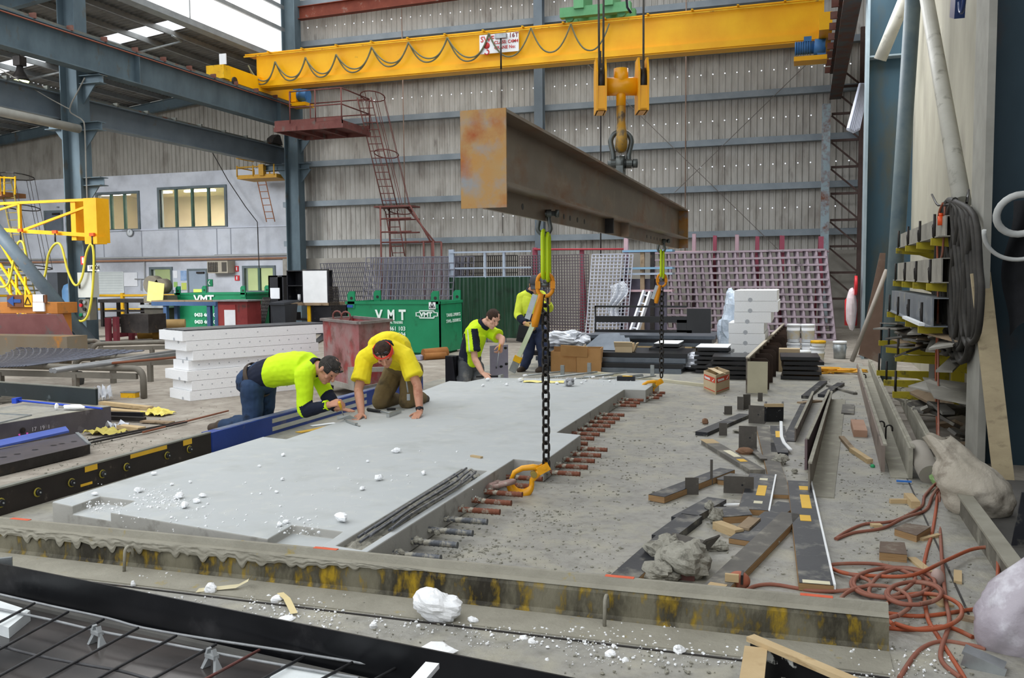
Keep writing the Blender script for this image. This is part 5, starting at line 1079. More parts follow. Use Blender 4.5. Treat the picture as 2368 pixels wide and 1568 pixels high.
hh_ = obj('hook', B().tube(smooth_path(hp, 3), [hr[min(i//3, 9)]*(1-(i % 3)/3)+hr[min(i//3+1, 9)]*((i % 3)/3) for i in range(28)], 12), M('worn hook', 'c28f1c', '8b7a58', 9, .5, .3, .1, 40, '5d5347', .56, 9), t)
rope_m = M('wire rope', '4d4b45', '66635b', 40, .5, .4, .4, 150, st=(1, 1, .4))
for s, dx in ((-1, -.02), (-1, .02), (1, 0.0)):
    for yy in ((-.15,) if dx else (-.15,)): obj('wire_rope', B().cyl((s*.215+dx, yy+.02, zs+.05), (s*.215+dx*1.6, yy+.02, 5.6-Z), .011, 6), rope_m, t)
obj('control_cable', B().tube([(.06, .3, 5.6-Z), (.09, .3, 4.62-Z), (.1, .3, 4.5-Z), (.14, .3, 4.44-Z)], .014, 6), black_m, t)
# ================================================================== workers
V = Vector
skin = M('skin', 'c08a70', 'cb967c', 8, .55, 0, .04, 60, 'b0755c', .62, 6); skin2 = M('skin fair', 'd3a188', 'dbac94', 8, .55, 0, .04, 60, 'c08870', .62, 6)
hiv = M('hi-vis lime fabric', 'c9f014', 'd6fa20', 3, .8, 0, .25, 7, 'b4d80e', .64, 4); hivy = M('bright yellow fabric', 'f3dc1c', 'fbe832', 3, .8, 0, .3, 8, 'dcc214', .62, 5)
navy = M('navy fabric', '151b2b', '1d2437', 4, .9, 0, .25, 8); denim = M('blue denim', '26374f', '32486a', 3, .9, 0, .3, 10, '1b222d', .58, 4)
khaki = M('khaki trousers', '6b5a3c', '7b6a4a', 3, .9, 0, .3, 10, '4f4430', .62, 4); grit = M('dusty charcoal trousers', '45484c', '5a5d60', 3, .9, 0, .3, 10, '7d7c78', .6, 4)
hair_d = M('dark greying hair', '2c2826', '4a4541', 30, .8, 0, .8, 80); hair_b = M('dark brown hair', '33241c', '4a362a', 30, .8, 0, .8, 80); boot_m = M('work boot', '3a2f26', '4c4035', 5, .7)
band = M('silver stripe', 'c5c8c2', 'd2d4ce', 3, .5)
KP = 1.2
def cap(b, p, q, r1, r2=None, n=12):
    p = Vector(p); q = Vector(q); r2 = r1 if r2 is None else r2; r1 *= KP; r2 *= KP
    b.tube([p, p.lerp(q, .5), q], [r1, (r1+r2)/2, r2], n); b.ell(p, r1, None, n, 8); b.ell(q, r2, None, n, 8)
def remesh(name, b, vox, mats, parent, it=2, mfun=None, fac=.5):
    me = bpy.data.meshes.new('t'); me.from_pydata([tuple(p) for p in b.v], [], b.f); o = bpy.data.objects.new('t', me); COL.objects.link(o)
    m = o.modifiers.new('r', 'REMESH'); m.mode = 'VOXEL'; m.voxel_size = vox
    s = o.modifiers.new('s', 'SMOOTH'); s.factor = fac; s.iterations = it
    bpy.context.view_layer.update(); m2 = bpy.data.meshes.new_from_object(o.evaluated_get(bpy.context.evaluated_depsgraph_get())); bpy.data.objects.remove(o)
    c = B(); c.v = [v.co.copy() for v in m2.vertices]; c.f = [list(p.vertices) for p in m2.polygons]; c.sm = [True]*len(c.f)
    c.m = [mfun(p.center, p.normal) if mfun else 0 for p in m2.polygons]
    return obj(name, c, mats, parent, world=True)
def hand(b, w, d, nrm, side, curl=.3, s=1.0, fist=False):
    """palm from wrist w along d; nrm points out of the back of the hand; side: direction of the thumb"""
    s = s*KP; w = Vector(w); d = Vector(d).normalized(); nrm = Vector(nrm); nrm = (nrm-d*nrm.dot(d)).normalized(); t = Vector(side); t = (t-d*t.dot(d)-nrm*t.dot(nrm)).normalized()
    for i in range(4):
        o = t*(.027-.018*i)*s; cap(b, w+o*.5, w+d*.085*s+o, .014*s/KP, .0115*s/KP, 8)
        L = (.072, .08, .075, .06)[i]*s; p = w+d*.088*s+o; a = (1.25 if fist else curl*.5); dd = d
        sp = (t*(.10-.07*i)) if not fist else Vector((0, 0, 0))
        for k, f in enumerate((.45, .32, .26)):
            dd = (dd*math.cos(a)-nrm*math.sin(a)).normalized(); q = p+(dd+sp*(.6 if k == 0 else .2)).normalized()*L*f*1.05; cap(b, p, q, (.0098, .009, .0082)[k]*s/KP, (.009, .0082, .0075)[k]*s/KP, 8); p = q; a = (1.45 if fist else curl*.6); 
            if fist: dd2 = dd
            # rotate direction for the next phalanx
    p = w+d*.022*s+t*.022*s; q = p+(t*.75+d*.6-nrm*(.5 if fist else .15)).normalized()*.042*s; cap(b, p, q, .0135*s/KP, .0105*s/KP, 8); q2 = q+(d*.9+t*(.1 if fist else .35)-nrm*(.6 if fist else .1)).normalized()*.04*s; cap(b, q, q2, .0105*s/KP, .009*s/KP, 8)
def loft(b, st, n=20):
    """st: (centre, axis_right, axis_front, r_right, r_front)"""
    k = len(b.v)
    for c, r, f, a, e in st:
        c = Vector(c)
        for j in range(n): g = 2*PI*j/n; b.v.append(c+Vector(r)*a*math.cos(g)+Vector(f)*e*math.sin(g))
    for i in range(len(st)-1):
        for j in range(n): j2 = (j+1) % n; b.f.append([k+i*n+j, k+i*n+j2, k+(i+1)*n+j2, k+(i+1)*n+j]); b.m.append(0); b.sm.append(True)
    b.f.append([k+j for j in range(n)][::-1]); b.f.append([k+(len(st)-1)*n+j for j in range(n)]); b.m += [0, 0]; b.sm += [True]*2
def spine(b, pts, right, wid, dep):
    """pts joints pelvis..neck, right vector, widths and depths per joint"""
    P = smooth_path(pts, 3); m = len(P); st = []; right = Vector(right).normalized()
    for i, p in enumerate(P):
        u = i/(m-1)*(len(pts)-1); k = min(int(u), len(pts)-2); f = u-k
        t = (P[min(i+1, m-1)]-P[max(i-1, 0)]).normalized(); r = (right-t*right.dot(t)).normalized(); fr = t.cross(r)
        st.append((p, r, fr, wid[k]*(1-f)+wid[k+1]*f, dep[k]*(1-f)+dep[k+1]*f))
    loft(b, st); b.ell(P[0], (wid[0]*.95, wid[0]*.95, wid[0]*.7), None, 14, 8); 
def wrinkle(me, fn):
    co = [v.co.copy() for v in me.vertices]; nr = [v.normal.copy() for v in me.vertices]; out = []
    for c, n in zip(co, nr): q = c+n*fn(c); out += [q.x, q.y, q.z]
    me.vertices.foreach_set('co', out); me.update()
def person(lb, J, fwd, up, right, M_, opts):
    """J joints in world space; fwd/up face direction and crown direction; right: the person's right"""
    pel = Vector(J['pelvis']); t = thing('person', lb, 'person', (pel.x, pel.y, opts.get('z', 0)))
    b = B(); fwd = Vector(fwd).normalized(); up = Vector(up); up = (up-fwd*up.dot(fwd)).normalized(); rt = fwd.cross(up).normalized(); H = Vector(J['head'])
    HR = Matrix((rt*KP, fwd*KP, up*KP)).transposed()
    E = lambda x, y, z: H+HR @ Vector((x, y, z))
    b.ell(H+up*.02*KP, (.076, .096, .098), HR, 16, 12); b.ell(E(0, .025, -.055), (.058, .068, .07), HR, 14, 10); b.ell(E(0, .06, -.1), (.03, .03, .024), HR, 10, 8)
    b.tube([E(0, .09, .012), E(0, .112, -.03)], [.01, .017], 8); b.ell(E(0, .110, -.032), (.017, .014, .012), HR, 8, 6); b.ell(E(0, .078, .03), (.055, .018, .014), HR, 12, 8)
    b.ell(E(0, .088, -.068), (.024, .014, .010), HR, 10, 6)
    for s in (-1, 1): b.ell(E(s*.078, -.008, -.012), (.012, .02, .034), HR, 10, 8); b.ell(E(s*.045, .062, -.03), (.022, .02, .02), HR, 8, 6)
    nk = Vector(J['neck']); cap(b, E(0, -.02, -.05), nk, .056, .062); spn = [Vector(J[k]) for k in ('pelvis', 'waist', 'chest', 'upper')]
    spine(b, spn+[nk], right, (.15, .145, .165, .155, .065), (.11, .105, .115, .10, .06))
    for s in ('L', 'R'):
        sh, el, wr = Vector(J['sh'+s]), Vector(J['el'+s]), Vector(J['wr'+s]); cap(b, spn[3].lerp(nk, .2), sh, .062, .05); cap(b, sh, el, .052, .041)
        mid = el.lerp(wr, .3); b.tube([el, mid, wr], [.049, .052, .035], 12); b.ell(el, .049); b.ell(wr, .034)
        h = J['hand'+s]; hand(b, wr, *h[:3], curl=h[3], fist=h[4])
        hi, kn, an = Vector(J['hip'+s]), Vector(J['kn'+s]), Vector(J['an'+s]); cap(b, hi, kn, .075, .05); cap(b, kn, an, .05, .04)
    remesh('body', b, .0062, M_['skin'], t, 2)
    # face details
    for s in (-1, 1): obj('eye', B().ell(E(s*.03, .083, .006), (.012, .007, .006), HR, 10, 6), M('eye dark', '2a211d'), t, True)
    # hair
    b = B(); b.ell(H+up*.026-fwd*.006, (.084, .1, .1), HR, 18, 12); hb = opts.get('hairline', .03)
    c2 = B(); keep = []
    for f in b.f:
        c = (sum((b.v[i] for i in f), Vector())/len(f)-H)/KP; y, z = c.dot(fwd), c.dot(up); 
        if z > hb+(.035 if y > .05 else -.06 if y < -.02 else -.01): keep.append(f)
    c2.v = [p+(p-H).normalized()*.010*noise.noise(p*60) for p in b.v]; c2.f = keep; c2.m = [0]*len(keep); c2.sm = [True]*len(keep)
    ho = obj('hair', c2, M_['hair'], t, True); so2 = ho.modifiers.new('s', 'SOLIDIFY'); so2.thickness = .012
    # shirt
    b = B(); spine(b, spn+[nk.lerp(spn[3], .45)], right, (.19, .185, .215, .205, .1), (.155, .16, .17, .155, .1)); sl = opts['sleeve']
    for s in ('L', 'R'):
        sh, el, wr = Vector(J['sh'+s]), Vector(J['el'+s]), Vector(J['wr'+s]); cap(b, spn[3].lerp(nk, .2), sh, .10, .08, 14)
        if sl == 'short': q = sh.lerp(el, .72); b.tube([sh, sh.lerp(el, .4), q], [.096, .095, .104], 14); b.ell(sh, .096)
        else: cap(b, sh, el, .076, .06, 14); b.tube([el, el.lerp(wr, .5), el.lerp(wr, .93)], [.072, .062, .05], 14)
    so3 = remesh('shirt', b, .0075, M_['shirt'], t, 4, opts.get('sfun'))
    wrinkle(so3.data, lambda c: .006+.010*noise.noise(c*4.5)+.008*noise.noise(V((c.x*8, c.y*12, c.z*8)))+.004*noise.noise(c*22))
    # collar
    ax = (nk-spn[3]).normalized(); obj('collar', B().lathe([(.094, -.02), (.086, .035), (.098, .035), (.108, -.02), (.094, -.02)], nk.lerp(spn[3], .12), 20, axis=ax), M_['collar'], t, True)
    # trousers
    b = B(); pw = spn[0].lerp(spn[1], .55); b.ell(spn[0], (.2, .18, .17)); cap(b, spn[0], pw, .14, .145, 14)
    for s in ('L', 'R'):
        hi, kn, an = Vector(J['hip'+s]), Vector(J['kn'+s]), Vector(J['an'+s]); cap(b, hi, kn, .105, .075, 14); cap(b, kn, kn.lerp(an, .92), .075, .062, 14)
    so4 = remesh('trousers', b, .009, M_['trousers'], t, 4)
    wrinkle(so4.data, lambda c: .005+.010*noise.noise(c*6)+.006*noise.noise(V((c.x*9, c.y*9, c.z*15)))+.004*noise.noise(c*22))
    for s in ('L', 'R'):
        an, toe = Vector(J['an'+s]), Vector(J['toe'+s]); b = B(); cap(b, an, an.lerp(toe, .15), .05, .055); cap(b, an.lerp(toe, .15)-Vector((0, 0, .01)), toe, .048, .042); remesh('boot', b, .012, boot_m, t, 2)
    return t, E, HR, H
zfl = lambda v, z: V((v.x, v.y, z))
# --- worker leaning from the left
n_, f_ = 8.12, 8.5   # near and far side of his body
J = dict(pelvis=PY(588, 883, 8.3), waist=PY(625, 862, 8.3), chest=PY(682, 850, 8.3), upper=PY(712, 850, 8.3), neck=PY(733, 850, 8.28), head=PY(759, 853, 8.26),
    shR=PY(703, 865, n_), elR=PY(706, 950, n_-.02), wrR=PY(762, 936, n_-.02), handR=((.9, -.1, .25), (-.2, -.7, .6), (.2, -.2, 1), .3, True),
    shL=PY(733, 855, f_), elL=PY(757, 915, f_-.05), wrL=PY(779, 945, f_-.1), handL=((1, -.1, -.05), (0, 0, 1), (0, 1, 0), .12, False),
    hipR=PY(584, 897, n_+.06), hipL=PY(612, 897, f_-.08), knR=zfl(PY(584, 985, n_+.06), .09), knL=zfl(PY(612, 985, f_-.08), .09))
for s in 'RL': J['an'+s] = J['kn'+s]+V((-.40, .02, -.02)); J['toe'+s] = J['an'+s]+V((-.13, 0, -.03))
def f1(c, n): 
    return 0
px_split = lambda root: None
def split_by_plane(p0, nrm, loc, a=0, bq=1):
    p0 = V(p0); nrm = V(nrm)
    return lambda c, n: bq if (c-p0).dot(nrm) < 0 else a
# material choice works on world-space centres (remesh runs in world space before parenting)
pw1 = PY(628, 858, 8.3); elw = J['elR']; 
def s1(c, n):
    if (c-pw1).dot(V((1, 0, -.0))) < 0: return 1
    for s in 'RL':
        e, w, sh = J['el'+s], J['wr'+s], J['sh'+s]; d = (w-e).normalized(); u = (c-e).dot(d); 
        if u > -.01 and ((c-e)-d*u).length < .09 and c.z < sh.z-.12: return 1
    return 0
p1, E, HR, H = person('man in lime hi-vis shirt and jeans leaning over the slab edge, holding a chisel', J, (.62, -.12, -.72), (.75, .0, .65), (0, -1, 0), dict(skin=skin, hair=hair_d, shirt=[hiv, navy], collar=navy, trousers=denim), dict(sleeve='long', sfun=s1, hairline=.0))
def glasses(par, E, HR, z=.06, y=.09):
    b = B(); b.tube([E(-.083, -.02, z-.005), E(-.08, .05, z), E(-.05, y, z), E(.05, y, z), E(.08, .05, z), E(.083, -.02, z-.005)], .004, 5)
    for s in (-1, 1): b.ell(E(s*.036, y+.002, z), (.028, .008, .017), HR, 10, 6)
    obj('sunglasses', b, M('dark lens', '101214', None, 3, .1, spec=.8), par, True)
glasses(p1, E, HR, .07, .088)
b = B(); 
for s in 'RL': e, w = J['el'+s], J['wr'+s]; b.lathe([(.056, -.024), (.054, .012), (.036, .012)], w-(w-e).normalized()*.03, 14, axis=(w-e))
obj('cuffs', b, hiv, p1, True)
obj('belt', B().lathe([(.2, -.025), (.204, 0), (.2, .025), (.19, .025), (.19, -.025), (.2, -.025)], J['pelvis'].lerp(J['waist'], .22), 24, axis=J['waist']-J['pelvis']), boot_m, p1, True)
t = thing('screwdriver', 'yellow-handled chisel held upright in the fist of the worker in jeans', 'chisel', G(797, 971, T)); a = PY(787, 938, n_-.04); c = G(797, 970, T); m_ = a.lerp(c, .25); obj('handle', B().cyl(a+(a-c)*.25, m_, .014, 10), yellow_w, t, True); obj('blade', B().cyl(m_, c, .006, 8), galv, t, True)
# --- man kneeling on the slab with the red headband
J = dict(pelvis=V((-4.42, 9.45, .62)), waist=V((-4.40, 9.3, .76)), chest=V((-4.38, 9.08, .88)), upper=V((-4.36, 8.93, .90)), neck=PY(893, 808, 8.82), head=PY(888, 817, 8.70),
    shR=PY(845, 828, 8.9), elR=PY(829, 902, 8.75), wrR=PY(836, 960, 8.48), handR=((.12, -1, -.15), (0, 0, 1), (1, 0, 0), .15, False),
    shL=PY(937, 824, 8.92), elL=PY(965, 890, 8.85), wrL=PY(971, 953, 8.72), handL=((.15, -1, -.15), (0, 0, 1), (-1, 0, 0), .15, False),
    hipR=V((-4.50, 9.42, .58)), hipL=V((-4.28, 9.42, .58)), knR=G(869, 948, T)+V((0, 0.1, .08)), knL=G(932, 946, T)+V((0, .1, .08)))
for s in 'RL': J['wr'+s].z = max(J['wr'+s].z, T+.035); J['an'+s] = J['kn'+s]+V((0, .42, -.02)); J['toe'+s] = J['an'+s]+V((0, .12, -.03))
p2, E, HR, H = person('man in yellow shirt and red headband kneeling on the slab on both hands', J, (.35, -.62, -.72), (.1, -.75, .66), (-1, 0, 0), dict(skin=skin, hair=hair_b, shirt=[hivy, navy], collar=navy, trousers=khaki), dict(sleeve='short', hairline=.01))
obj('headband', B().lathe([(.108, -.03), (.112, 0), (.105, .032), (.096, .032), (.098, -.03), (.108, -.03)], E(0, .004, .042), 24, axis=HR @ V((0, .25, 1))).xf(Matrix.Identity(4)), M('red band', 'e23a2a', 'ec4836', 4, .8, 0, .1, 20), p2, True)
glasses(p2, E, HR, .085, .07)
w_ = J['wrL']; obj('wrist_watch', B().lathe([(.041, -.014), (.043, 0), (.041, .014), (.034, .014), (.034, -.014), (.041, -.014)], w_.lerp(J['elL'], .12), 16, axis=J['elL']-w_).ell(w_.lerp(J['elL'], .12)+V((.01, -.034, .0)), (.016, .008, .016)), black_m, p2, True)
hm = V((-4.17, 9.0, .62)); obj('keychain', B().tube([hm, hm+V((.03, -.05, -.1)), hm+V((.06, -.08, -.22))], .008, 6).box(hm+V((.07, -.09, -.27)), (.03, .02, .07)), galv, p2, True)
p_ = PY(926, 842, 8.78)
# --- man kneeling behind the slab
Yw = 12.75
J = dict(pelvis=PY(1085, 845, Yw), waist=PY(1088, 815, Yw), chest=PY(1097, 783, Yw-.03), upper=PY(1105, 762, Yw-.05), neck=PY(1121, 748, Yw-.06), head=PY(1139, 736, Yw-.1),
    shR=PY(1090, 768, Yw-.2), elR=PY(1098, 830, Yw-.28), wrR=PY(1115, 862, Yw-.42), handR=((.75, -.55, -.3), (0, -.2, 1), (.3, .5, 0), .35, False),
    shL=PY(1128, 765, Yw+.12), elL=PY(1161, 783, Yw), wrL=PY(1159, 797, Yw-.12), handL=((-.1, -.3, -1), (.8, -.5, 0), (-.3, -.6, .3), .6, True),
    hipR=PY(1078, 850, Yw-.1), hipL=PY(1100, 850, Yw+.1), knR=zfl(PY(1075, 880, Yw-.25), .09), knL=zfl(PY(1105, 880, Yw-.1), .09))
for s in 'RL': J['an'+s] = J['kn'+s]+V((-.28, .3, -.02)); J['toe'+s] = J['an'+s]+V((-.08, .08, -.03))
sr = J['shR']
def s3(c, n):
    # navy side panel and sleeve underside, with two silver stripes over the shoulder
    a, e = J['shR'], J['elR']; d = (e-a).normalized(); u = (c-a).dot(d); q = (c-a)-d*u
    if u > -.03 and q.length < .11 and c.y < Yw:
        if q.x > .03: return 1
        return 2 if (-.012 < q.x+.02 < .004) else 0
    if c.y < Yw-.02 and c.z < J['chest'].z+.08 and -.09 < (c.x-J['waist'].x) < .02 and c.y < Yw-.1: return 1
    if c.x < J['waist'].x-.09: return 1 if c.z < J['chest'].z else 0
    return 0
p3, E, HR, H = person('man in lime polo shirt kneeling behind the far end of the slab, looking down', J, (.68, -.45, -.45), (.45, -.1, .85), (.35, -.9, 0), dict(skin=skin2, hair=hair_b, shirt=[hiv, navy, band], collar=navy, trousers=grit), dict(sleeve='short', sfun=s3, hairline=.015))
p_ = PY(1117, 790, Yw-.33)
c = PY(1149, 850, Yw-.3); a = PY(1155, 803, Yw-.2); t = thing('screwdriver', 'thin screwdriver with yellow handle held downward by the man in the lime polo', 'screwdriver', c); obj('handle', B().cyl(a+(a-c)*.15, a.lerp(c, .15), .014, 8), yellow_w, t, True); obj('blade', B().cyl(a.lerp(c, .15), c, .005, 6), galv, t, True)
# --- standing man partly hidden by the chain
Yw = 14.9
J = dict(pelvis=PY(1236, 762, Yw), waist=PY(1233, 738, Yw), chest=PY(1226, 706, Yw), upper=PY(1226, 686, Yw), neck=PY(1230, 672, Yw-.03), head=PY(1238, 658, Yw-.1),
    shR=PY(1208, 688, Yw-.05), elR=PY(1197, 728, Yw-.15), wrR=PY(1214, 748, Yw-.35), handR=((.5, -.3, -.4), (-.4, -.8, .2), (0, -.2, 1), .6, True),
    shL=PY(1250, 684, Yw+.05), elL=PY(1270, 712, Yw-.1), wrL=PY(1268, 700, Yw-.3), handL=((0, -.2, 1), (0, 1, 0), (-1, 0, 0), .6, True),
    hipR=PY(1226, 768, Yw), hipL=PY(1249, 768, Yw), knR=PY(1223, 815, Yw-.12), knL=PY(1256, 815, Yw-.1), anR=zfl(PY(1212, 852, Yw-.02), .08), anL=zfl(PY(1254, 850, Yw-.02), .08))
for s in 'RL': J['toe'+s] = J['an'+s]+V((-.03, -.17, -.04))
wz = J['waist'].z+.1
def s4(c, n):
    if c.z < wz and not ((c-J['elR']).length < .12): return 1
    if (c-J['wrR']).length < .12: return 1
    return 0
p4, E, HR, H = person('standing man in lime jumper, gloves and dark cap behind the near chain', J, (.2, -.7, -.62), (.1, -.3, .9), (-1, 0, 0), dict(skin=skin, hair=hair_d, shirt=[M('lime fleece', 'cddc3c', 'd8e64a', 3, .9, 0, .3, 8), navy], collar=navy, trousers=M('dark blue trousers', '2b3450', '3a4562', 3, .9, 0, .3, 9, '4f4c48', .6, 4)), dict(sleeve='long', sfun=s4, hairline=-.01))
obj('cap', B().ell(E(0, -.01, .06), (.09, .1, .075), HR, 16, 10).box(E(0, .12, .055), (.13, .09, .012), mat=HR), M('grey cap', '3f4045', '4c4d52', 5, .9), p4, True)
glv = M('tan glove', 'b39058', 'c2a068', 5, .9)
for s in 'RL': h = J['hand'+s]; b = B(); hand(b, J['wr'+s], *h[:3], curl=.6, fist=True, s=1.25); remesh('glove', b, .009, glv, p4, 2)
a, c = PY(1184, 860, 14.3), PY(1250, 712, 14.3); t = thing('straight_edge', 'long pale aluminium straight edge held slanting by the standing man', 'straight edge', c); obj('bar', B().bar(a, c, .08, .03, up=(0, 1, 0)), M('lime aluminium', 'c9d6b0', 'd8e0c8', 4, .4, .3), t, True); obj('shoe', B().bar(a, a.lerp(c, .18), .12, .035, up=(0, 1, 0)), galv, t, True); obj('clamp', B().box(a.lerp(c, .2), (.13, .06, .1), ry=.4), yellow_w, t, True)
p = PY(1212, 772, 14.5); single('tool_pouch', B().box(p, (.2, .12, .28), ry=.2).box(p+V((.02, -.07, .02)), (.16, .04, .18), ry=.2), black_m, 'black tool pouch on the right hip of the standing man', 'pouch')
# tools on the slab
tm = M('trowel steel', 'a5a8a5', 'b5b8b5', 5, .35, .6)
a = G(795, 975, T); t = thing('trowel', 'steel float plate held at the slab edge below the chisel', 'trowel', G(800, 968, T)); b = B(); q = [PY(779, 962, 8.2), PY(808, 960, 8.25), PY(826, 968, 8.3), PY(780, 978, 8.2)]; q = [zfl(v, max(v.z, .19)) for v in q]; b.prism(q, (0, .006, .0)); obj('blade', b, tm, t, True)
a, c = G(802, 976, T), G(832, 987, T); t = thing('utility_knife', 'closed utility knife lying on the slab before the left hand of the kneeling man', 'knife', a); obj('handle', B().bar(a+V((0, 0, .015)), a.lerp(c, .75)+V((0, 0, .015)), .03, .022), tm, t, True); obj('blade', B().bar(a.lerp(c, .7)+V((0, 0, .012)), c+V((0, 0, .008)), .018, .004), galv, t, True)
a, c = G(851, 951, T), G(905, 960, T); t = thing('hammer', 'hammer with black grip lying on the slab between the kneeling man\'s hands', 'hammer', a); z = V((0, 0, .02)); obj('grip', B().tube([a+z, a.lerp(c, .3)+z, a.lerp(c, .55)+z], [.02, .018, .014], 10), rubber, t, True); obj('shaft', B().cyl(a.lerp(c, .5)+z, c+z, .01, 8), galv, t, True); d_ = G(925, 955, T)-G(897, 966, T); m_ = G(911, 960, T)+z; obj('head', B().bar(m_-d_*.5, m_+d_*.5, .035, .035), tm, t, True)
a, c = G(895, 950, T), G(935, 950, T); t = thing('chisel', 'short black-handled chisel lying behind the hammer on the slab', 'chisel', a); obj('handle', B().tube([a+z, a.lerp(c, .5)+z], [.016, .013], 8), rubber, t, True); obj('blade', B().bar(a.lerp(c, .5)+z, c+z*.4, .016, .006), galv, t, True)
a, c = G(1101, 874, T), G(1158, 873, T); t = thing('hammer', 'dark hammer under the hand of the man kneeling behind the slab', 'hammer', a); z = V((0, 0, .02)); obj('handle', B().cyl(a+z, c+z, .014, 8), rubber, t, True); obj('head', B().bar(c+z+V((0, -.06, 0)), c+z+V((0, .08, 0)), .04, .04), tm, t, True)
# ================================================================== formwork round the slab, left side
def plate(b, p1, p2, h, th, z0=.012, h2=None, mi=0):
    """upright board on the floor from p1 to p2"""
    p1 = V((p1[0], p1[1], z0)); p2 = V((p2[0], p2[1], z0)); d = (p2-p1).normalized(); n = V((-d.y, d.x, 0))*th; h2 = h if h2 is None else h2
    b.add([p1, p2, p2+n, p1+n, p1+V((0, 0, h)), p2+V((0, 0, h2)), p2+n+V((0, 0, h2)), p1+n+V((0, 0, h))], [(3, 2, 1, 0), (4, 5, 6, 7), (0, 1, 5, 4), (1, 2, 6, 5), (2, 3, 7, 6), (3, 0, 4, 7)], mi); return b
XF = -5.33
fm = M('dark film ply', '1f1a18', '2a2320', 5, .45, 0, .03, 30, '5b5349', .7, 10)
t = thing('form_board', 'dark brown formwork board with round magnets and yellow tape along the left of the slab', 'formwork', (XF, 5.5, 0))
b = B(); b.b2((XF-.03, 3.6, .012), (XF, 7.12, .2)); obj('board', b, fm, t, True); obj('top_edge', B().b2((XF-.045, 3.6, .2), (XF+.004, 7.12, .212)), M('grey edge', '77776e', '88887f', 6, .7), t, True)
ringy = M('ring yellow', 'a89a3a', '6f6628', 12, .6)
for k, y in enumerate((4.45, 4.77, 5.09, 5.41, 5.73, 6.0, 6.5, 6.8)):
    for c_, r_ in (((XF+.004, y, .115), .03),): 
        o = obj('magnet', B().cyl((XF, y, .105), (XF+.025, y, .105), .024, 14), black_m, t, True); obj('magnet_ring', B().tube(arc((XF+.004, y, .105), .03, 0, 2*PI, 14, (0, 1, 0), (0, 0, 1))[:-1], .006, 5, closed=True), ringy, o, True); obj('magnet_bolt', B().cyl((XF+.025, y, .105), (XF+.032, y, .105), .007, 6), galv, o, True)
for ya_, yb_, za_, zb_ in ((6.05, 6.5, .165, .2), (5.55, 5.68, .155, .2), (6.72, 6.84, .15, .2), (5.5, 5.62, .05, .07)): obj('tape', B().b2((XF, ya_, za_), (XF+.003, yb_, zb_)), M('yellow tape', 'dfae2a', 'e8ba3a', 5, .6), t, True)
bb2 = M('royal blue paint', '1f3a86', '26459a', 2, .4, .1, .04, 20, '7a7568', .68, 5)
t = thing('side_form_beam', 'royal blue steel side form running behind the leaning worker', 'formwork', (XF-.03, 9, 0))
obj('beam', B().b2((XF-.12, 7.14, .012), (XF, 12.1, .2)), bb2, t, True); obj('dusty_top', B().b2((XF-.115, 7.3, .2), (XF-.02, 12.0, .203)), M('dusty blue top', '7b7d80', '5a6a94', 9, .8), t, True)
for z in (.045, .13): obj('silver_strip', B().b2((XF, 8.15, z), (XF+.004, 10.3, z+.045)), M('silver strip', 'b9bcb8', 'c8cbc7', 5, .4, .5), t, True)
for (p, q, w, m, lb, c) in (((690, 1000), (770, 985), .1, MATS['yellow tape'], 'small yellow tape scrap on the bed beside the blue form', 'tape'), ((720, 985), (775, 978), .08, paper, 'white paper scrap on the bed beside the blue form', 'paper')):
    single('scrap', B().bar(G(*p, .016), G(*q, .016), w, .004), m, lb, c)
# left casting: dark-edged slab with board, broom, foam
cs = M('dark stained concrete side', '4b464b', '5d585c', 3, .8, 0, .1, 20, '7c777a', .62, 4)
hS = .235; A1 = G(258, 988); A0 = G(0, 1036); dS = (A1-A0).normalized(); nS = V((-dS.y, dS.x, 0)); A0 = A0-dS*1.5
t = thing('concrete_block', 'low concrete casting with dark pencilled side at the left edge', 'slab', (A1.x-1, A1.y, 0))
obj('block_body', B().prism([A0, A1, A1+nS*1.1, A0+nS*1.1], (0, 0, hS)), cs, t, True); obj('block_top', B().prism([A0+V((0, 0, hS)), A1+V((0, 0, hS)), A1+nS*1.1+V((0, 0, hS)), A0+nS*1.1+V((0, 0, hS))], (0, 0, .006)), MATS['casting bed'], t, True)
chalk = M('chalk', 'b5aeb4', 'c4bdc3', 6, .9); fS = lambda px, py: (lambda d: CP+d*((A1-CP).dot(nS)/d.dot(nS)))(ray(px, py))
for s_, px, py, sz in (('17  19  1', 72, 998, .06), ('HEAT 6907600', 62, 1017, .06)): p = fS(px, py)-nS*.004; text('lettering', s_, chalk, t, p, sz, dS, (0, 0, 1), depth=.001, bold=-.001 if False else 0)
c_ = fS(52, 1002); obj('pink_ring', B().tube(arc(c_-nS*.012, .045, PI, 2*PI, 10, dS, (0, 0, 1)), .009, 6), M('pink paint', 'd84ba8', 'e25cb4', 5, .6), t, True); obj('cast_socket', B().cyl(c_+V((0, 0, .03)), c_+V((0, 0, .03))-nS*.01, .03, 12), dark_steel, t, True)
zt_ = hS+.008; p, q = G(-60, 914, zt_), G(222, 937, zt_); b = B(); plate(b, p, q, .18, .03, zt_); single('form_board', b, M('black green board', '1c2527', '252f31', 3, .4, 0, .02, 20, '5c666a', .7, 5), 'black board standing on the low casting behind the broom', 'board')
b = B(); plate(b, p+V((0, 0, 0)), q, .012, .035, zt_+.181); single('board_edging', b, MATS['grey edge'], 'pale edging strip on top of the black board on the casting', 'strip')
h0, h1 = G(42, 926, zt_+.04), G(236, 945, zt_+.02); t = thing('broom', 'blue-handled broom lying on the low casting', 'broom', h0); obj('handle', B().cyl(h0, h1, .012, 8), M('broom blue', '2748c0', '3054cc', 3, .4), t, True); obj('broom_head', B().box(h0+V((-.02, 0, .0)), (.05, .12, .06), rz=.3), M('broom blue', ''), t, True)
b = B(); rg = random.Random(5)
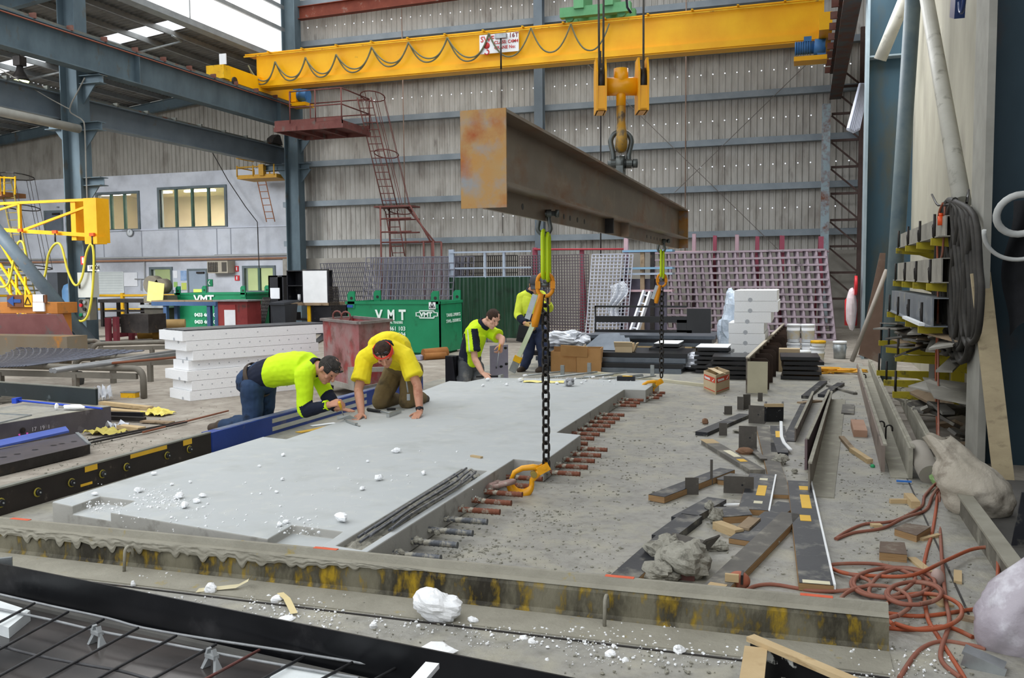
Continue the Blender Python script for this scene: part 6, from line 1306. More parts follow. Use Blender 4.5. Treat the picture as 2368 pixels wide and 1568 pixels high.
for k in range(90): s = h0+V((-.03, rg.uniform(-.06, .06), rg.uniform(-.02, .03))); b.tube([s, s+V((-.2+rg.uniform(-.04, .04), rg.uniform(-.1, .02), rg.uniform(-.04, .02)))], .003, 3)
obj('bristles', b, M('bristle', '6a655c', '7d776c', 9, .9), t, True)
def chunk(c, r, seed, amp=.35, n=14, m=10, rot=0):
    b = B(); b.ell((0, 0, 0), r, None, n, m); Rm = Matrix.Rotation(rot, 3, 'Z'); o = []
    for p in b.v:
        q = V((p.x/r[0], p.y/r[1], p.z/r[2])); s = 1+amp*noise.noise(q*1.1+V((seed, 0, 0)))+amp*.5*noise.noise(q*3.3+V((0, seed, 0)))+amp*.25*noise.noise(q*8+V((0, 0, seed)))
        p = V((p.x*s, p.y*s, p.z*s)); o.append(Rm @ p)
    lo = min(p.z for p in o); b.v = [V(c)+p-V((0, 0, lo)) for p in o]; b.sm = [False]*len(b.f); return b
single('foam_chunk', chunk(G(172, 948, zt_), (.13, .05, .03), 3, .3, rot=.15), foam_m, 'flat white foam chunk lying along the broom handle', 'foam chunk'); single('foam_chunk', chunk(G(131, 948, zt_), (.02, .02, .035), 5, .3), foam_m, 'small white foam block standing beside the broom', 'foam chunk')
b = B(); a, c = G(-30, 985, zt_+.004), G(72, 960, zt_+.004); b.bar(a, c, .02, .012); b.bar(G(-30, 955, zt_+.004), c, .02, .012); single('metal_angle', b, galv, 'thin pale metal corner strip on the low casting', 'strip')
# blue sheet and perforated channel
z = .11; P4 = [G(-40, 1045, z), G(160, 1000, z), G(152, 990, z), G(-40, 1030, z)]; single('blue_strip', B().prism(P4, (0, 0, .02)), M('periwinkle', '4a5fae', '566cbc', 3, .4), 'flat blue painted strip lying above the perforated channel', 'strip')
P4 = [G(-60, 1092, .09), G(207, 1030, .09), G(178, 1004, .09), G(-60, 1052, .09)]; t = thing('perforated_channel', 'dark steel channel with round holes lying at the left edge', 'channel', P4[1]); obj('web', B().prism(P4, (0, 0, .008)), M('violet steel', '4f4b50', '5f5a60', 4, .4, .3), t, True); b = B(); b.bar(P4[0]-V((0, 0, .035)), P4[1]-V((0, 0, .035)), .01, .09); obj('flange', b, dark_steel, t, True); obj('end_cap', B().bar(P4[1]+V((0, 0, .01)), P4[2]+V((0, 0, .01)), .03, .02), galv, t, True)
for px, py in ((8, 1057), (40, 1050), (81, 1040), (124, 1030), (143, 1026), (171, 1021)): c_ = G(px, py, .099); obj('punched_hole', B().lathe([(0, 0), (.028, 0)], c_+V((0, 0, .0012)), 14), black_m, t, True)
# timber scraps
def plank(name, lb, cat, p, q, w, h, mat, z=.012, grp=None, tapes=(), edge=None, em=None, dz=0, tilt=0):
    """board lying on the floor: p,q are image points of the centre line of its top"""
    a, c = G(*p, z+h), G(*q, z+h+dz); a.z -= h/2; c.z -= h/2; d = (c-a).normalized(); n = V((0, 0, 1)).cross(d).normalized()
    if not tapes and edge is None and em is None: b = B().bar(a, c, w, h); return single(name, b, mat, lb, cat, grp)
    t = thing(name, lb, cat, V((a.x, a.y, z)), 0, grp); obj('board', B().bar(a, c, w, h), mat, t, True)
    if em: 
        for s in (-1, 1): obj('cut_edge', B().bar(a+n*(s*(w/2+.001)), c+n*(s*(w/2+.001)), .002, h*.86), em, t, True)
        for e, f in ((a, -1), (c, 1)): obj('cut_end', B().bar(e+d*f*.0, e+d*f*.003, w, h*.86), em, t, True)
    for u, L, wd, off, m in tapes: k = a.lerp(c, u)+V((0, 0, h/2+.001)); l = (c-a).length*L/2; obj('tape', B().bar(k-d*l+n*off*w, k+d*l+n*off*w, wd*w, .002), m, t, True)
    if edge is not None: k = n*(edge*(w/2+.004)); obj('white_edging', B().bar(a+k+V((0, 0, h*.3)), c+k+V((0, 0, h*.3)), .012, h*.6), white_m, t, True)
    return t
for (p, q, w, h, m, lb, z) in (((235, 928), (348, 940), .09, .045, wood_m, 'pale timber batten nearest the trestle leg at left', .012), ((250, 945), (390, 955), .12, .02, wood_m, 'thin pale board beside the low casting', .012), ((255, 952), (333, 954), .05, .05, black_m, 'short black bar on the timber scraps', .03),
        ((255, 962), (335, 965), .05, .05, dark_steel, 'hollow dark steel section on the timber scraps', .012), ((330, 972), (398, 975), .1, .02, wood_d, 'weathered board end under the yellow paper', .012), ((278, 982), (328, 988), .1, .045, wood_m, 'short pale timber block nearest the camera at left', .012)):
    plank('timber_batten', lb, 'timber', p, q, w, h, m, z, 'timber scraps beside the low casting')
for i, (p, q, m) in enumerate((((205, 1018), (428, 974), dark_steel), ((215, 1022), (432, 976), dark_steel), ((200, 1026), (400, 983), dark_steel), ((330, 1000), (528, 950), M('rust brown', '')))): single('steel_rod', B().cyl(G(*p, .03), G(*q, .03), .011, 7), m, ['dark steel rod on the floor left of the slab, rear one', 'dark steel rod on the floor left of the slab, middle one', 'dark steel rod on the floor left of the slab, front one', 'rusty brown rod ending near the kneeling worker'][i], 'rod')
def sheet(name, px, py, w, l, h, seed, mat, lb, cat, rz=0, z=.012):
    c = G(px, py, z); return single(name, B().grid(lambda u, v: (lambda x, y: (c.x+x*math.cos(rz)-y*math.sin(rz), c.y+x*math.sin(rz)+y*math.cos(rz), z+.004+h*abs(noise.noise(V((u*3+seed, v*3, seed))))+h*.4*abs(noise.noise(V((u*9+seed, v*9, seed))))))((u-.5)*w*(1+.25*noise.noise(V((v*4, seed, 0)))), (v-.5)*l*(1+.25*noise.noise(V((u*4, 0, seed))))), 12, 12, smooth=False), mat, lb, cat)
yp = M('yellow paper', 'dccb60', 'e6d878', 4, .8)
sheet('yellow_paper', 366, 958, .32, .28, .09, 1, yp, 'crumpled yellow paper on the timber scraps', 'paper'); sheet('yellow_paper', 245, 1002, .4, .25, .08, 2, M('dull yellow paper', 'b5a654', 'c4b764', 4, .8), 'dirty yellow paper beside the low casting', 'paper'); sheet('plastic_sheet', 238, 925, .16, .2, .28, 4, film, 'white plastic scrap standing at the end of the black board', 'plastic')
sheet('plastic_sheet', 272, 990, .25, .12, .1, 6, film, 'crumpled clear plastic before the short timber block', 'plastic')
sheet('yellow_paper', 1262, 884, .62, .22, .03, 8, M('bright yellow paper', 'efe08a', 'f6ea9c', 4, .8), 'flat yellow paper lying on the far part of the slab', 'paper', .1, T)
single('foam_chunk', chunk(G(1316, 893, T), (.07, .07, .05), 8, .5), M('black white foam', '2d2f33', 'd9dadc', 18, .9), 'lump of foam half wrapped in black tape on the slab', 'foam chunk')
p = G(1448, 880, T); t = thing('tape_measure', 'black and yellow tape reel lying at the far corner of the slab', 'tape measure', p); obj('reel', B().box(p+V((0, 0, .03)), (.25, .1, .06), rz=.1), black_m, t, True); obj('yellow_case', B().box(p+V((.02, -.0, .062)), (.14, .07, .006), rz=.1), yellow_w, t, True)
# plates behind the man in polo: purple-grey perforated plate, stop end
pt_ = M('lilac steel plate', '9a97ad', 'aba8bc', 3, .4, .3); P0, P1 = G(1135, 868), G(1175, 850); t = thing('perforated_plate', 'lilac-grey steel plate with bolt holes standing behind the man in the polo shirt', 'plate', P0); b = B(); q0, q1 = PY(1133, 860, 13.1), PY(1174, 853, 13.4); 
b.prism([zfl(q0, .012), zfl(q1, .012), V((q1.x, q1.y, ZY(1170, 797, 13.4))), V((q0.x, q0.y, ZY(1133, 800, 13.1)))], (0, .03, 0)); obj('plate_body', b, pt_, t, True)
for px, py in ((1142, 811), (1168, 805), (1146, 850), (1158, 848), (1170, 842)): c_ = PY(px, py, 13.2); obj('bolt_hole', B().cyl(c_, c_+V((0, .05, 0)), .02, 10), black_m, t, True)
q0, q1 = PY(1040, 868, 12.6), PY(1050, 868, 12.6); single('stop_end', B().b2((q0.x-.05, 12.55, .012), (q0.x+.12, 12.75, ZY(1040, 823, 12.6))).bar((q0.x+.13, 12.5, .012), (q0.x+.08, 12.5, ZY(1040, 823, 12.6)), .04, .05), black_m, 'black box-section stop end at the far end of the blue form', 'stop end')
# distant small things near the far floor
p = G(985, 832); single('clay_pipe_bundle', B().cyl(p+V((-.1, .1, .1)), p+V((.25, .5, .12)), .11, 14).cyl(p+V((.0, -.1, .07)), p+V((.3, .3, .07)), .07, 12), M('rust ochre', '8c5a2c', '9a6836', 6, .8), 'rusty rolled bundle lying before the green bin', 'bundle'); single('steel_box_section', B().bar(G(962, 834)+V((0, 0, .05)), G(1002, 826)+V((0, 0, .05)), .2, .08), pt_, 'short pale box section on the floor before the green bin', 'steel section')
p = G(722, 800); 
for k in range(4): a, c = G(718+k*3, 803-k*3), G(752, 785-k*4); single('dark_strip', B().bar(a+V((0, 0, .03)), c+V((0, 0, .05)), .06, .03), black_m, 'dark strip lying between foam stack and hopper, %s' % ['nearest', 'second', 'third', 'farthest'][k], 'strip', 'dark strips beside the hopper')
# ================================================================== front beam
beam_m = M('mossy concrete beam', '787361', '4a4637', 6, .65, 0, .4, 30, '2a261c', .52, 6, c4='a3861a', t4=.6, s4=12, st=(1, 1, .4), soft=.08); cap_m = M('dusty beam top', '8d897c', '9c988a', 5, .85, 0, .3, 30, 'a08b34', .7, 9)
x0, x1 = -6.6, .37; t = thing('edge_beam', 'long mossy stained steel edge beam lying across the foreground', 'beam', (-2, 4.2, 0))
pr = lambda P: [(x0, y, z) for y, z in P]
obj('beam_face', B().prism(pr([(4.20, .012), (4.20, .155), (4.135, .155), (4.125, .135), (4.12, .035), (4.108, .018), (4.09, .012)]), (x1-x0, 0, 0)), beam_m, t, True)
obj('beam_cap', B().prism(pr([(4.21, .155), (4.21, .198), (4.175, .202), (4.165, .165), (4.13, .158), (4.128, .155)]), (x1-x0, 0, 0)), cap_m, t, True)
obj('base_plate', B().b2((x0, 3.86, .012), (x1, 4.10, .018)), cap_m, t, True)
rg = random.Random(11)
def crust(u, v):   # hardened mortar with a ragged, dripping lower edge
    x = -6.2+4.4*u; e = min(1, (1-u)*5)*(.3+.7*min(1, u*4)); L = (.035+.05*abs(noise.noise(V((x*3, 1, 0))))+.07*max(0, noise.noise(V((x*16, 5, 0))))**.7)*e+.006
    z = .168-L*v; th = (.012+.012*noise.noise(V((x*12, v*4, 2)))+.006*noise.noise(V((x*40, v*9, 4))))*(1-v**4); return (x, 4.126-.012*v-th, z)
b = B(); b.grid(crust, 420, 12); obj('mortar_crust', b, cap_m, t, True)
for px, py0, py1 in ((303, 1330, 1262), (1396, 1468, 1376)):
    a = G(px, py0-8); x = a.x; pts = [(x, 4.02, .012), (x, 4.03, .11)]+[(x, 4.06+.03*math.cos(PI-PI*i/6), .12+.03*math.sin(PI*i/6)) for i in range(7)]+[(x, 4.10, .08)]; obj('hook_bar', B().tube(pts, .009, 7), cap_m, t, True)
for xx, yy in ((-2.5, 4.19), (-.9, 4.19), (.0, 4.19), (-4.6, 4.19)): obj('paint_mark', B().b2((xx, 4.176, .2), (xx+.14, 4.206, .2035)), M('orange red mark', 'cf5a3c', 'd96a4a', 20, .8), t, True)
single('joint_strip', B().bar((-6.5, 3.83, .014), (.35, 3.83, .014), .012, .006), dark_steel, 'thin dark joint line in front of the mossy beam', 'strip')
# ================================================================== foreground mould
mb_ = M('oiled black steel', '17181b', '232427', 2.5, .28, .5, .03, 20, '3c3c3e', .66, 3, spec=.6); mf = M('oiled steel floor', '2d2c2e', '6d6662', .9, .2, .5, 0, 12, st=(1, 3, 1), spec=.6, det=2)
TL, TR_ = G(-60, 1292, .2), G(1330, 1570, .2); dM = (TR_-TL); dM.z = 0; dM.normalize(); nM = V((dM.y, -dM.x, 0))
t = thing('steel_mould', 'black oiled steel mould tray in the bottom left corner', 'mould', (-3, 3.4, 0))
z0_ = .02; a = zfl(TL, z0_); c = zfl(TR_, z0_)+dM*.6
b = B(); b.prism([a, c, c-nM*.008, a-nM*.008], (0, 0, .18)); obj('side_plate', b, mb_, t, True)
b = B(); b.prism([a, a+nM*1.6-dM*.4, c+nM*1.6, c], (0, 0, .004)); obj('tray_floor', b, mf, t, True)
obj('chamfer_strip', B().bar(a+nM*.035+V((0, 0, .012)), c+nM*.035+V((0, 0, .012)), .03, .02), M('dull grey strip', '5b5a57', '6c6b67', 4, .5), t, True)
pd = G(1000, 1532, .2); pe = G(962, 1575, .2); obj('white_divider', B().bar(zfl(pd, .19), zfl(pe, .19)+(pe-pd)*.4, .055, .02), white_m, t, True)
# rebar mesh in the tray
t = thing('rebar_mesh', 'light rebar mesh sheet lying in the black mould tray', 'mesh', (-3, 3.4, .06)); mr = M('mesh wire', '86888a', '9b9d9e', 12, .5, .4, .2, 80); mrd = M('dark mesh wire', '3d3d3f', '515153', 12, .5, .4, .2, 80)
zM = .085
for pts, m in ((((-20, 1370), (120, 1402), (250, 1430), (330, 1452), (480, 1478), (640, 1502), (800, 1528), (880, 1540)), mr), (((-20, 1405), (110, 1432), (230, 1460), (350, 1482), (550, 1520), (780, 1560), (830, 1568)), mr), (((-20, 1488), (80, 1515), (200, 1538), (280, 1552), (360, 1575)), mrd)):
    obj('long_wire', B().tube(smooth_path([G(x, y, zM) for x, y in pts], 3), .0062, 6), m, t, True)
for (x, y), L in (((80, 1395), 1), ((158, 1415), 1), ((240, 1432), 1), ((320, 1452), 1), ((408, 1470), 1), ((500, 1490), 1), ((600, 1503), 1), ((704, 1518), 1), ((815, 1532), 1), ((915, 1545), 1)):
    a = G(x, y, zM+.01); c = G(x-175, y+95, zM+.01); c = a+(c-a).normalized()*1.1; obj('cross_wire', B().cyl(a, c, .0062, 6), mrd if (x != 600) else rust_red, t, True)
grayp = M('grey plastic chair', '8f9394', 'a2a5a6', 5, .5)
for px, py, lb in ((225, 1492, 'grey plastic bar chair clipped on the mesh, farther from the camera'), (490, 1548, 'grey plastic bar chair clipped on the mesh, nearer the camera')):
    c_ = G(px, py, .025); t = thing('bar_chair', lb, 'spacer', c_, -.3, 'bar chairs on the mesh')
    for s in (-1, 1): obj('leg', B().add([(s*.05, -.02, 0), (s*.035, -.02, 0), (s*.012, 0, .055), (s*.03, 0, .06), (s*.05, .02, 0), (s*.035, .02, 0), (s*.012, .004, .055), (s*.03, .004, .06)], [(0, 1, 2, 3), (5, 4, 7, 6), (0, 3, 7, 4), (1, 5, 6, 2)]), grayp, t)
    obj('saddle', B().b2((-.03, -.012, .05), (.03, .016, .066)).box((-.02, 0, .075), (.01, .02, .03), ry=.4).box((.02, 0, .075), (.01, .02, .03), ry=-.4), grayp, t)
fw = M('foam block dull', 'd5dada', 'e2e6e6', 8, .8, 0, .1, 90)
for P, lb in ((((-80, 1420), (20, 1452), (70, 1412), (-60, 1370)), 'white foam void block in the black mould at the left edge'), (((610, 1580), (860, 1600), (800, 1560), (655, 1538)), 'white foam void block at the bottom edge of the black mould')):
    single('foam_void_block', B().prism([G(x, y, .075) for x, y in P], (0, 0, -.05)), fw, lb, 'foam block')
single('steel_lug', B().bar(G(2, 1300, .2)-V((.1, 0, .02)), G(28, 1290, .2)-V((0, 0, .02)), .02, .05), galv, 'small grey steel lug at the left end of the black mould', 'lug')
# foam pieces in the foreground
big = chunk(G(1012, 1440), (.125, .075, .075), 21, .28, 24, 16, .1); single('foam_chunk', big, foam_m, 'largest broken white foam chunk, in front of the mossy beam', 'foam chunk')
fc = [(1095, 1446, .022, .02), (863, 1458, .016, .02), (968, 1453, .011, .01), (1012, 1516, .075, .02), (308, 1362, .012, .02), (344, 1377, .012, .008), (1412, 1522, .024, .018), (1446, 1535, .014, .012), (1570, 1513, .03, .02), (1230, 1491, .018, .014), (1211, 1482, .018, .012), (1420, 1501, .012, .01), (1265, 1532, .01, .01), (640, 1396, .03, .02), (660, 1440, .04, .012), (715, 1432, .009, .008), (548, 1392, .008, .006)]
for i, (px, py, r, h) in enumerate(fc): single('foam_crumb', chunk(G(px, py), (r*1.15, r, h), 30+i, .4, 9, 7, i), foam_m, 'white foam lump before the mossy beam, %s from the left' % ORDW[sorted(q[0] for q in fc).index(px)], 'foam crumb', 'foam lumps before the mossy beam')
sc_ = [(917, 1044, .05), (878, 1108, .05), (792, 1205, .065), (530, 1106, .0), (655, 1052, .03), (600, 1077, .02), (653, 1108, .025), (568, 1114, .01), (356, 1096, .03), (428, 1172, .045), (455, 1160, .035), (415, 1150, .05), (468, 1147, .035), (398, 1120, .02), (440, 1114, .02), (322, 1136, .04), (980, 1095, .035), (851, 1066, .02), (838, 1131, .03), (640, 1137, .02), (662, 1208, .03), (647, 1214, .03), (1128, 878, .05), (1117, 891, .04), (1172, 889, .04), (1205, 880, .06), (1288, 886, .04), (1215, 869, .05), (1330, 874, .03), (1372, 872, .04), (1410, 880, .03), (1345, 885, .03), (1355, 879, .03), (1395, 872, .03), (220, 1143, .03)]
for i, (px, py, r) in enumerate(sc_):
    if r: single('foam_crumb', chunk(G(px, py+3, T), (r*.75, r*.55, r*.42), 60+i, .45, 9, 7, i*1.3), foam_m, 'white foam lump lying on the slab, %s from the left' % ORDW[sorted(q[0]+q[1]*1e-4 for q in sc_ if q[2]).index(px+py*1e-4)], 'foam crumb', 'foam lumps on the slab')
def scatter(name, lb, cat, boxes, mat, seed, rmin, rmax, z=0, flat=.6):
    rg = random.Random(seed); b = B()
    for (x0, y0, x1, y1, n) in boxes:
        for k in range(n):
            u, w = rg.random(), rg.random(); c_ = G(x0+(x1-x0)*u, y0+(y1-y0)*w, z); r = rmin+(rmax-rmin)*rg.random()**3
            b.ell(c_+V((0, 0, r*flat*.6)), (r*rg.uniform(.7, 1.3), r*rg.uniform(.7, 1.3), r*flat), Matrix.Rotation(rg.random()*6, 3, 'Z'), 5, 4, jit=.35, seed=rg.randint(0, 9999))
    b.sm = [False]*len(b.f); return single(name, b, mat, lb, cat, None, 'stuff')
scatter('foam_crumbs', 'tiny white foam crumbs strewn on the strip before the mossy beam', 'crumbs', [(560, 1375, 800, 1430, 170), (620, 1420, 800, 1460, 60), (850, 1420, 1100, 1470, 90), (1080, 1450, 1420, 1500, 200), (1300, 1470, 1560, 1540, 150), (1400, 1440, 1600, 1470, 30), (1560, 1490, 1720, 1540, 70), (300, 1310, 420, 1345, 30), (390, 1380, 520, 1415, 30), (1960, 1500, 2200, 1568, 90)], foam_m, 1, .002, .008, .014, .8)
scatter('foam_crumbs', 'tiny white foam crumbs strewn over the slab', 'crumbs', [(310, 1130, 420, 1175, 150), (380, 1150, 500, 1200, 40), (200, 1160, 290, 1185, 90), (640, 1195, 740, 1240, 50), (150, 1110, 900, 1230, 90), (600, 1030, 1100, 1180, 60), (1120, 872, 1460, 892, 150)], foam_m, 2, .003, .010, T, .8)
clay_m = M('grey clay crumbs', '88867a', '9c998c', 12, .95, 0, .5, 60)
scatter('mortar_crumbs', 'grey mortar crumbs strewn over the casting bed right of the slab', 'crumbs', [(1000, 1180, 1450, 1340, 420), (1250, 1060, 1560, 1180, 260), (1350, 960, 1640, 1080, 220), (1180, 1170, 1330, 1240, 90), (1000, 1260, 1160, 1300, 130), (1500, 1100, 1860, 1340, 160), (1560, 900, 1760, 980, 60)], clay_m, 3, .003, .013, .012, .5)
scatter('mortar_crumbs', 'grey mortar crumbs and wire bits on the bed among the boards at right', 'crumbs', [(1860, 960, 2060, 1150, 260), (1940, 1100, 2170, 1300, 300), (1900, 870, 2010, 960, 90), (1960, 1300, 2250, 1460, 160), (1700, 1040, 1870, 1100, 50)], clay_m, 4, .003, .012, .012, .5)
scatter('mortar_crumbs', 'grey mortar crumbs on the floor left of the dark form board', 'crumbs', [(200, 1010, 480, 1050, 200), (0, 1070, 400, 1110, 130), (330, 930, 540, 1010, 70)], clay_m, 5, .003, .012, .002, .5)
scatter('mortar_crumbs', 'grey mortar crumbs on the strip before the mossy beam', 'crumbs', [(560, 1380, 1300, 1500, 130), (1300, 1480, 1700, 1560, 90), (1900, 1480, 2260, 1560, 90)], clay_m, 6, .003, .010, .014, .5)
st_ = M('straw strip', 'c8bd9a', 'dcd2b0', 5, .8)
a = [G(452, 1370, .02), G(490, 1366, .02), G(545, 1360, .03), G(573, 1345, .05), G(577, 1336, .09)]; b = B()
b.grid(lambda u, v: (lambda p: p+V((0, .03*v, .012*v)))(a[min(int(u*4), 3)].lerp(a[min(int(u*4), 3)+1], u*4-min(int(u*4), 3)) if u < 1 else a[4]), 16, 2); single('foam_strip', b, st_, 'curled off-white foam strip before the mossy beam', 'strip'); single('foam_chunk', chunk(G(488, 1375), (.035, .03, .03), 9, .3), foam_m, 'white foam wedge on the curled strip', 'foam chunk')
a = [G(640, 1372, .03), G(655, 1385, .05), G(665, 1405, .03), G(672, 1420, .02)]; b = B(); b.grid(lambda u, v: (lambda p: p+V((.04*v, 0, .01*v)))(a[min(int(u*3), 2)].lerp(a[min(int(u*3), 2)+1], u*3-min(int(u*3), 2)) if u < 1 else a[3]), 12, 2); single('foam_strip', b, M('tape strip', 'd2bf8c', 'dccb9c', 5, .8), 'twisted tan tape strip before the mossy beam', 'strip')
# ================================================================== right side: boards on the bed
tape_y = MATS['yellow tape']; tape_w = M('cream tape', 'd9d2b4', 'e3dcc0', 5, .7)
bd = M('black board dusty', '202126', '2c2d31', 5, .5, 0, .05, 30, '77746a', .6, 6, soft=.08); bdw = M('grimy grey board', '5c5954', '6f6b64', 5, .7, 0, .08, 30, '8c887c', .58, 5); BG = 'form boards strewn on the bed'
PL = [((1622, 999), (1722, 957), .13, .04, bd, 'long black board left of the painted black box', (), None, None),
 ((1518, 1146), (1682, 1084), .13, .05, bd, 'black board lying alone nearest the slab bars', (), None, ply_edge),
 ((1425, 1350), (1548, 1238), .15, .05, bd, 'lowest black board of the line left of the mortar heap', (), None, ply_edge),
 ((1532, 1240), (1600, 1190), .14, .05, bd, 'middle black board of the line left of the mortar heap', (), None, None),
 ((1575, 1198), (1658, 1152), .14, .05, bd, 'upper black board of the line left of the mortar heap', (), None, None),
 ((1637, 1018), (1752, 1086), .13, .04, bdw, 'grimy board with cream and yellow tape and a bare timber end', ((.5, .22, .5, .1, tape_w), (.72, .08, .5, 0, tape_y), (.04, .16, 1, 0, wood_m)), None, None),
 ((1763, 1096), (1742, 1178), .2, .04, bd, 'short black board with one yellow tape and white edging', ((.5, .28, .32, .12, tape_y), (.17, .06, .3, .1, tape_w), (.82, .06, .3, .1, tape_w)), 1, ply_edge),
 ((1848, 1112), (1888, 1350), .17, .045, bd, 'longest black board with three yellow tapes and white edging', ((.1, .05, .4, .15, tape_y), (.27, .16, .38, .12, tape_y), (.46, .06, .4, 0, tape_y), (.99, .02, .8, 0, tape_w)), 1, ply_edge),
 ((1763, 985), (1808, 1144), .13, .03, bdw, 'long grey board running toward the timber pieces', (), None, ply_edge),
 ((1712, 1248), (1822, 1162), .14, .035, bd, 'black board crossing beneath the longest splintered board', (), None, ply_edge),
 ((1650, 1362), (1830, 1186), .13, .045, bdw, 'long splintered board reaching the orange cable plug', ((.03, .05, .7, 0, wood_m),), None, ply_edge),
 ((1798, 985), (1803, 1046), .15, .03, bd, 'small black board with yellow tape under a bent white strip', ((.35, .24, .35, 0, tape_y),), None, None),
 ((1905, 880), (1862, 915), .1, .04, bd, 'short black board at the far left of the rear scrap heap', (), None, None), ((1945, 885), (1900, 912), .1, .04, bd, 'short black board at the middle of the rear scrap heap', (), None, None), ((1915, 890), (1978, 908), .06, .03, bdw, 'thin grey board across the rear scrap heap', (), None, None),
 ((1850, 930), (1895, 925), .1, .02, wood_d, 'weathered board before the rear scrap heap', (), None, None), ((1962, 935), (1960, 955), .14, .02, bdw, 'short grey plate beside the long upright form', (), None, None), ((1813, 870), (1850, 874), .08, .02, wood_d, 'brown timber offcut beside the ribbed form', (), None, None)]
for p, q, w, h, m, lb, tp, eg, em in PL: plank('form_board', lb, 'board', p, q, w, h, m, .012, BG, tp, eg, em)
b = B(); pts = [G(1806, 975, .05), G(1807, 1010, .05), G(1813, 1024, .05), G(1828, 1040, .05)]
for a, c in zip(pts, pts[1:]): b.bar(a, c, .03, .012)
single('white_strip', b, white_m, 'bent white plastic strip near the painted black box', 'strip'); single('white_strip', B().bar(G(1652, 1168, .03), G(1726, 1166, .03), .035, .01), white_m, 'straight white strip above the dark cut board', 'strip'); single('white_strip', B().bar(G(1648, 1100, .05), G(1686, 1092, .05), .035, .01), white_m, 'short white strip beside the six-sided board', 'strip')
# cut board pieces
def poly(name, P, h, mat, lb, cat, em=ply_edge, z=.012):
    t = thing(name, lb, cat, G(*P[0], z)); Q = [G(x, y, z+h) for x, y in P]; obj('face', B().prism([q-V((0, 0, .004)) for q in Q], (0, 0, .004)), mat, t, True); cx = sum(Q, V((0, 0, 0)))/len(Q); obj('core', B().prism([cx+(q-cx)*.985-V((0, 0, h)) for q in Q], (0, 0, h-.004)), em, t, True); return t
poly('board_offcut', [(1652, 1102), (1680, 1093), (1725, 1098), (1743, 1105), (1700, 1113), (1660, 1109)], .04, bd, 'black six-sided board offcut beside the line of black boards', 'board'); poly('board_offcut', [(1652, 1172), (1728, 1172), (1740, 1190), (1662, 1196), (1652, 1182)], .05, bd, 'dark cut board with pale edge beside the small mortar lump', 'board')
brd = M('brown form ply', '5c4c40', '6d5b4d', 5, .7, 0, .05, 30, '8a8172', .62, 6)
poly('ply_block', [(2068, 1222), (2095, 1210), (2153, 1217), (2120, 1238)], .045, brd, 'brown plywood block left of the hanging orange cable', 'block'); poly('ply_block', [(2035, 1252), (2092, 1254), (2098, 1282), (2033, 1276)], .05, brd, 'brown plywood block below the other one, nearer the coiled cable', 'block')
for p, q, w, h, m, lb in (((1658, 1205), (1710, 1225), .07, .05, wood_m, 'short timber piece beneath the dark cut board'), ((1745, 1196), (1718, 1220), .08, .05, wood_d, 'short timber piece beside the crossing board'), ((1982, 970), (1990, 995), .13, .07, M('pinkish timber', 'a58069', 'b28e78', 4, .8), 'pinkish timber block between the long forms'),
        ((1946, 1008), (1970, 1035), .05, .03, wood_d, 'long thin batten lying slanted, upper of two'), ((1970, 1035), (2012, 1062), .05, .04, wood_m, 'long thin batten lying slanted, lower of two'), ((2058, 1154), (2098, 1154), .03, .03, wood_m, 'pale stick beside the small upright timber block'), ((2100, 1140), (2118, 1160), .06, .05, wood_m, 'small upright timber block right of the pale stick'),
        ((2108, 1288), (2150, 1322), .05, .012, wood_m, 'flat pale lath above the coiled cable'), ((2215, 1318), (2215, 1344), .04, .015, wood_m, 'short pale lath right of the coiled cable'), ((2015, 1212), (2038, 1212), .05, .02, wood_m, 'small pale chip under the orange cable'), ((2130, 1245), (2172, 1234), .03, .015, wood_m, 'thin lath across the hanging cable'), ((2155, 1370), (2190, 1400), .07, .01, wood_m, 'pale lath under the cable coil'), ((2215, 1422), (2280, 1436), .05, .015, wood_d, 'reddish lath at the right of the cable coil'),
        ((1095, 1052), (1112, 1056), .0, .0, wood_m, '')):
    if w: plank('timber_offcut', lb, 'timber', p, q, w, h, m, .012, 'timber offcuts on the bed')
plank('timber_offcut', 'small pale timber chip lying on the slab', 'timber', (1090, 1052), (1114, 1056), .03, .015, wood_m, T)
# steel angle brackets standing about
ab = M('dark bracket steel', '4e4a45', '615c55', 5, .55, .3, .1, 30, '8d887a', .62, 8)
def angle(px, py, w, h, lb, rz=0, foot=.12, face=1):
    c_ = G(px, py); t = thing('angle_bracket', lb, 'bracket', (c_.x, c_.y, .012), rz, 'steel angle brackets on the bed'); obj('upright_plate', B().b2((-w/2, 0, 0), (w/2, .008, h)), ab, t)
    obj('foot_plate', B().b2((-w/2, .008, 0), (w/2, foot, .008)), ab, t)
    if w > .14: obj('bolt_hole', B().cyl((w*.12, -.001, h*.5), (w*.12, .009, h*.5), .008, 10), black_m, t)
for a in ((1729, 1042, .165, .22, 'upright dark steel bracket standing alone near the middle of the boards', .0), (1708, 1145, .22, .13, 'wide dark steel bracket before the six-sided board', .1), (1600, 1148, .1, .13, 'small pale steel bracket left of the wide one', .3), (1749, 982, .17, .2, 'steel bracket left of the painted black box', -.1), (1684, 961, .09, .1, 'small steel bracket at the end of the long black board', .2), (1712, 950, .08, .16, 'tall narrow bracket above the small one', -.3), (1727, 948, .09, .18, 'tilted bracket pair member beside the painted box', .4),
        (1672, 1010, .08, .13, 'small dark bracket on the floor before the long black board', .1), (1758, 930, .06, .11, 'thin bracket right of the ribbed form end', .1), (1645, 1125, .02, .2, 'thin vertical steel strip beside the wide bracket', 0)): angle(*a)
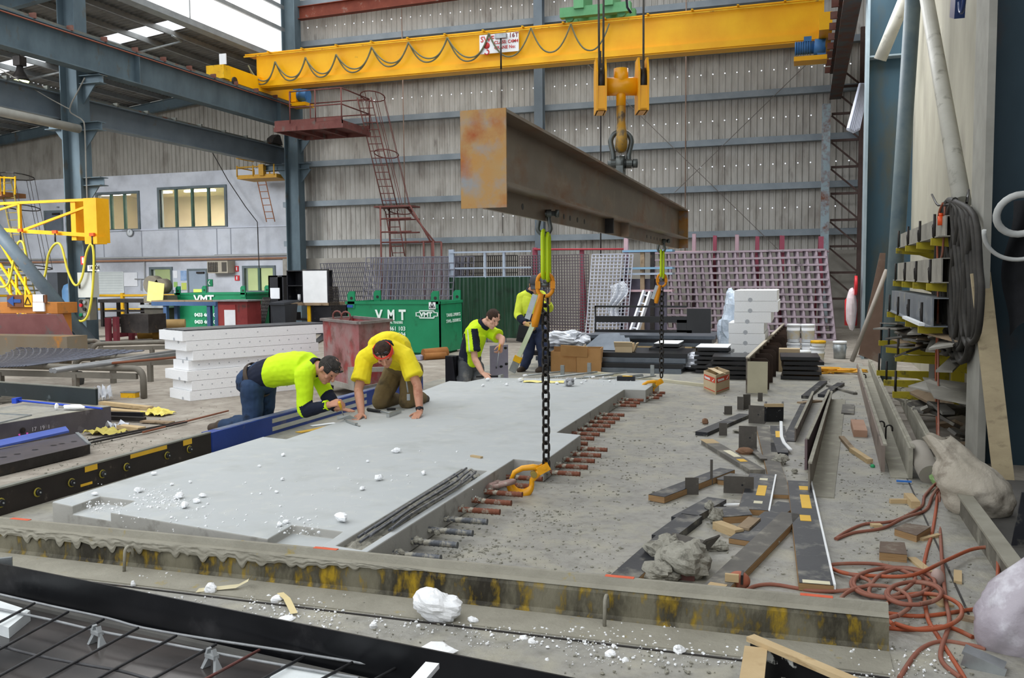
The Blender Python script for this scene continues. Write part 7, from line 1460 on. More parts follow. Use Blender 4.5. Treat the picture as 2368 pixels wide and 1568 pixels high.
b = B(); c_ = G(1590, 1285, .05); b.box(c_+V((-.03, 0, .06)), (.22, .14, .01), rz=-.5, rx=.5).box(c_+V((.1, .0, .06)), (.16, .14, .01), rz=-.5, ry=-.9); single('folded_bracket', b, ab, 'folded steel bracket lying on the mortar heap', 'bracket')
single('folded_bracket', B().box(G(1565, 1345)+V((0, 0, .05)), (.19, .01, .1)).box(G(1565, 1345)+V((0, .05, .01)), (.19, .1, .01)), rust_red, 'rusty steel bracket at the foot of the mortar heap', 'bracket'); single('steel_offcut', B().bar(G(1730, 1030, .03), G(1766, 1062, .05), .06, .01), ab, 'steel strip leaning below the standing bracket', 'strip'); single('stone_lump', chunk(G(1722, 1053), (.08, .05, .035), 77, .3), M('brown lump', '7a5a44', '8b6c55', 6, .9), 'brown broken lump below the standing bracket', 'lump'); single('stone_lump', chunk(G(1631, 983), (.035, .03, .035), 78, .3), MATS['brown lump'], 'small brown lump left of the long black board', 'lump')
t = thing('painted_box', 'open-topped black painted form box with a timber rail and white splashes', 'box', G(1789, 978)); q0, q1 = G(1767, 978), G(1811, 978); bpm = M('black splashed board', '111112', '1a1a1b', 6, .5, 0, .05, 30, 'c9c9c2', .6, 9, soft=.02)
obj('front_panel', plate(B(), q0, q1, .20, .02), bpm, t, True); obj('side_panel', plate(B(), q1, q1+V((.0, .22, 0)), .20, .02), bd, t, True); obj('side_panel', plate(B(), q0+V((0, .22, 0)), q0, .20, .02), bd, t, True); obj('top_rail', B().bar(q0+V((0, -.015, .2)), q1+V((0, -.015, .2)), .03, .035), wood_m, t, True)
# mortar heaps
for px, py, r, h, s, lb in ((1545, 1300, .13, .07, 1, 'grey mortar lump, upper left of the heap'), (1580, 1330, .17, .09, 2, 'grey mortar lump, the largest of the heap'), (1525, 1345, .1, .05, 3, 'grey mortar lump, lowest left of the heap'), (1655, 1215, .05, .05, 4, 'grey mortar lump beside the dark cut board'), (1640, 1195, .035, .05, 5, 'small upright mortar lump above the cut board'), (1805, 1076, .07, .04, 6, 'flat mortar lump on the long grey board'), (1650, 1275, .08, .03, 7, 'flat mortar lump right of the heap'), (1805, 1240, .03, .02, 8, 'small mortar lump right of the crossing board'), (1790, 1262, .03, .02, 9, 'small mortar lump below the crossing board'), (1720, 1003, .09, .02, 10, 'crumbled mortar before the painted box'), (1838, 1098, .03, .02, 11, 'small mortar lump at the head of the longest board'), (1497, 940, .0, .0, 12, '')):
    if r: single('mortar_lump', chunk(G(px, py), (r, r*.8, h), s*3.1, .55, 20, 14, s), rough_mort, lb, 'mortar', 'mortar lumps on the bed')
# long formwork pieces
ws = M('weathered form steel', '6a6158', '7c736a', 3, .6, .2, .1, 20, '8f8a7c', .58, 5, c4='4a3a30', t4=.64, s4=4, soft=.1); wc = M('cement crusted form', '8f8b7d', '9f9b8d', 4, .85, 0, .2, 20, 'a8a494', .6, 7)
def longform(lb, n0, n1, h0, h1, fl, mat, mfl, th=.012, side=1, fh=.008):
    a, c = G(*n0), G(*n1); t = thing('long_form', lb, 'formwork', (a+c)/2); t.location.z = 0; obj('upright_plate', plate(B(), a, c, h0, th, .012, h1), mat, t, True)
    obj('top_edge', B().bar(a+V((0, 0, h0+.018)), c+V((0, 0, h1+.018)), .028, .012), wc, t, True)
    if fl: d = (c-a).normalized(); n = V((d.y, -d.x, 0))*side; b = B(); b.prism([V((a.x, a.y, .012)), V((a.x, a.y, .012))+n*fl, V((c.x, c.y, .012))+n*fl, V((c.x, c.y, .012))], (0, 0, fh)); obj('base_flange', b, mfl, t, True)
    return t
longform('long steel angle form with a flat base, just right of the black boards', (1872, 1152), (1923, 926), .245, .1, .17, ws, wc)
longform('second upright ply of the steel angle form', (1866, 1090), (1917, 930), .26, .14, 0, M('plum ply', '6b5a5c', '7a686a', 3, .6), wc, .02)
longform('channel-shaped short form between boards and the long steel form', (1840, 1025), (1880, 930), .13, .12, .13, ws, bd, side=-1)
longform('thin plywood form board leaning upright in the middle of the right side', (2046, 1095), (1985, 860), .22, .12, 0, M('ply face', '7c6f66', '8b7e74', 3, .7, 0, .05, 20, '5f554e', .6, 4), wc, .03)
longform('wide cement-crusted form with its flat base and blue tape end', (2110, 1112), (2012, 850), .25, .14, .16, wc, wc, .03, -1)
longform('outermost crusted form beside the rack', (2150, 1068), (2048, 850), .2, .16, 0, wc, wc, .03)
single('blue_tape', B().bar(G(2073, 1112, .03), G(2108, 1114, .03), .02, .012), M('tape blue', '2f6ec0', '3a7acc'), 'strip of blue tape at the end of the wide crusted form', 'tape')
for i, (px, py) in enumerate(((1992, 890), (2030, 1010), (2048, 1020))): a = G(px, py); single('hook_bar', B().tube([a, a+V((0, 0, .13))]+[a+V((.03-.03*math.cos(PI*k/6), 0, .13+.03*math.sin(PI*k/6))) for k in range(1, 7)]+[a+V((.06, 0, .1))], .008, 6), dark_steel, ['bent hook bar standing between forms, farthest back', 'bent hook bar standing between forms, nearer left', 'bent hook bar standing between forms, nearer right'][i], 'hook bar', 'hook bars between the long forms')
# ribbed dark form with fins and pale end plate
fa, fb = G(1728, 912), G(1812, 790); t = thing('ribbed_form', 'tall steel side form with a row of dark fins and a pale end plate', 'formwork', (fa+fb)/2); t.location.z = 0; d = (fb-fa).normalized(); d.z = 0; n = V((d.y, -d.x, 0)); br_ = M('dark brown fin', '33261f', '45352b', 4, .6, .2)
obj('web', plate(B(), fa, fb, .5, .02, .012, .42), ws, t, True); obj('top_strip', B().bar(fa+V((0, 0, .51)), fb+V((0, 0, .44)), .05, .02), M('pale timber strip', 'b5ab98', 'c5bba8', 4, .6), t, True)
obj('end_plate', B().bar(fa+V((0, 0, .24))-d*.01, fa+n*.27+V((0, 0, .24))-d*.01, .012, .44, up=(0, 0, 1)), M('pale plate', 'b0a98f', 'beb79c', 3, .6), t, True)
for k in range(12): a = fa.lerp(fb, (k+.6)/12); hh = .46-.006*k; obj('fin', B().prism([a+V((0, 0, .012)), a+n*.26+V((0, 0, .012)), a+n*.26+V((0, 0, hh-.05)), a+n*.21+V((0, 0, hh)), a+V((0, 0, hh))], d*.012), br_, t, True)
# ================================================================== boxes, stacks, pails in the background right
cardb = M('cardboard', 'a97f50', 'b88d5c', 3, .85); cardl = M('light cardboard', 'c3ae8c', 'cdb998', 3, .85)
c_, a0, a2 = G(1655, 915), G(1627, 902), G(1687, 903); t = thing('cardboard_box', 'small cardboard box with red and white printed bands beside the slab', 'box', (c_.x, c_.y, .012)); hB = .27; ak = a0+a2-c_
b = B()
for p, q in ((a0, c_), (c_, a2), (a2, ak), (ak, a0)): plate(b, p, q, hB, .006)
b.prism([V((q.x, q.y, .02)) for q in (a0, c_, a2, ak)], (0, 0, .005)); obj('box_body', b, cardl, t, True)
obj('flap', B().bar(a0.lerp(ak, .5)+V((0, 0, hB+.02)), c_.lerp(a2, .5)+V((0, 0, hB+.0)), .09, .004), cardl, t, True)
rb_ = M('print red', 'cf4326', 'd64d30', 3, .6)
for p, q in ((a0, c_), (c_, a2)):
    e = (q-p); e.z = 0; n = V((e.y, -e.x, 0)).normalized(); L = e.length; e.normalize(); W1 = lambda u, z, o=.001: V((p.x, p.y, .012+z))+e*(L*u)+n*o
    obj('red_band', B().prism([W1(.05, .155), W1(.95, .155), W1(.95, .225), W1(.05, .225)], n*.001), rb_, t, True); obj('red_print_line', B().prism([W1(.06, .03), W1(.94, .03), W1(.94, .042), W1(.06, .042)], n*.001), rb_, t, True)
    text('lettering', 'tesa', white_m, t, W1(.12, .172, .0035), .06, e, (0, 0, 1), .0015, bold=.002, sx=L*.5/.11); obj('arrow_symbol', B().prism([W1(.72, .17, .003), W1(.8, .17, .003), W1(.92, .22, .003)], n*.002), white_m, t, True)
def obox(name, lb, cat, px, py, w, d_, h, m, rz=0, z=0, lid=None, grp=None):
    c_ = G(px, py); b = B().box((c_.x, c_.y+d_/2, z+h/2), (w, d_, h), rz=rz); return single(name, b, m, lb, cat, grp)
c_ = G(1340, 862); t = thing('cardboard_box', 'large open brown cardboard box with a flap hanging, behind the slab', 'box', (c_.x, c_.y, 0), .12); b = B(); 
for q in (((-.5, .0, 0), (-.05, .01, .36)), ((-.05, -.06, 0), (.36, -.05, .42)), ((.36, -.06, 0), (.37, .4, .42)), ((-.5, 0, 0), (-.49, .4, .36)), ((-.5, .39, 0), (.37, .4, .42)), ((-.05, -.06, 0), (-.04, .4, .42))): b.b2(*q)
obj('box_body', b, cardb, t); obj('flap', B().box((-.08, -.1, .38), (.46, .01, .2), rx=.35, ry=.06), cardb, t)
c_ = PY(1445, 805, 15.5); single('cardboard_box', B().box((c_.x, 15.5, c_.z-.02), (.3, .25, .22)).box((c_.x, 15.36, c_.z+.07), (.32, .02, .12), rx=.6).box((c_.x+.19, 15.5, c_.z+.02), (.02, .2, .16), ry=.4), cardl, 'small pale open carton standing on the long steel sheets', 'box')
# long steel sheets stacked
shm = M('grey flat steel', '5f666e', '767d85', 3, .35, .6, .03, 10); blk = M('black powder coat', '141416', '1d1d20', 3, .3, .1, spec=.6); GS = 'long steel sections stacked behind the slab'
def layer(px0, px1, py, Y, d_, h, z, m, lb, grp=GS, name='steel_section'):
    a, c = PY(px0, py, Y), PY(px1, py, Y); return single(name, B().b2((a.x, Y, z), (c.x, Y+d_, z+h)), m, lb, 'steel', grp)
for k in range(4): layer(1255-8*k, 1575+(5*k), 850, 15.0+.1*k, 1.2, .075, .012+.08*k, shm if k % 2 == 0 else blk, 'long steel section of the stack behind the cardboard box, %s' % ['lowest', 'second', 'third', 'topmost'][k])
for k in range(3): layer(1355, 1640+6*k, 790, 17.2+.1*k, 1.5, .06, .30+.065*k, shm if k != 1 else blk, 'long grey steel section of the raised rear stack, %s' % ['lowest', 'middle', 'topmost'][k], 'steel sections of the rear stack')
layer(1352, 1600, 800, 17.2, 1.4, .1, .2, wood_m, 'timber bearer under the raised rear steel stack', None, 'timber_bearer')
for px in (1365, 1490, 1600): x = PY(px, 800, 17.2).x; single('timber_block', B().b2((x-.1, 17.25, 0), (x+.1, 18.4, .2)), wood_m, {1365: 'timber block under the left end of the rear steel stack', 1490: 'timber block under the middle of the rear steel stack', 1600: 'timber block under the right end of the rear steel stack'}[px], 'timber')
# black cut-out frame standing
Yb_ = 17.3; zB = .495; fr = lambda x0, y0, x1, y1: (lambda a, c: B().b2((a.x, Yb_, max(a.z, zB)), (c.x, Yb_+.03, c.z)))(PY(x0, y1, Yb_), PY(x1, y0, Yb_)); t = thing('sheet_metal_screen', 'large black sheet-metal frame panel with cut-out openings standing on the rear stack', 'frame', (PY(1500, 760, Yb_).x, Yb_, zB))
for q in ((1375, 707, 1588, 711), (1375, 707, 1378, 765), (1378, 732, 1588, 745), (1565, 740, 1588, 768), (1588, 714, 1644, 770), (1375, 764, 1600, 768)): obj('sheet_metal', fr(*q), blk, t, True)
# stacks of black plates
for sx_, py, Yk, wpx, n, lb in ((1292, 838, 16.0, 80, 4, 'left stack of black plates under white plastic'), (1540, 832, 15.9, 66, 6, 'middle stack of black plates with white tops'), (1645, 845, 15.2, 78, 6, 'right stack of black plates before the white foam stack'), (1690, 862, 14.4, 100, 5, 'long black plates beside the ribbed form'), (1850, 858, 14.6, 90, 5, 'black plates right of the ribbed form')):
    for k in range(n):
        a, c = PY(sx_-wpx/2+R.uniform(-6, 6), py, Yk), PY(sx_+wpx/2+R.uniform(-6, 6), py, Yk); z = .02+k*.075; b = B().box(((a.x+c.x)/2, Yk+.4, z+.025), (c.x-a.x, .8, .05), rz=R.uniform(-.12, .12))
        o = single('black_plate', b, blk, '%s, layer %s' % (lb, ['at the bottom', 'second up', 'third up', 'fourth up', 'fifth up', 'sixth up'][k]), 'plate', lb); 
        if k == n-1 and sx_ in (1540, 1645): obj('foam_sheet', B().box(((a.x+c.x)/2, Yk+.4, z+.055), (c.x-a.x-.02, .78, .01), rz=0), white_m, o, True)
for k in range(3): a = PY(1395+k*14, 812, 15.7); single('steel_sheet', B().prism([(a.x-.35, 15.5, .34), (a.x+.45-.05*k, 15.5, .34), (a.x+.25-.02*k, 15.9, .62-.04*k), (a.x-.1, 15.9, .6-.04*k)], (0, 0, .012)), shm, 'dark grey steel sheet leaning beside the small carton, %s' % ['left', 'middle', 'right'][k], 'steel sheet', 'leaning grey sheets')
def bag(name, px, py, r, seed, mat, lb, cat, z=0, amp=.35, Y=None, sm=True, n=30, m=20):
    c_ = G(px, py) if Y is None else V((PY(px, py, Y).x, Y, z)); c_.z = z; b = chunk(c_, r, seed, amp, n, m); b.sm = [sm]*len(b.f); return single(name, b, mat, lb, cat)
bag('plastic_wrap', 1305, 782, (.38, .2, .13), 5, film, 'crumpled white plastic on the left stack of black plates', 'plastic', .33, .6, 16.2, False); bag('plastic_wrap', 1600, 858, (.4, .22, .13), 7, film, 'crumpled clear plastic on the floor before the right black stack', 'plastic', .0, .6, None, False)
bag('bubble_wrap_bag', 1697, 775, (.3, .25, .62), 9, M('bubble wrap', 'b0bfcf', 'd5dee8', 10, .25, 0, .5, 30, spec=.7), 'tall heap of bubble wrap left of the white foam stack', 'plastic', 0, .45, 17.8, False)
bag('plastic_wrap', 1838, 838, (.35, .3, .07), 12, film, 'flat clear plastic among the black plates at right', 'plastic', .0, .6, None, False)
# white foam stack right, paint pails
for k in range(7):
    off = [0, 0, 0, -.02, .1, .12, .1][k]; a, c = PY(1685+8*(k > 3), 815, 16.6), PY(1762 if k < 5 else 1775, 815, 16.6); Yk = 16.6; h = .19
    o = single('foam_block', B().b2((a.x+off*.3, Yk, .02+k*(h+.004)), (c.x+off+.05, Yk+1.6, .02+k*(h+.004)+h)), foam_m, 'white foam block in the right-hand stack, %s' % ['bottom', 'second up', 'third up', 'fourth up', 'fifth up', 'sixth up', 'topmost'][k], 'foam block', 'foam blocks in the right-hand stack')
    xm = (a.x+c.x)/2; obj('finger_notch', B().cyl((xm, Yk-.001, .02+k*(h+.004)+.02), (xm, Yk+.001, .02+k*(h+.004)+.02), .04, 12), M('foam hole', ''), o, True)
def pail(px, py, Y, r, h, lb, lid=white_m, body=white_m, z=0, lab=True):
    x = PY(px, py, Y).x; t = thing('paint_pail', lb, 'pail', (x, Y, z)); obj('pail_body', B().lathe([(0, 0), (r*.88, 0), (r, h), (0, h)], n=22), body, t); obj('lid', B().lathe([(0, h), (r*1.06, h), (r*1.06, h+.03), (r, h+.045), (0, h+.045)], n=22), lid, t)
    if lab: obj('paper_label', B().lathe([(r*.935, h*.2), (r*.99, h*.75)], n=22), M('pail label', 'd9c79a', 'cfd3dc', 9, .7), t)
    obj('wire_handle', B().tube(arc((0, 0, h*.8), r*1.04, PI, 2*PI, 10, (1, 0, 0), (0, .35, .94)), .006, 5), galv, t)
for a in ((1835, 815, 18.0, .2, .42, 'white paint pail with printed label, lower left of the group'), (1869, 815, 18.0, .2, .42, 'white paint pail with printed label, lower middle of the group'), (1890, 812, 17.4, .2, .38, 'white paint pail, lower right with a printed label'), (1942, 800, 18.6, .2, .42, 'plain white metal pail standing apart by the wall')): pail(*(a[:3]+(.125, a[4]*.72)+a[5:]), lab=a[0] != 1942, body=white_m if a[0] != 1942 else galv)
pail(1835, 780, 18.0, .125, .3, 'white paint pail stacked on top at the left', z=.36); pail(1868, 780, 18.0, .125, .3, 'white paint pail stacked on top at the right', z=.36); pail(1853, 825, 17.2, .16, .22, 'dark blue labelled tub in front of the white pails', lid=white_m, body=M('tub blue', '33415c', '3d4c68'), lab=False); pail(1892, 792, 17.4, .13, .06, 'yellow lid tub on the right pail', lid=yellow_w, z=.33, lab=False)
pail(1755, 835, 15.6, .16, .25, 'black tub standing before the white foam stack', lid=black_m, body=black_m, lab=False); pail(1725, 850, 15.3, .16, .1, 'low black tub at the left before the foam stack', lid=black_m, body=black_m, lab=False)
c_ = G(1830, 828); single('carton', B().box((c_.x, 15.9, .2), (.34, .25, .4)), M('tan carton', 'b5a080', 'c0ac8c', 6, .8), 'small tan carton with faint print right of the ribbed form', 'box')
# yellow strap and small debris behind
b = B(); rg = random.Random(9); cx = G(1905, 862)
for k in range(6): b.tube(smooth_path([cx+V((rg.uniform(-.7, .7), rg.uniform(-.3, .3), rg.uniform(.02, .1))) for _ in range(7)], 4), .014, 4)
single('yellow_strap', b, M('strap yellow', 'd99b1e', 'e6aa30', 6, .6), 'tangled yellow strap on the floor behind the scrap heap', 'strap', None)
for k, (px, py, L) in enumerate(((1265, 870, .9), (1300, 865, .9), (1335, 872, .9), (1370, 866, .9), (1405, 872, .9), (1440, 872, .6), (1470, 872, .6), (1240, 862, .7))):
    c_ = G(px-20, py+6, .06); single('end_bar', B().cyl(c_, c_+V((L*.62, L*.75, .02)), .013, 7), galv, 'bright steel bar behind the far end of the slab, %s' % ORD[(1, 2, 3, 4, 5, 6, 7, 0)[k]], 'bar', 'bright bars behind the slab')
single('far_edge_form', B().bar(G(1372, 862, .03), G(1640, 893, .03), .05, .05), M('cream edge', 'b9b39c', 'c6c0a8', 5, .8), 'low cream edge strip running behind the slab to the right', 'strip')
for px, py in ((1300, 868), (1362, 862), (1508, 868)): c_ = G(px, py+5); single('stop_angle', B().b2((c_.x-.03, c_.y, .0), (c_.x+.03, c_.y+.05, .2)), galv, {1300: 'small upright steel angle behind the slab, left one', 1362: 'small upright steel angle behind the slab, middle one', 1508: 'small upright steel angle behind the slab, right one'}[px], 'angle')
# fire extinguisher under cover, chain in the distance
p = PY(1968, 740, 19.0); t = thing('covered_extinguisher', 'plastic-covered red and white fire extinguisher hung at the rear column', 'extinguisher', (p.x, 19, .6)); a, c_ = PY(1956, 765, 18.9), PY(1981, 676, 18.9)
obj('cover', chunk((p.x, 18.95, a.z), ((c_.x-a.x)*.55, .12, (c_.z-a.z)*.55), 4, .12, 16, 12), M('pinkish plastic', 'd8c4c6', 'e6dadb', 4, .3), t, True); obj('cylinder', B().lathe([(0, 0), (.12, 0), (.12, .5), (.05, .6), (0, .6)], (p.x, 19.08, a.z+.1), 16), redm, t, True); obj('hose_reel_disc', B().cyl(PY(1976, 660, 18.85), PY(1976, 660, 18.85)+V((.05, .0, 0)), .19, 24), redm, t, True)
single('hoist_chain', B().cyl(PY(1389, 118, 26.3), PY(1389, 592, 26.3), .022, 5), dark_steel, 'thin hoist chain hanging in the distance right of the near chain', 'chain')
"""rack, hoses and sacks follow"""
# ================================================================== right wall rack
ry = M('rack yellow green', 'a0901a', 'b3a226', 3, .6, 0, .05, 20, '6c6433', .62, 7); XW = 1.9
t = thing('cantilever_rack', 'yellow cantilever rack on the concrete panel, loaded with steel forms', 'rack', (1.8, 11.5, 0))
ups = (9.9, 11.1, 12.3, 13.5)
for y in ups: obj('upright', B().b2((1.76, y-.06, 0), (1.9, y+.06, 2.15)), ry, t, True)
lv = (2.0, 1.55, 1.12, .72, .3)
for y in ups:
    for i, z in enumerate(lv):
        if i > 2 and y < 11: continue
        x0_ = (1.2, 1.17, 1.1, 1.0, .98)[i]; obj('arm', B().prism([(1.76, y-.035, z), (x0_, y-.035, z), (x0_, y-.035, z-.07), (1.5, y-.035, z-.1), (1.76, y-.035, z-.2)], (0, .07, 0)), ry, t, True); obj('stop_pin', B().cyl((x0_+.03, y, z), (x0_+.03, y, z+.24), .014, 7), dark_steel, t, True)
rs_ = M('rack steel dusty', '8a867c', '9c988d', 3, .6, .1, .08, 20, 'aaa598', .6, 5)
for z, x0_, h, m, lb in ((2.0, 1.23, .2, rs_, 'crusted steel form on the top rack level'), (1.55, 1.2, .24, rs_, 'crusted steel form on the second rack level'), (1.12, 1.13, .28, M('blue grey form', '6e7378', '7f8488', 3, .5, .2, .05, 20, '9a968b', .6, 4), 'long grey steel channel on the third rack level')):
    b = B(); b.b2((x0_, 9.6, z+.005), (x0_+.4, 13.9, z+.015)); b.b2((x0_+.06, 9.6, z+.015), (x0_+.075, 13.9, z+h)); b.b2((x0_+.06, 9.6, z+h), (x0_+.28, 13.9, z+h+.01)); o = single('steel_form', b, m, lb, 'steel form', 'steel forms stored on the rack')
    for y in (10.4, 11.7, 12.9): obj('hook_bar', B().tube([(x0_+.05, y, z+.03), (x0_+.045, y, z+.13), (x0_+.05, y+.03, z+.16), (x0_+.05, y+.07, z+.14)], .008, 5), dark_steel, o, True)
single('white_channel', B().bar((1.1, 9.6, 1.15), (1.1, 11.2, 1.15), .05, .03), white_m, 'white strip lying along the third rack level', 'strip')
rg = random.Random(21); mats_ = [rs_, bdw, wood_d, ab, M('grey ply', '75726b', '85827a', 4, .8)]
for k in range(34):
    z = .74+.0085*k; y = rg.uniform(9.3, 13.2); x = rg.uniform(1.1, 1.6); L = rg.uniform(.5, 1.6); single('scrap_board', B().box((x, y, z+.02), (rg.uniform(.08, .22), L, .02), rz=rg.uniform(-.45, .3), ry=rg.uniform(-.5, .1), rx=rg.uniform(-.12, .12)), mats_[k % 5], 'dusty scrap board on the fourth rack level, %s from the bottom of the heap' % ORDW[k], 'board', 'scrap boards on the fourth rack level')
yq = sorted(rg.uniform(8.9, 11.6) for _ in range(24))
for k in range(24):
    y = yq[k]; x = rg.uniform(1.25, 1.7); L = rg.uniform(.2, .7); z = rg.uniform(.03, .36); single('scrap_board', B().box((x, y, z), (rg.uniform(.06, .16), L, .03), rz=rg.uniform(-1, 1), ry=rg.uniform(-.6, .6), rx=rg.uniform(-.3, .3)), mats_[(k*3) % 5], 'dusty scrap piece beneath the rack, %s from the camera' % ORDW[k], 'board', 'scrap pieces beneath the rack')
single('formed_tray', B().prism([G(2100, 895, .5), G(2215, 925, .45), G(2200, 905, .5), G(2150, 880, .55)], (0, 0, .015)).prism([(1.15, 9.0, .5), (1.6, 9.0, .42), (1.7, 10.2, .5), (1.2, 10.3, .55)], (0, 0, .01)), rs_, 'flat dusty steel tray sloping out of the rack scrap heap', 'tray')
single('grey_board', B().box((1.62, 12.9, .75), (.02, .5, 1.4), rx=.08), MATS['grey ply'], 'grey board standing between pipe and rack', 'board')
single('brown_board', B().prism([PY(2035, 585, 16.6), PY(1985, 820, 16.2), PY(2035, 840, 16.2), PY(2048, 585, 16.6)], (0, .03, 0)), M('brown sheet', '6a5548', '786255', 3, .8, 0, .05, 10, '84786c', .6, 2), 'tall brown board leaning against the rear column', 'board')
single('leaning_pole', B().cyl(PY(2050, 625, 16), PY(1970, 835, 15.2), .035, 10), M('pole', '8d8478', '9c9388', 3, .7), 'thin pole leaning against the brown board', 'pole')
# cable and hose coils
hk_m = M('black hose', '2b2926', '3d3a35', 6, .7, 0, .05, 30)
rg = random.Random(31)
t = thing('hose_coil', 'thick black hose hung in long loops on the near column flange', 'hose', PX(2200, 460, 1.36))
for k in range(9):
    px = 2172+k*8.5; pb = 805+rg.uniform(-28, 30); Xh = 1.37-.012*(k % 3); P = [PX(2200+rg.uniform(-8, 14), 462, Xh), PX(px+2, 500, Xh), PX(px-6+rg.uniform(-8, 4), 640, Xh), PX(px-8, pb-60, Xh), PX(px+4, pb, Xh), PX(px+22, pb-20, Xh), PX(px+30, pb-110, Xh), PX(px+26, 620, Xh), PX(px+14, 500, Xh), PX(2206, 465, Xh)]
    obj('hose_loop', B().tube(smooth_path(P, 4), .026, 8), hk_m, t, True)
single('wall_hook', B().tube([PX(2240, 440, 1.42), PX(2235, 470, 1.36), PX(2170, 475, 1.34), PX(2165, 470, 1.33), PX(2155, 450, 1.33)], .012, 6), dark_steel, 'bent steel hook holding the black hose and orange cable', 'hook')
oc = M('orange cable', 'a8512f', '9a553c', 5, .6, 0, .02, 40, '9a6a55', .6, 5); ocd = M('dusty orange cable', '875444', '97614f', 5, .7, 0, .02, 40, '8d6a5a', .6, 5)
def cable(pts, mat, lb, r=.0105, grp=None): return single('extension_cord', B().tube(smooth_path(pts, 6), r, 7), mat, lb, 'cord', grp)
X2 = 1.30
cable([PX(2180, 470, X2), PX(2168, 520, X2), PX(2169, 700, X2), PX(2164, 860, X2), PX(2167, 1000, X2), G(2168, 1128, .02), G(2158, 1220, .015), G(2142, 1280, .015), G(2135, 1330, .015), G(2143, 1420, .03), G(2168, 1470, .015), G(2230, 1568, .015), G(2260, 1640, .015)], oc, 'bright orange cord hanging from the wall hook down to the floor')
cable([PX(2185, 478, X2+.02), PX(2180, 580, X2), PX(2170, 640, X2), PX(2170, 900, X2-.02), G(2172, 1135, .03), G(2176, 1260, .02), G(2186, 1380, .03), G(2195, 1440, .03), G(2175, 1520, .02), G(2222, 1568, .02)], ocd, 'second orange cord hanging beside the bright one')
p = PX(2176, 500, X2-.02); single('plug_socket', B().cyl(p, p+V((0, 0, -.09)), .03, 12).cyl(p+V((0, 0, .0)), p+V((0, 0, .03)), .02, 10), M('orange socket', 'e0501c', 'ea5c28', 3, .4), 'orange plug socket hanging on the wall hook', 'plug'); p = PX(2164, 772, X2-.02); single('green_tag', B().box(p, (.03, .02, .06)), M('green tag', '3fcf4a', '4fdc5a'), 'bright green tag on the hanging orange cord', 'tag')
zc3 = .02
cable([G(1722, 1368, .03), G(1745, 1356, zc3), G(1790, 1352, zc3), G(1880, 1366, zc3), G(1960, 1365, .03), G(2010, 1352, .04), G(2000, 1338, .05), G(1930, 1318, .03), G(1915, 1308, .03), G(1960, 1303, .03), G(2040, 1306, .03), G(2110, 1330, .05), G(2108, 1350, .06), G(2060, 1380, .05), G(2010, 1372, .04), G(2035, 1330, .05), G(2100, 1315, .04), G(2150, 1345, .05)], ocd, 'dusty orange cord running from the plug cap to the coil', grp=None)
def loop(cx, cy, rx, ry_, n, ph, z, lb, mat=ocd):
    pts = []
    for i in range(n*10+1): a = ph+2*PI*i/10; k = 1+.12*math.sin(i*.7+ph); pts.append(G(cx+rx*k*math.cos(a), cy+ry_*k*math.sin(a), z+.012*math.sin(i*.9+ph)+.012))
    return cable(pts, mat, lb)
loop(2060, 1345, 95, 34, 2, .3, .03, 'orange cord looped wide in the floor coil'); loop(2110, 1370, 62, 26, 2, 1.3, .05, 'orange cord looped tight at the middle of the coil'); loop(2130, 1410, 90, 42, 1, 2.3, .04, 'orange cord looped at the lower right of the coil', oc); loop(2020, 1390, 80, 40, 1, .9, .04, 'orange cord looped low behind the beam end')
cable([G(1915, 1308, .03), G(1950, 1325, .04), G(2020, 1332, .04), G(2110, 1330, .07), G(2190, 1295, .06), G(2250, 1270, .05), G(2300, 1268, .07), G(2308, 1300, .07), G(2304, 1360, .04), G(2290, 1400, .02), G(2230, 1412, .02), G(2130, 1425, .02), G(2050, 1418, .02)], oc, 'orange cord sweeping right over the kerb and back')
cable([G(1932, 1246, .02), G(1960, 1228, .02), G(2000, 1212, .02), G(2050, 1208, .03), G(2080, 1200, .02), G(2130, 1172, .02), G(2138, 1148, .02), G(2160, 1122, .04), G(2172, 1115, .1)], ocd, 'orange cord running up the bed to the hanging one, upper')
cable([G(1934, 1247, .02), G(1975, 1232, .02), G(2040, 1222, .02), G(2090, 1198, .035), G(2140, 1180, .02), G(2155, 1150, .03), G(2168, 1130, .05), G(2190, 1120, .08)], ocd, 'orange cord running up the bed to the hanging one, lower')
cable([G(2050, 1452, .02), G(2110, 1456, .02), G(2190, 1450, .02), G(2250, 1474, .02)], oc, 'orange cord emerging beside the beam end, lower'); cable([G(2080, 1568, .015), G(2125, 1505, .015), G(2175, 1484, .015), G(2240, 1492, .015), G(2280, 1502, .015)], ocd, 'orange cord curving toward the clear plastic bag')
p = G(1708, 1362); t = thing('cable_plug', 'round orange-brown plug cap lying just behind the mossy beam', 'plug', p); cm_ = M('cap orange brown', '9c5a44', 'b0674e', 6, .6, 0, .05, 40, '7d6a5c', .6, 8); obj('cap_body', B().ell(p+V((0, 0, .045)), (.06, .05, .05), None, 18, 12), cm_, t, True); obj('slot', B().box(p+V((.02, -.02, .07)), (.012, .08, .05)), dark_steel, t, True); single('timber_chip', B().box(G(1693, 1368)+V((0, -.02, .08)), (.07, .02, .04)), wood_m, 'small pale wood chip before the orange-brown plug cap', 'chip')
p = G(2167, 1358); single('glass_plug', B().ell(p+V((0, 0, .05)), (.035, .035, .05), None, 12, 8), M('dusty clear plug', '9c8880', 'b59a90', 6, .4), 'dusty translucent plug end lying on the cable coil', 'plug')
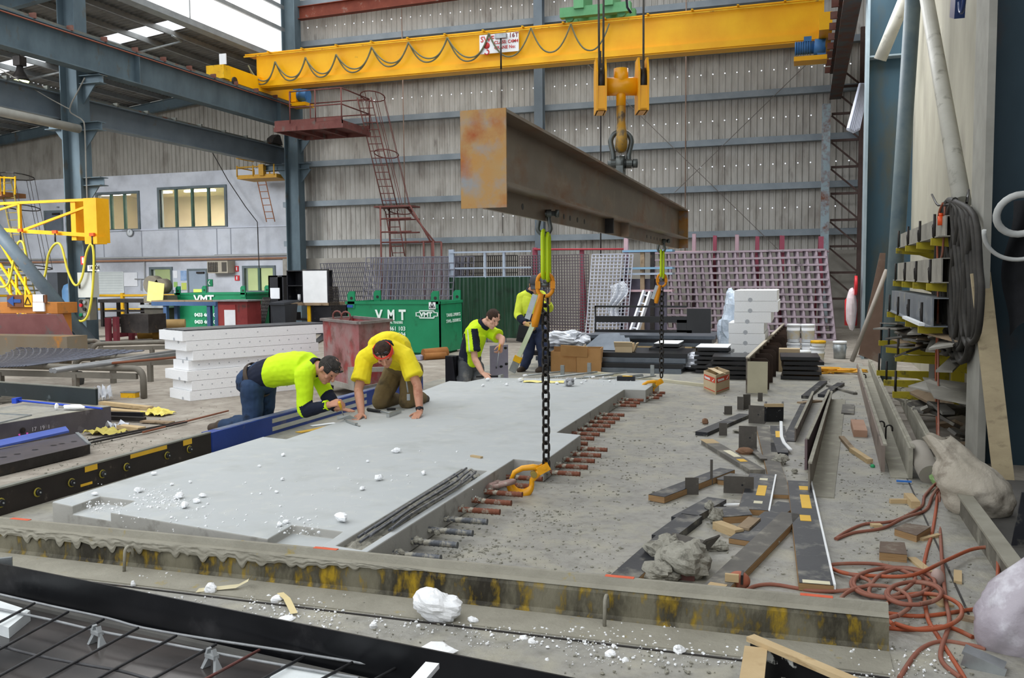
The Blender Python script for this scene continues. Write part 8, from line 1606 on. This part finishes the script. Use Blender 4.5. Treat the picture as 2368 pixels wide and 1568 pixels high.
# kerb
ke = M('crusted kerb', '5a564d', '7b776b', 4, .85, .0, .2, 20, '8f8b7e', .58, 6)
t = thing('steel_kerb', 'crusted steel kerb running along the right of the casting bed', 'kerb', (1.05, 6.5, 0)); obj('kerb_plate', B().b2((1.02, 3.4, .0), (1.05, 7.9, .15)), ke, t, True); obj('kerb_top', B().b2((1.0, 3.4, .15), (1.09, 7.9, .165)), M('kerb top', '8a8678', '9b9789', 5, .85, 0, .2, 20), t, True)
single('floor_plate', B().b2((1.1, 3.0, .0), (2.8, 7.9, .01)), M('dark dusty floor', '4f4d4a', '605d58', 3, .85, 0, .2, 30), 'dark dusty floor plate behind the kerb', 'plate'); single('joint_line', B().bar(G(2090, 1090, .015), G(2240, 1420, .015), .01, .004), dark_steel, 'thin dark joint line along the right of the bed', 'line')
# sack and plastic bag, bucket, tube
sk = M('woven sack', 'b0a797', 'c0b7a8', 4, .9, 0, .8, 9, '8a8072', .6, 5)
def sackmesh(c, R0, h, lean, seed, neck=.35, nn=36, mm=26):
    b = B()
    def f(u, v):
        a = 2*PI*u; prof = (math.sin(PI*min(1, .15+v*.95))**.6)*(1-.5*v) if v < .7 else max(neck*.55, (math.sin(PI*min(1, .15+.7*.95))**.6)*(.65)*(1-(v-.7)*1.1)); q = V((math.cos(a), math.sin(a), v*2.2))
        r = R0*prof*(1+.18*noise.noise(q*1.3+V((seed, 0, 0)))+.12*noise.noise(q*3+V((0, seed, 0)))+.09*abs(noise.noise(q*6))+.07*math.sin(a*9+3*noise.noise(q*2))*v)
        return V(c)+V(lean)*v*v+V((math.cos(a)*r, math.sin(a)*r*.8, h*v*(1+.03*math.sin(a*3+seed))))
    b.grid(f, nn, mm); return b
p = G(2265, 1212); p = G(2262, 1190); single('woven_sack', sackmesh((p.x, p.y, .012), .27, .50, (-.26, .1, .0), 2.0), sk, 'large pale woven sack slumped behind the kerb', 'sack')
p = G(2340, 1505); single('plastic_sack', sackmesh((p.x, p.y, .012), .2, .5, (.26, .05, .04), 5.0, .7), M('milky plastic sack', 'a39aa2', 'bcb5bd', 3, .35, 0, .4, 10, 'd3d0d6', .6, 6, spec=.6), 'milky plastic sack at the bottom right corner', 'sack')
p = G(2155, 1128); single('paper_tube', B().cyl(V((p.x-.0, p.y+.1, .08)), V((p.x-.06, p.y+.45, .22)), .085, 18), M('beige tube', '9c958a', 'aaa398', 4, .8), 'short dusty beige tube beside the woven sack', 'tube'); single('green_bag', chunk((p.x+.06, p.y+.02, .012), (.07, .06, .05), 6, .4), M('green plastic', '7fa063', '93b276', 4, .4), 'scrap of pale green plastic beside the beige tube', 'plastic'); single('bottle_top', B().ell(G(2018, 1084)+V((0, 0, .02)), .02, None, 8, 6), M('cap green', '2f9a62', '3aa86e'), 'tiny green cap on the bed beside the plywood form', 'cap')
p = G(2275, 1548); t = thing('channel_offcut', 'grey galvanised channel offcut before the plastic sack', 'channel', p); obj('web', B().box(p+V((0, 0, .05)), (.16, .09, .012), ry=.25, rz=-.3), galv, t, True); obj('flange', B().box(p+V((-.01, -.05, .03)), (.16, .012, .06), ry=.25, rz=-.3), galv, t, True)
# black form in the bottom right of the foreground
t = thing('ply_form', 'black plywood form with bare timber edges at the bottom edge', 'formwork', G(1770, 1568)); a, c = G(1735, 1476, .22), G(1960, 1572, .22); a.z = c.z = 0; cc = c+(c-a)*.3
obj('long_side', plate(B(), a, cc, .2, .03, .012), bpm, t, True); obj('timber_edge', B().bar(V((a.x, a.y, .222)), V((cc.x, cc.y, .222)), .045, .02), wood_m, t, True)
e0 = G(1722, 1490, .22); e1_ = G(1722, 1600, .22); obj('end_block', B().b2((e0.x, e0.y-.35, .012), (e0.x+.06, e0.y+.0, .2)), bpm, t, True); obj('timber_edge', B().b2((e0.x+.0, e0.y-.35, .2), (e0.x+.085, e0.y, .215)), wood_m, t, True)
# plank, coat, rings at the right edge
single('leaning_plank', B().bar(PY(2322, 1120, 7.9), PY(2267, 632, 8.35), .15, .03, up=(0, -1, 0)), M('dusty plank', 'a8987a', 'b9a988', 4, .85, 0, .1, 30, '8d7f66', .62, 5, st=(1, 6, 1)), 'long pale timber plank leaning on the near column', 'plank')
ringm = M('grey white ring', 'b9bab6', 'c8c9c5', 4, .5)
for (cx, cy, rx, tz, lb, a0, a1) in ((2360, 496, .16, .05, 'pale grey plastic ring hung at the right edge, upper', 0, 2*PI), (2362, 530, .25, .03, 'pale grey curved strip hung at the right edge, lower', PI, 2*PI)):
    c_ = PY(cx, cy, 7.6); P = arc(c_, rx, a0, a1, 24, (1, 0, 0), (0, -.45, .9)); single('plastic_ring', B().tube(P if a1 < 6.2 and a0 > 1 else P[:-1], tz*.55, 8, closed=a0 == 0), ringm, lb, 'ring')
b = B(); c_ = PY(2350, 600, 7.9); b.grid(lambda u, v: (c_.x-.04+.4*u+.02*math.sin(v*9)-.06*math.sin(v*3.14), 7.9-.05*math.sin(u*9+v*4)-.05, c_.z+.45-1.05*v+.12*math.sin(u*5)*v), 24, 24); single('black_jacket', b, M('black cloth', '17181a', '222326', 5, .9, 0, .3, 12), 'black cloth jacket hanging at the right edge on the near column', 'jacket')
single('rusty_bar', B().cyl(PY(2290, 930, 8.3), PY(2292, 800, 8.3), .02, 6), rust_red, 'thin rusty bar hanging below the jacket', 'bar')
b = B(); b.bar(PX(2368, 1210, 1.75)+V((0, -.3, 0)), PX(2330, 1260, 1.7), .02, .3); single('standing_board', B().prism([G(2340, 1262, .02), G(2400, 1262, .02), G(2400, 1262, .02)+V((.05, .1, .3)), G(2360, 1262, .02)+V((.02, .1, .3))], (0, .02, 0)), bd, 'black panel corner standing at the right edge', 'panel')
single('blue_bag', B().box(PX(2215, 12, 1.5), (.1, .35, .25), rx=.3).tube(arc(PX(2225, -5, 1.48), .14, PI, 2*PI, 10, (0, 1, 0), (0, 0, 1)), .02, 6), M('dark blue plastic', '22335e', '2c3e6c', 3, .4), 'dark blue holder with a pale rim at the top right', 'holder')
# ================================================================== bring the hall to real size
for o in list(COL.objects):
    if o.parent is None:
        o.location = o.location*SCALE
        if o.type != 'CAMERA' and o.type != 'LIGHT': o.scale = o.scale*SCALE
        elif o.type == 'LIGHT' and o.data.type == 'AREA': o.data.size *= SCALE; o.data.size_y *= SCALE; o.data.energy *= SCALE*SCALE
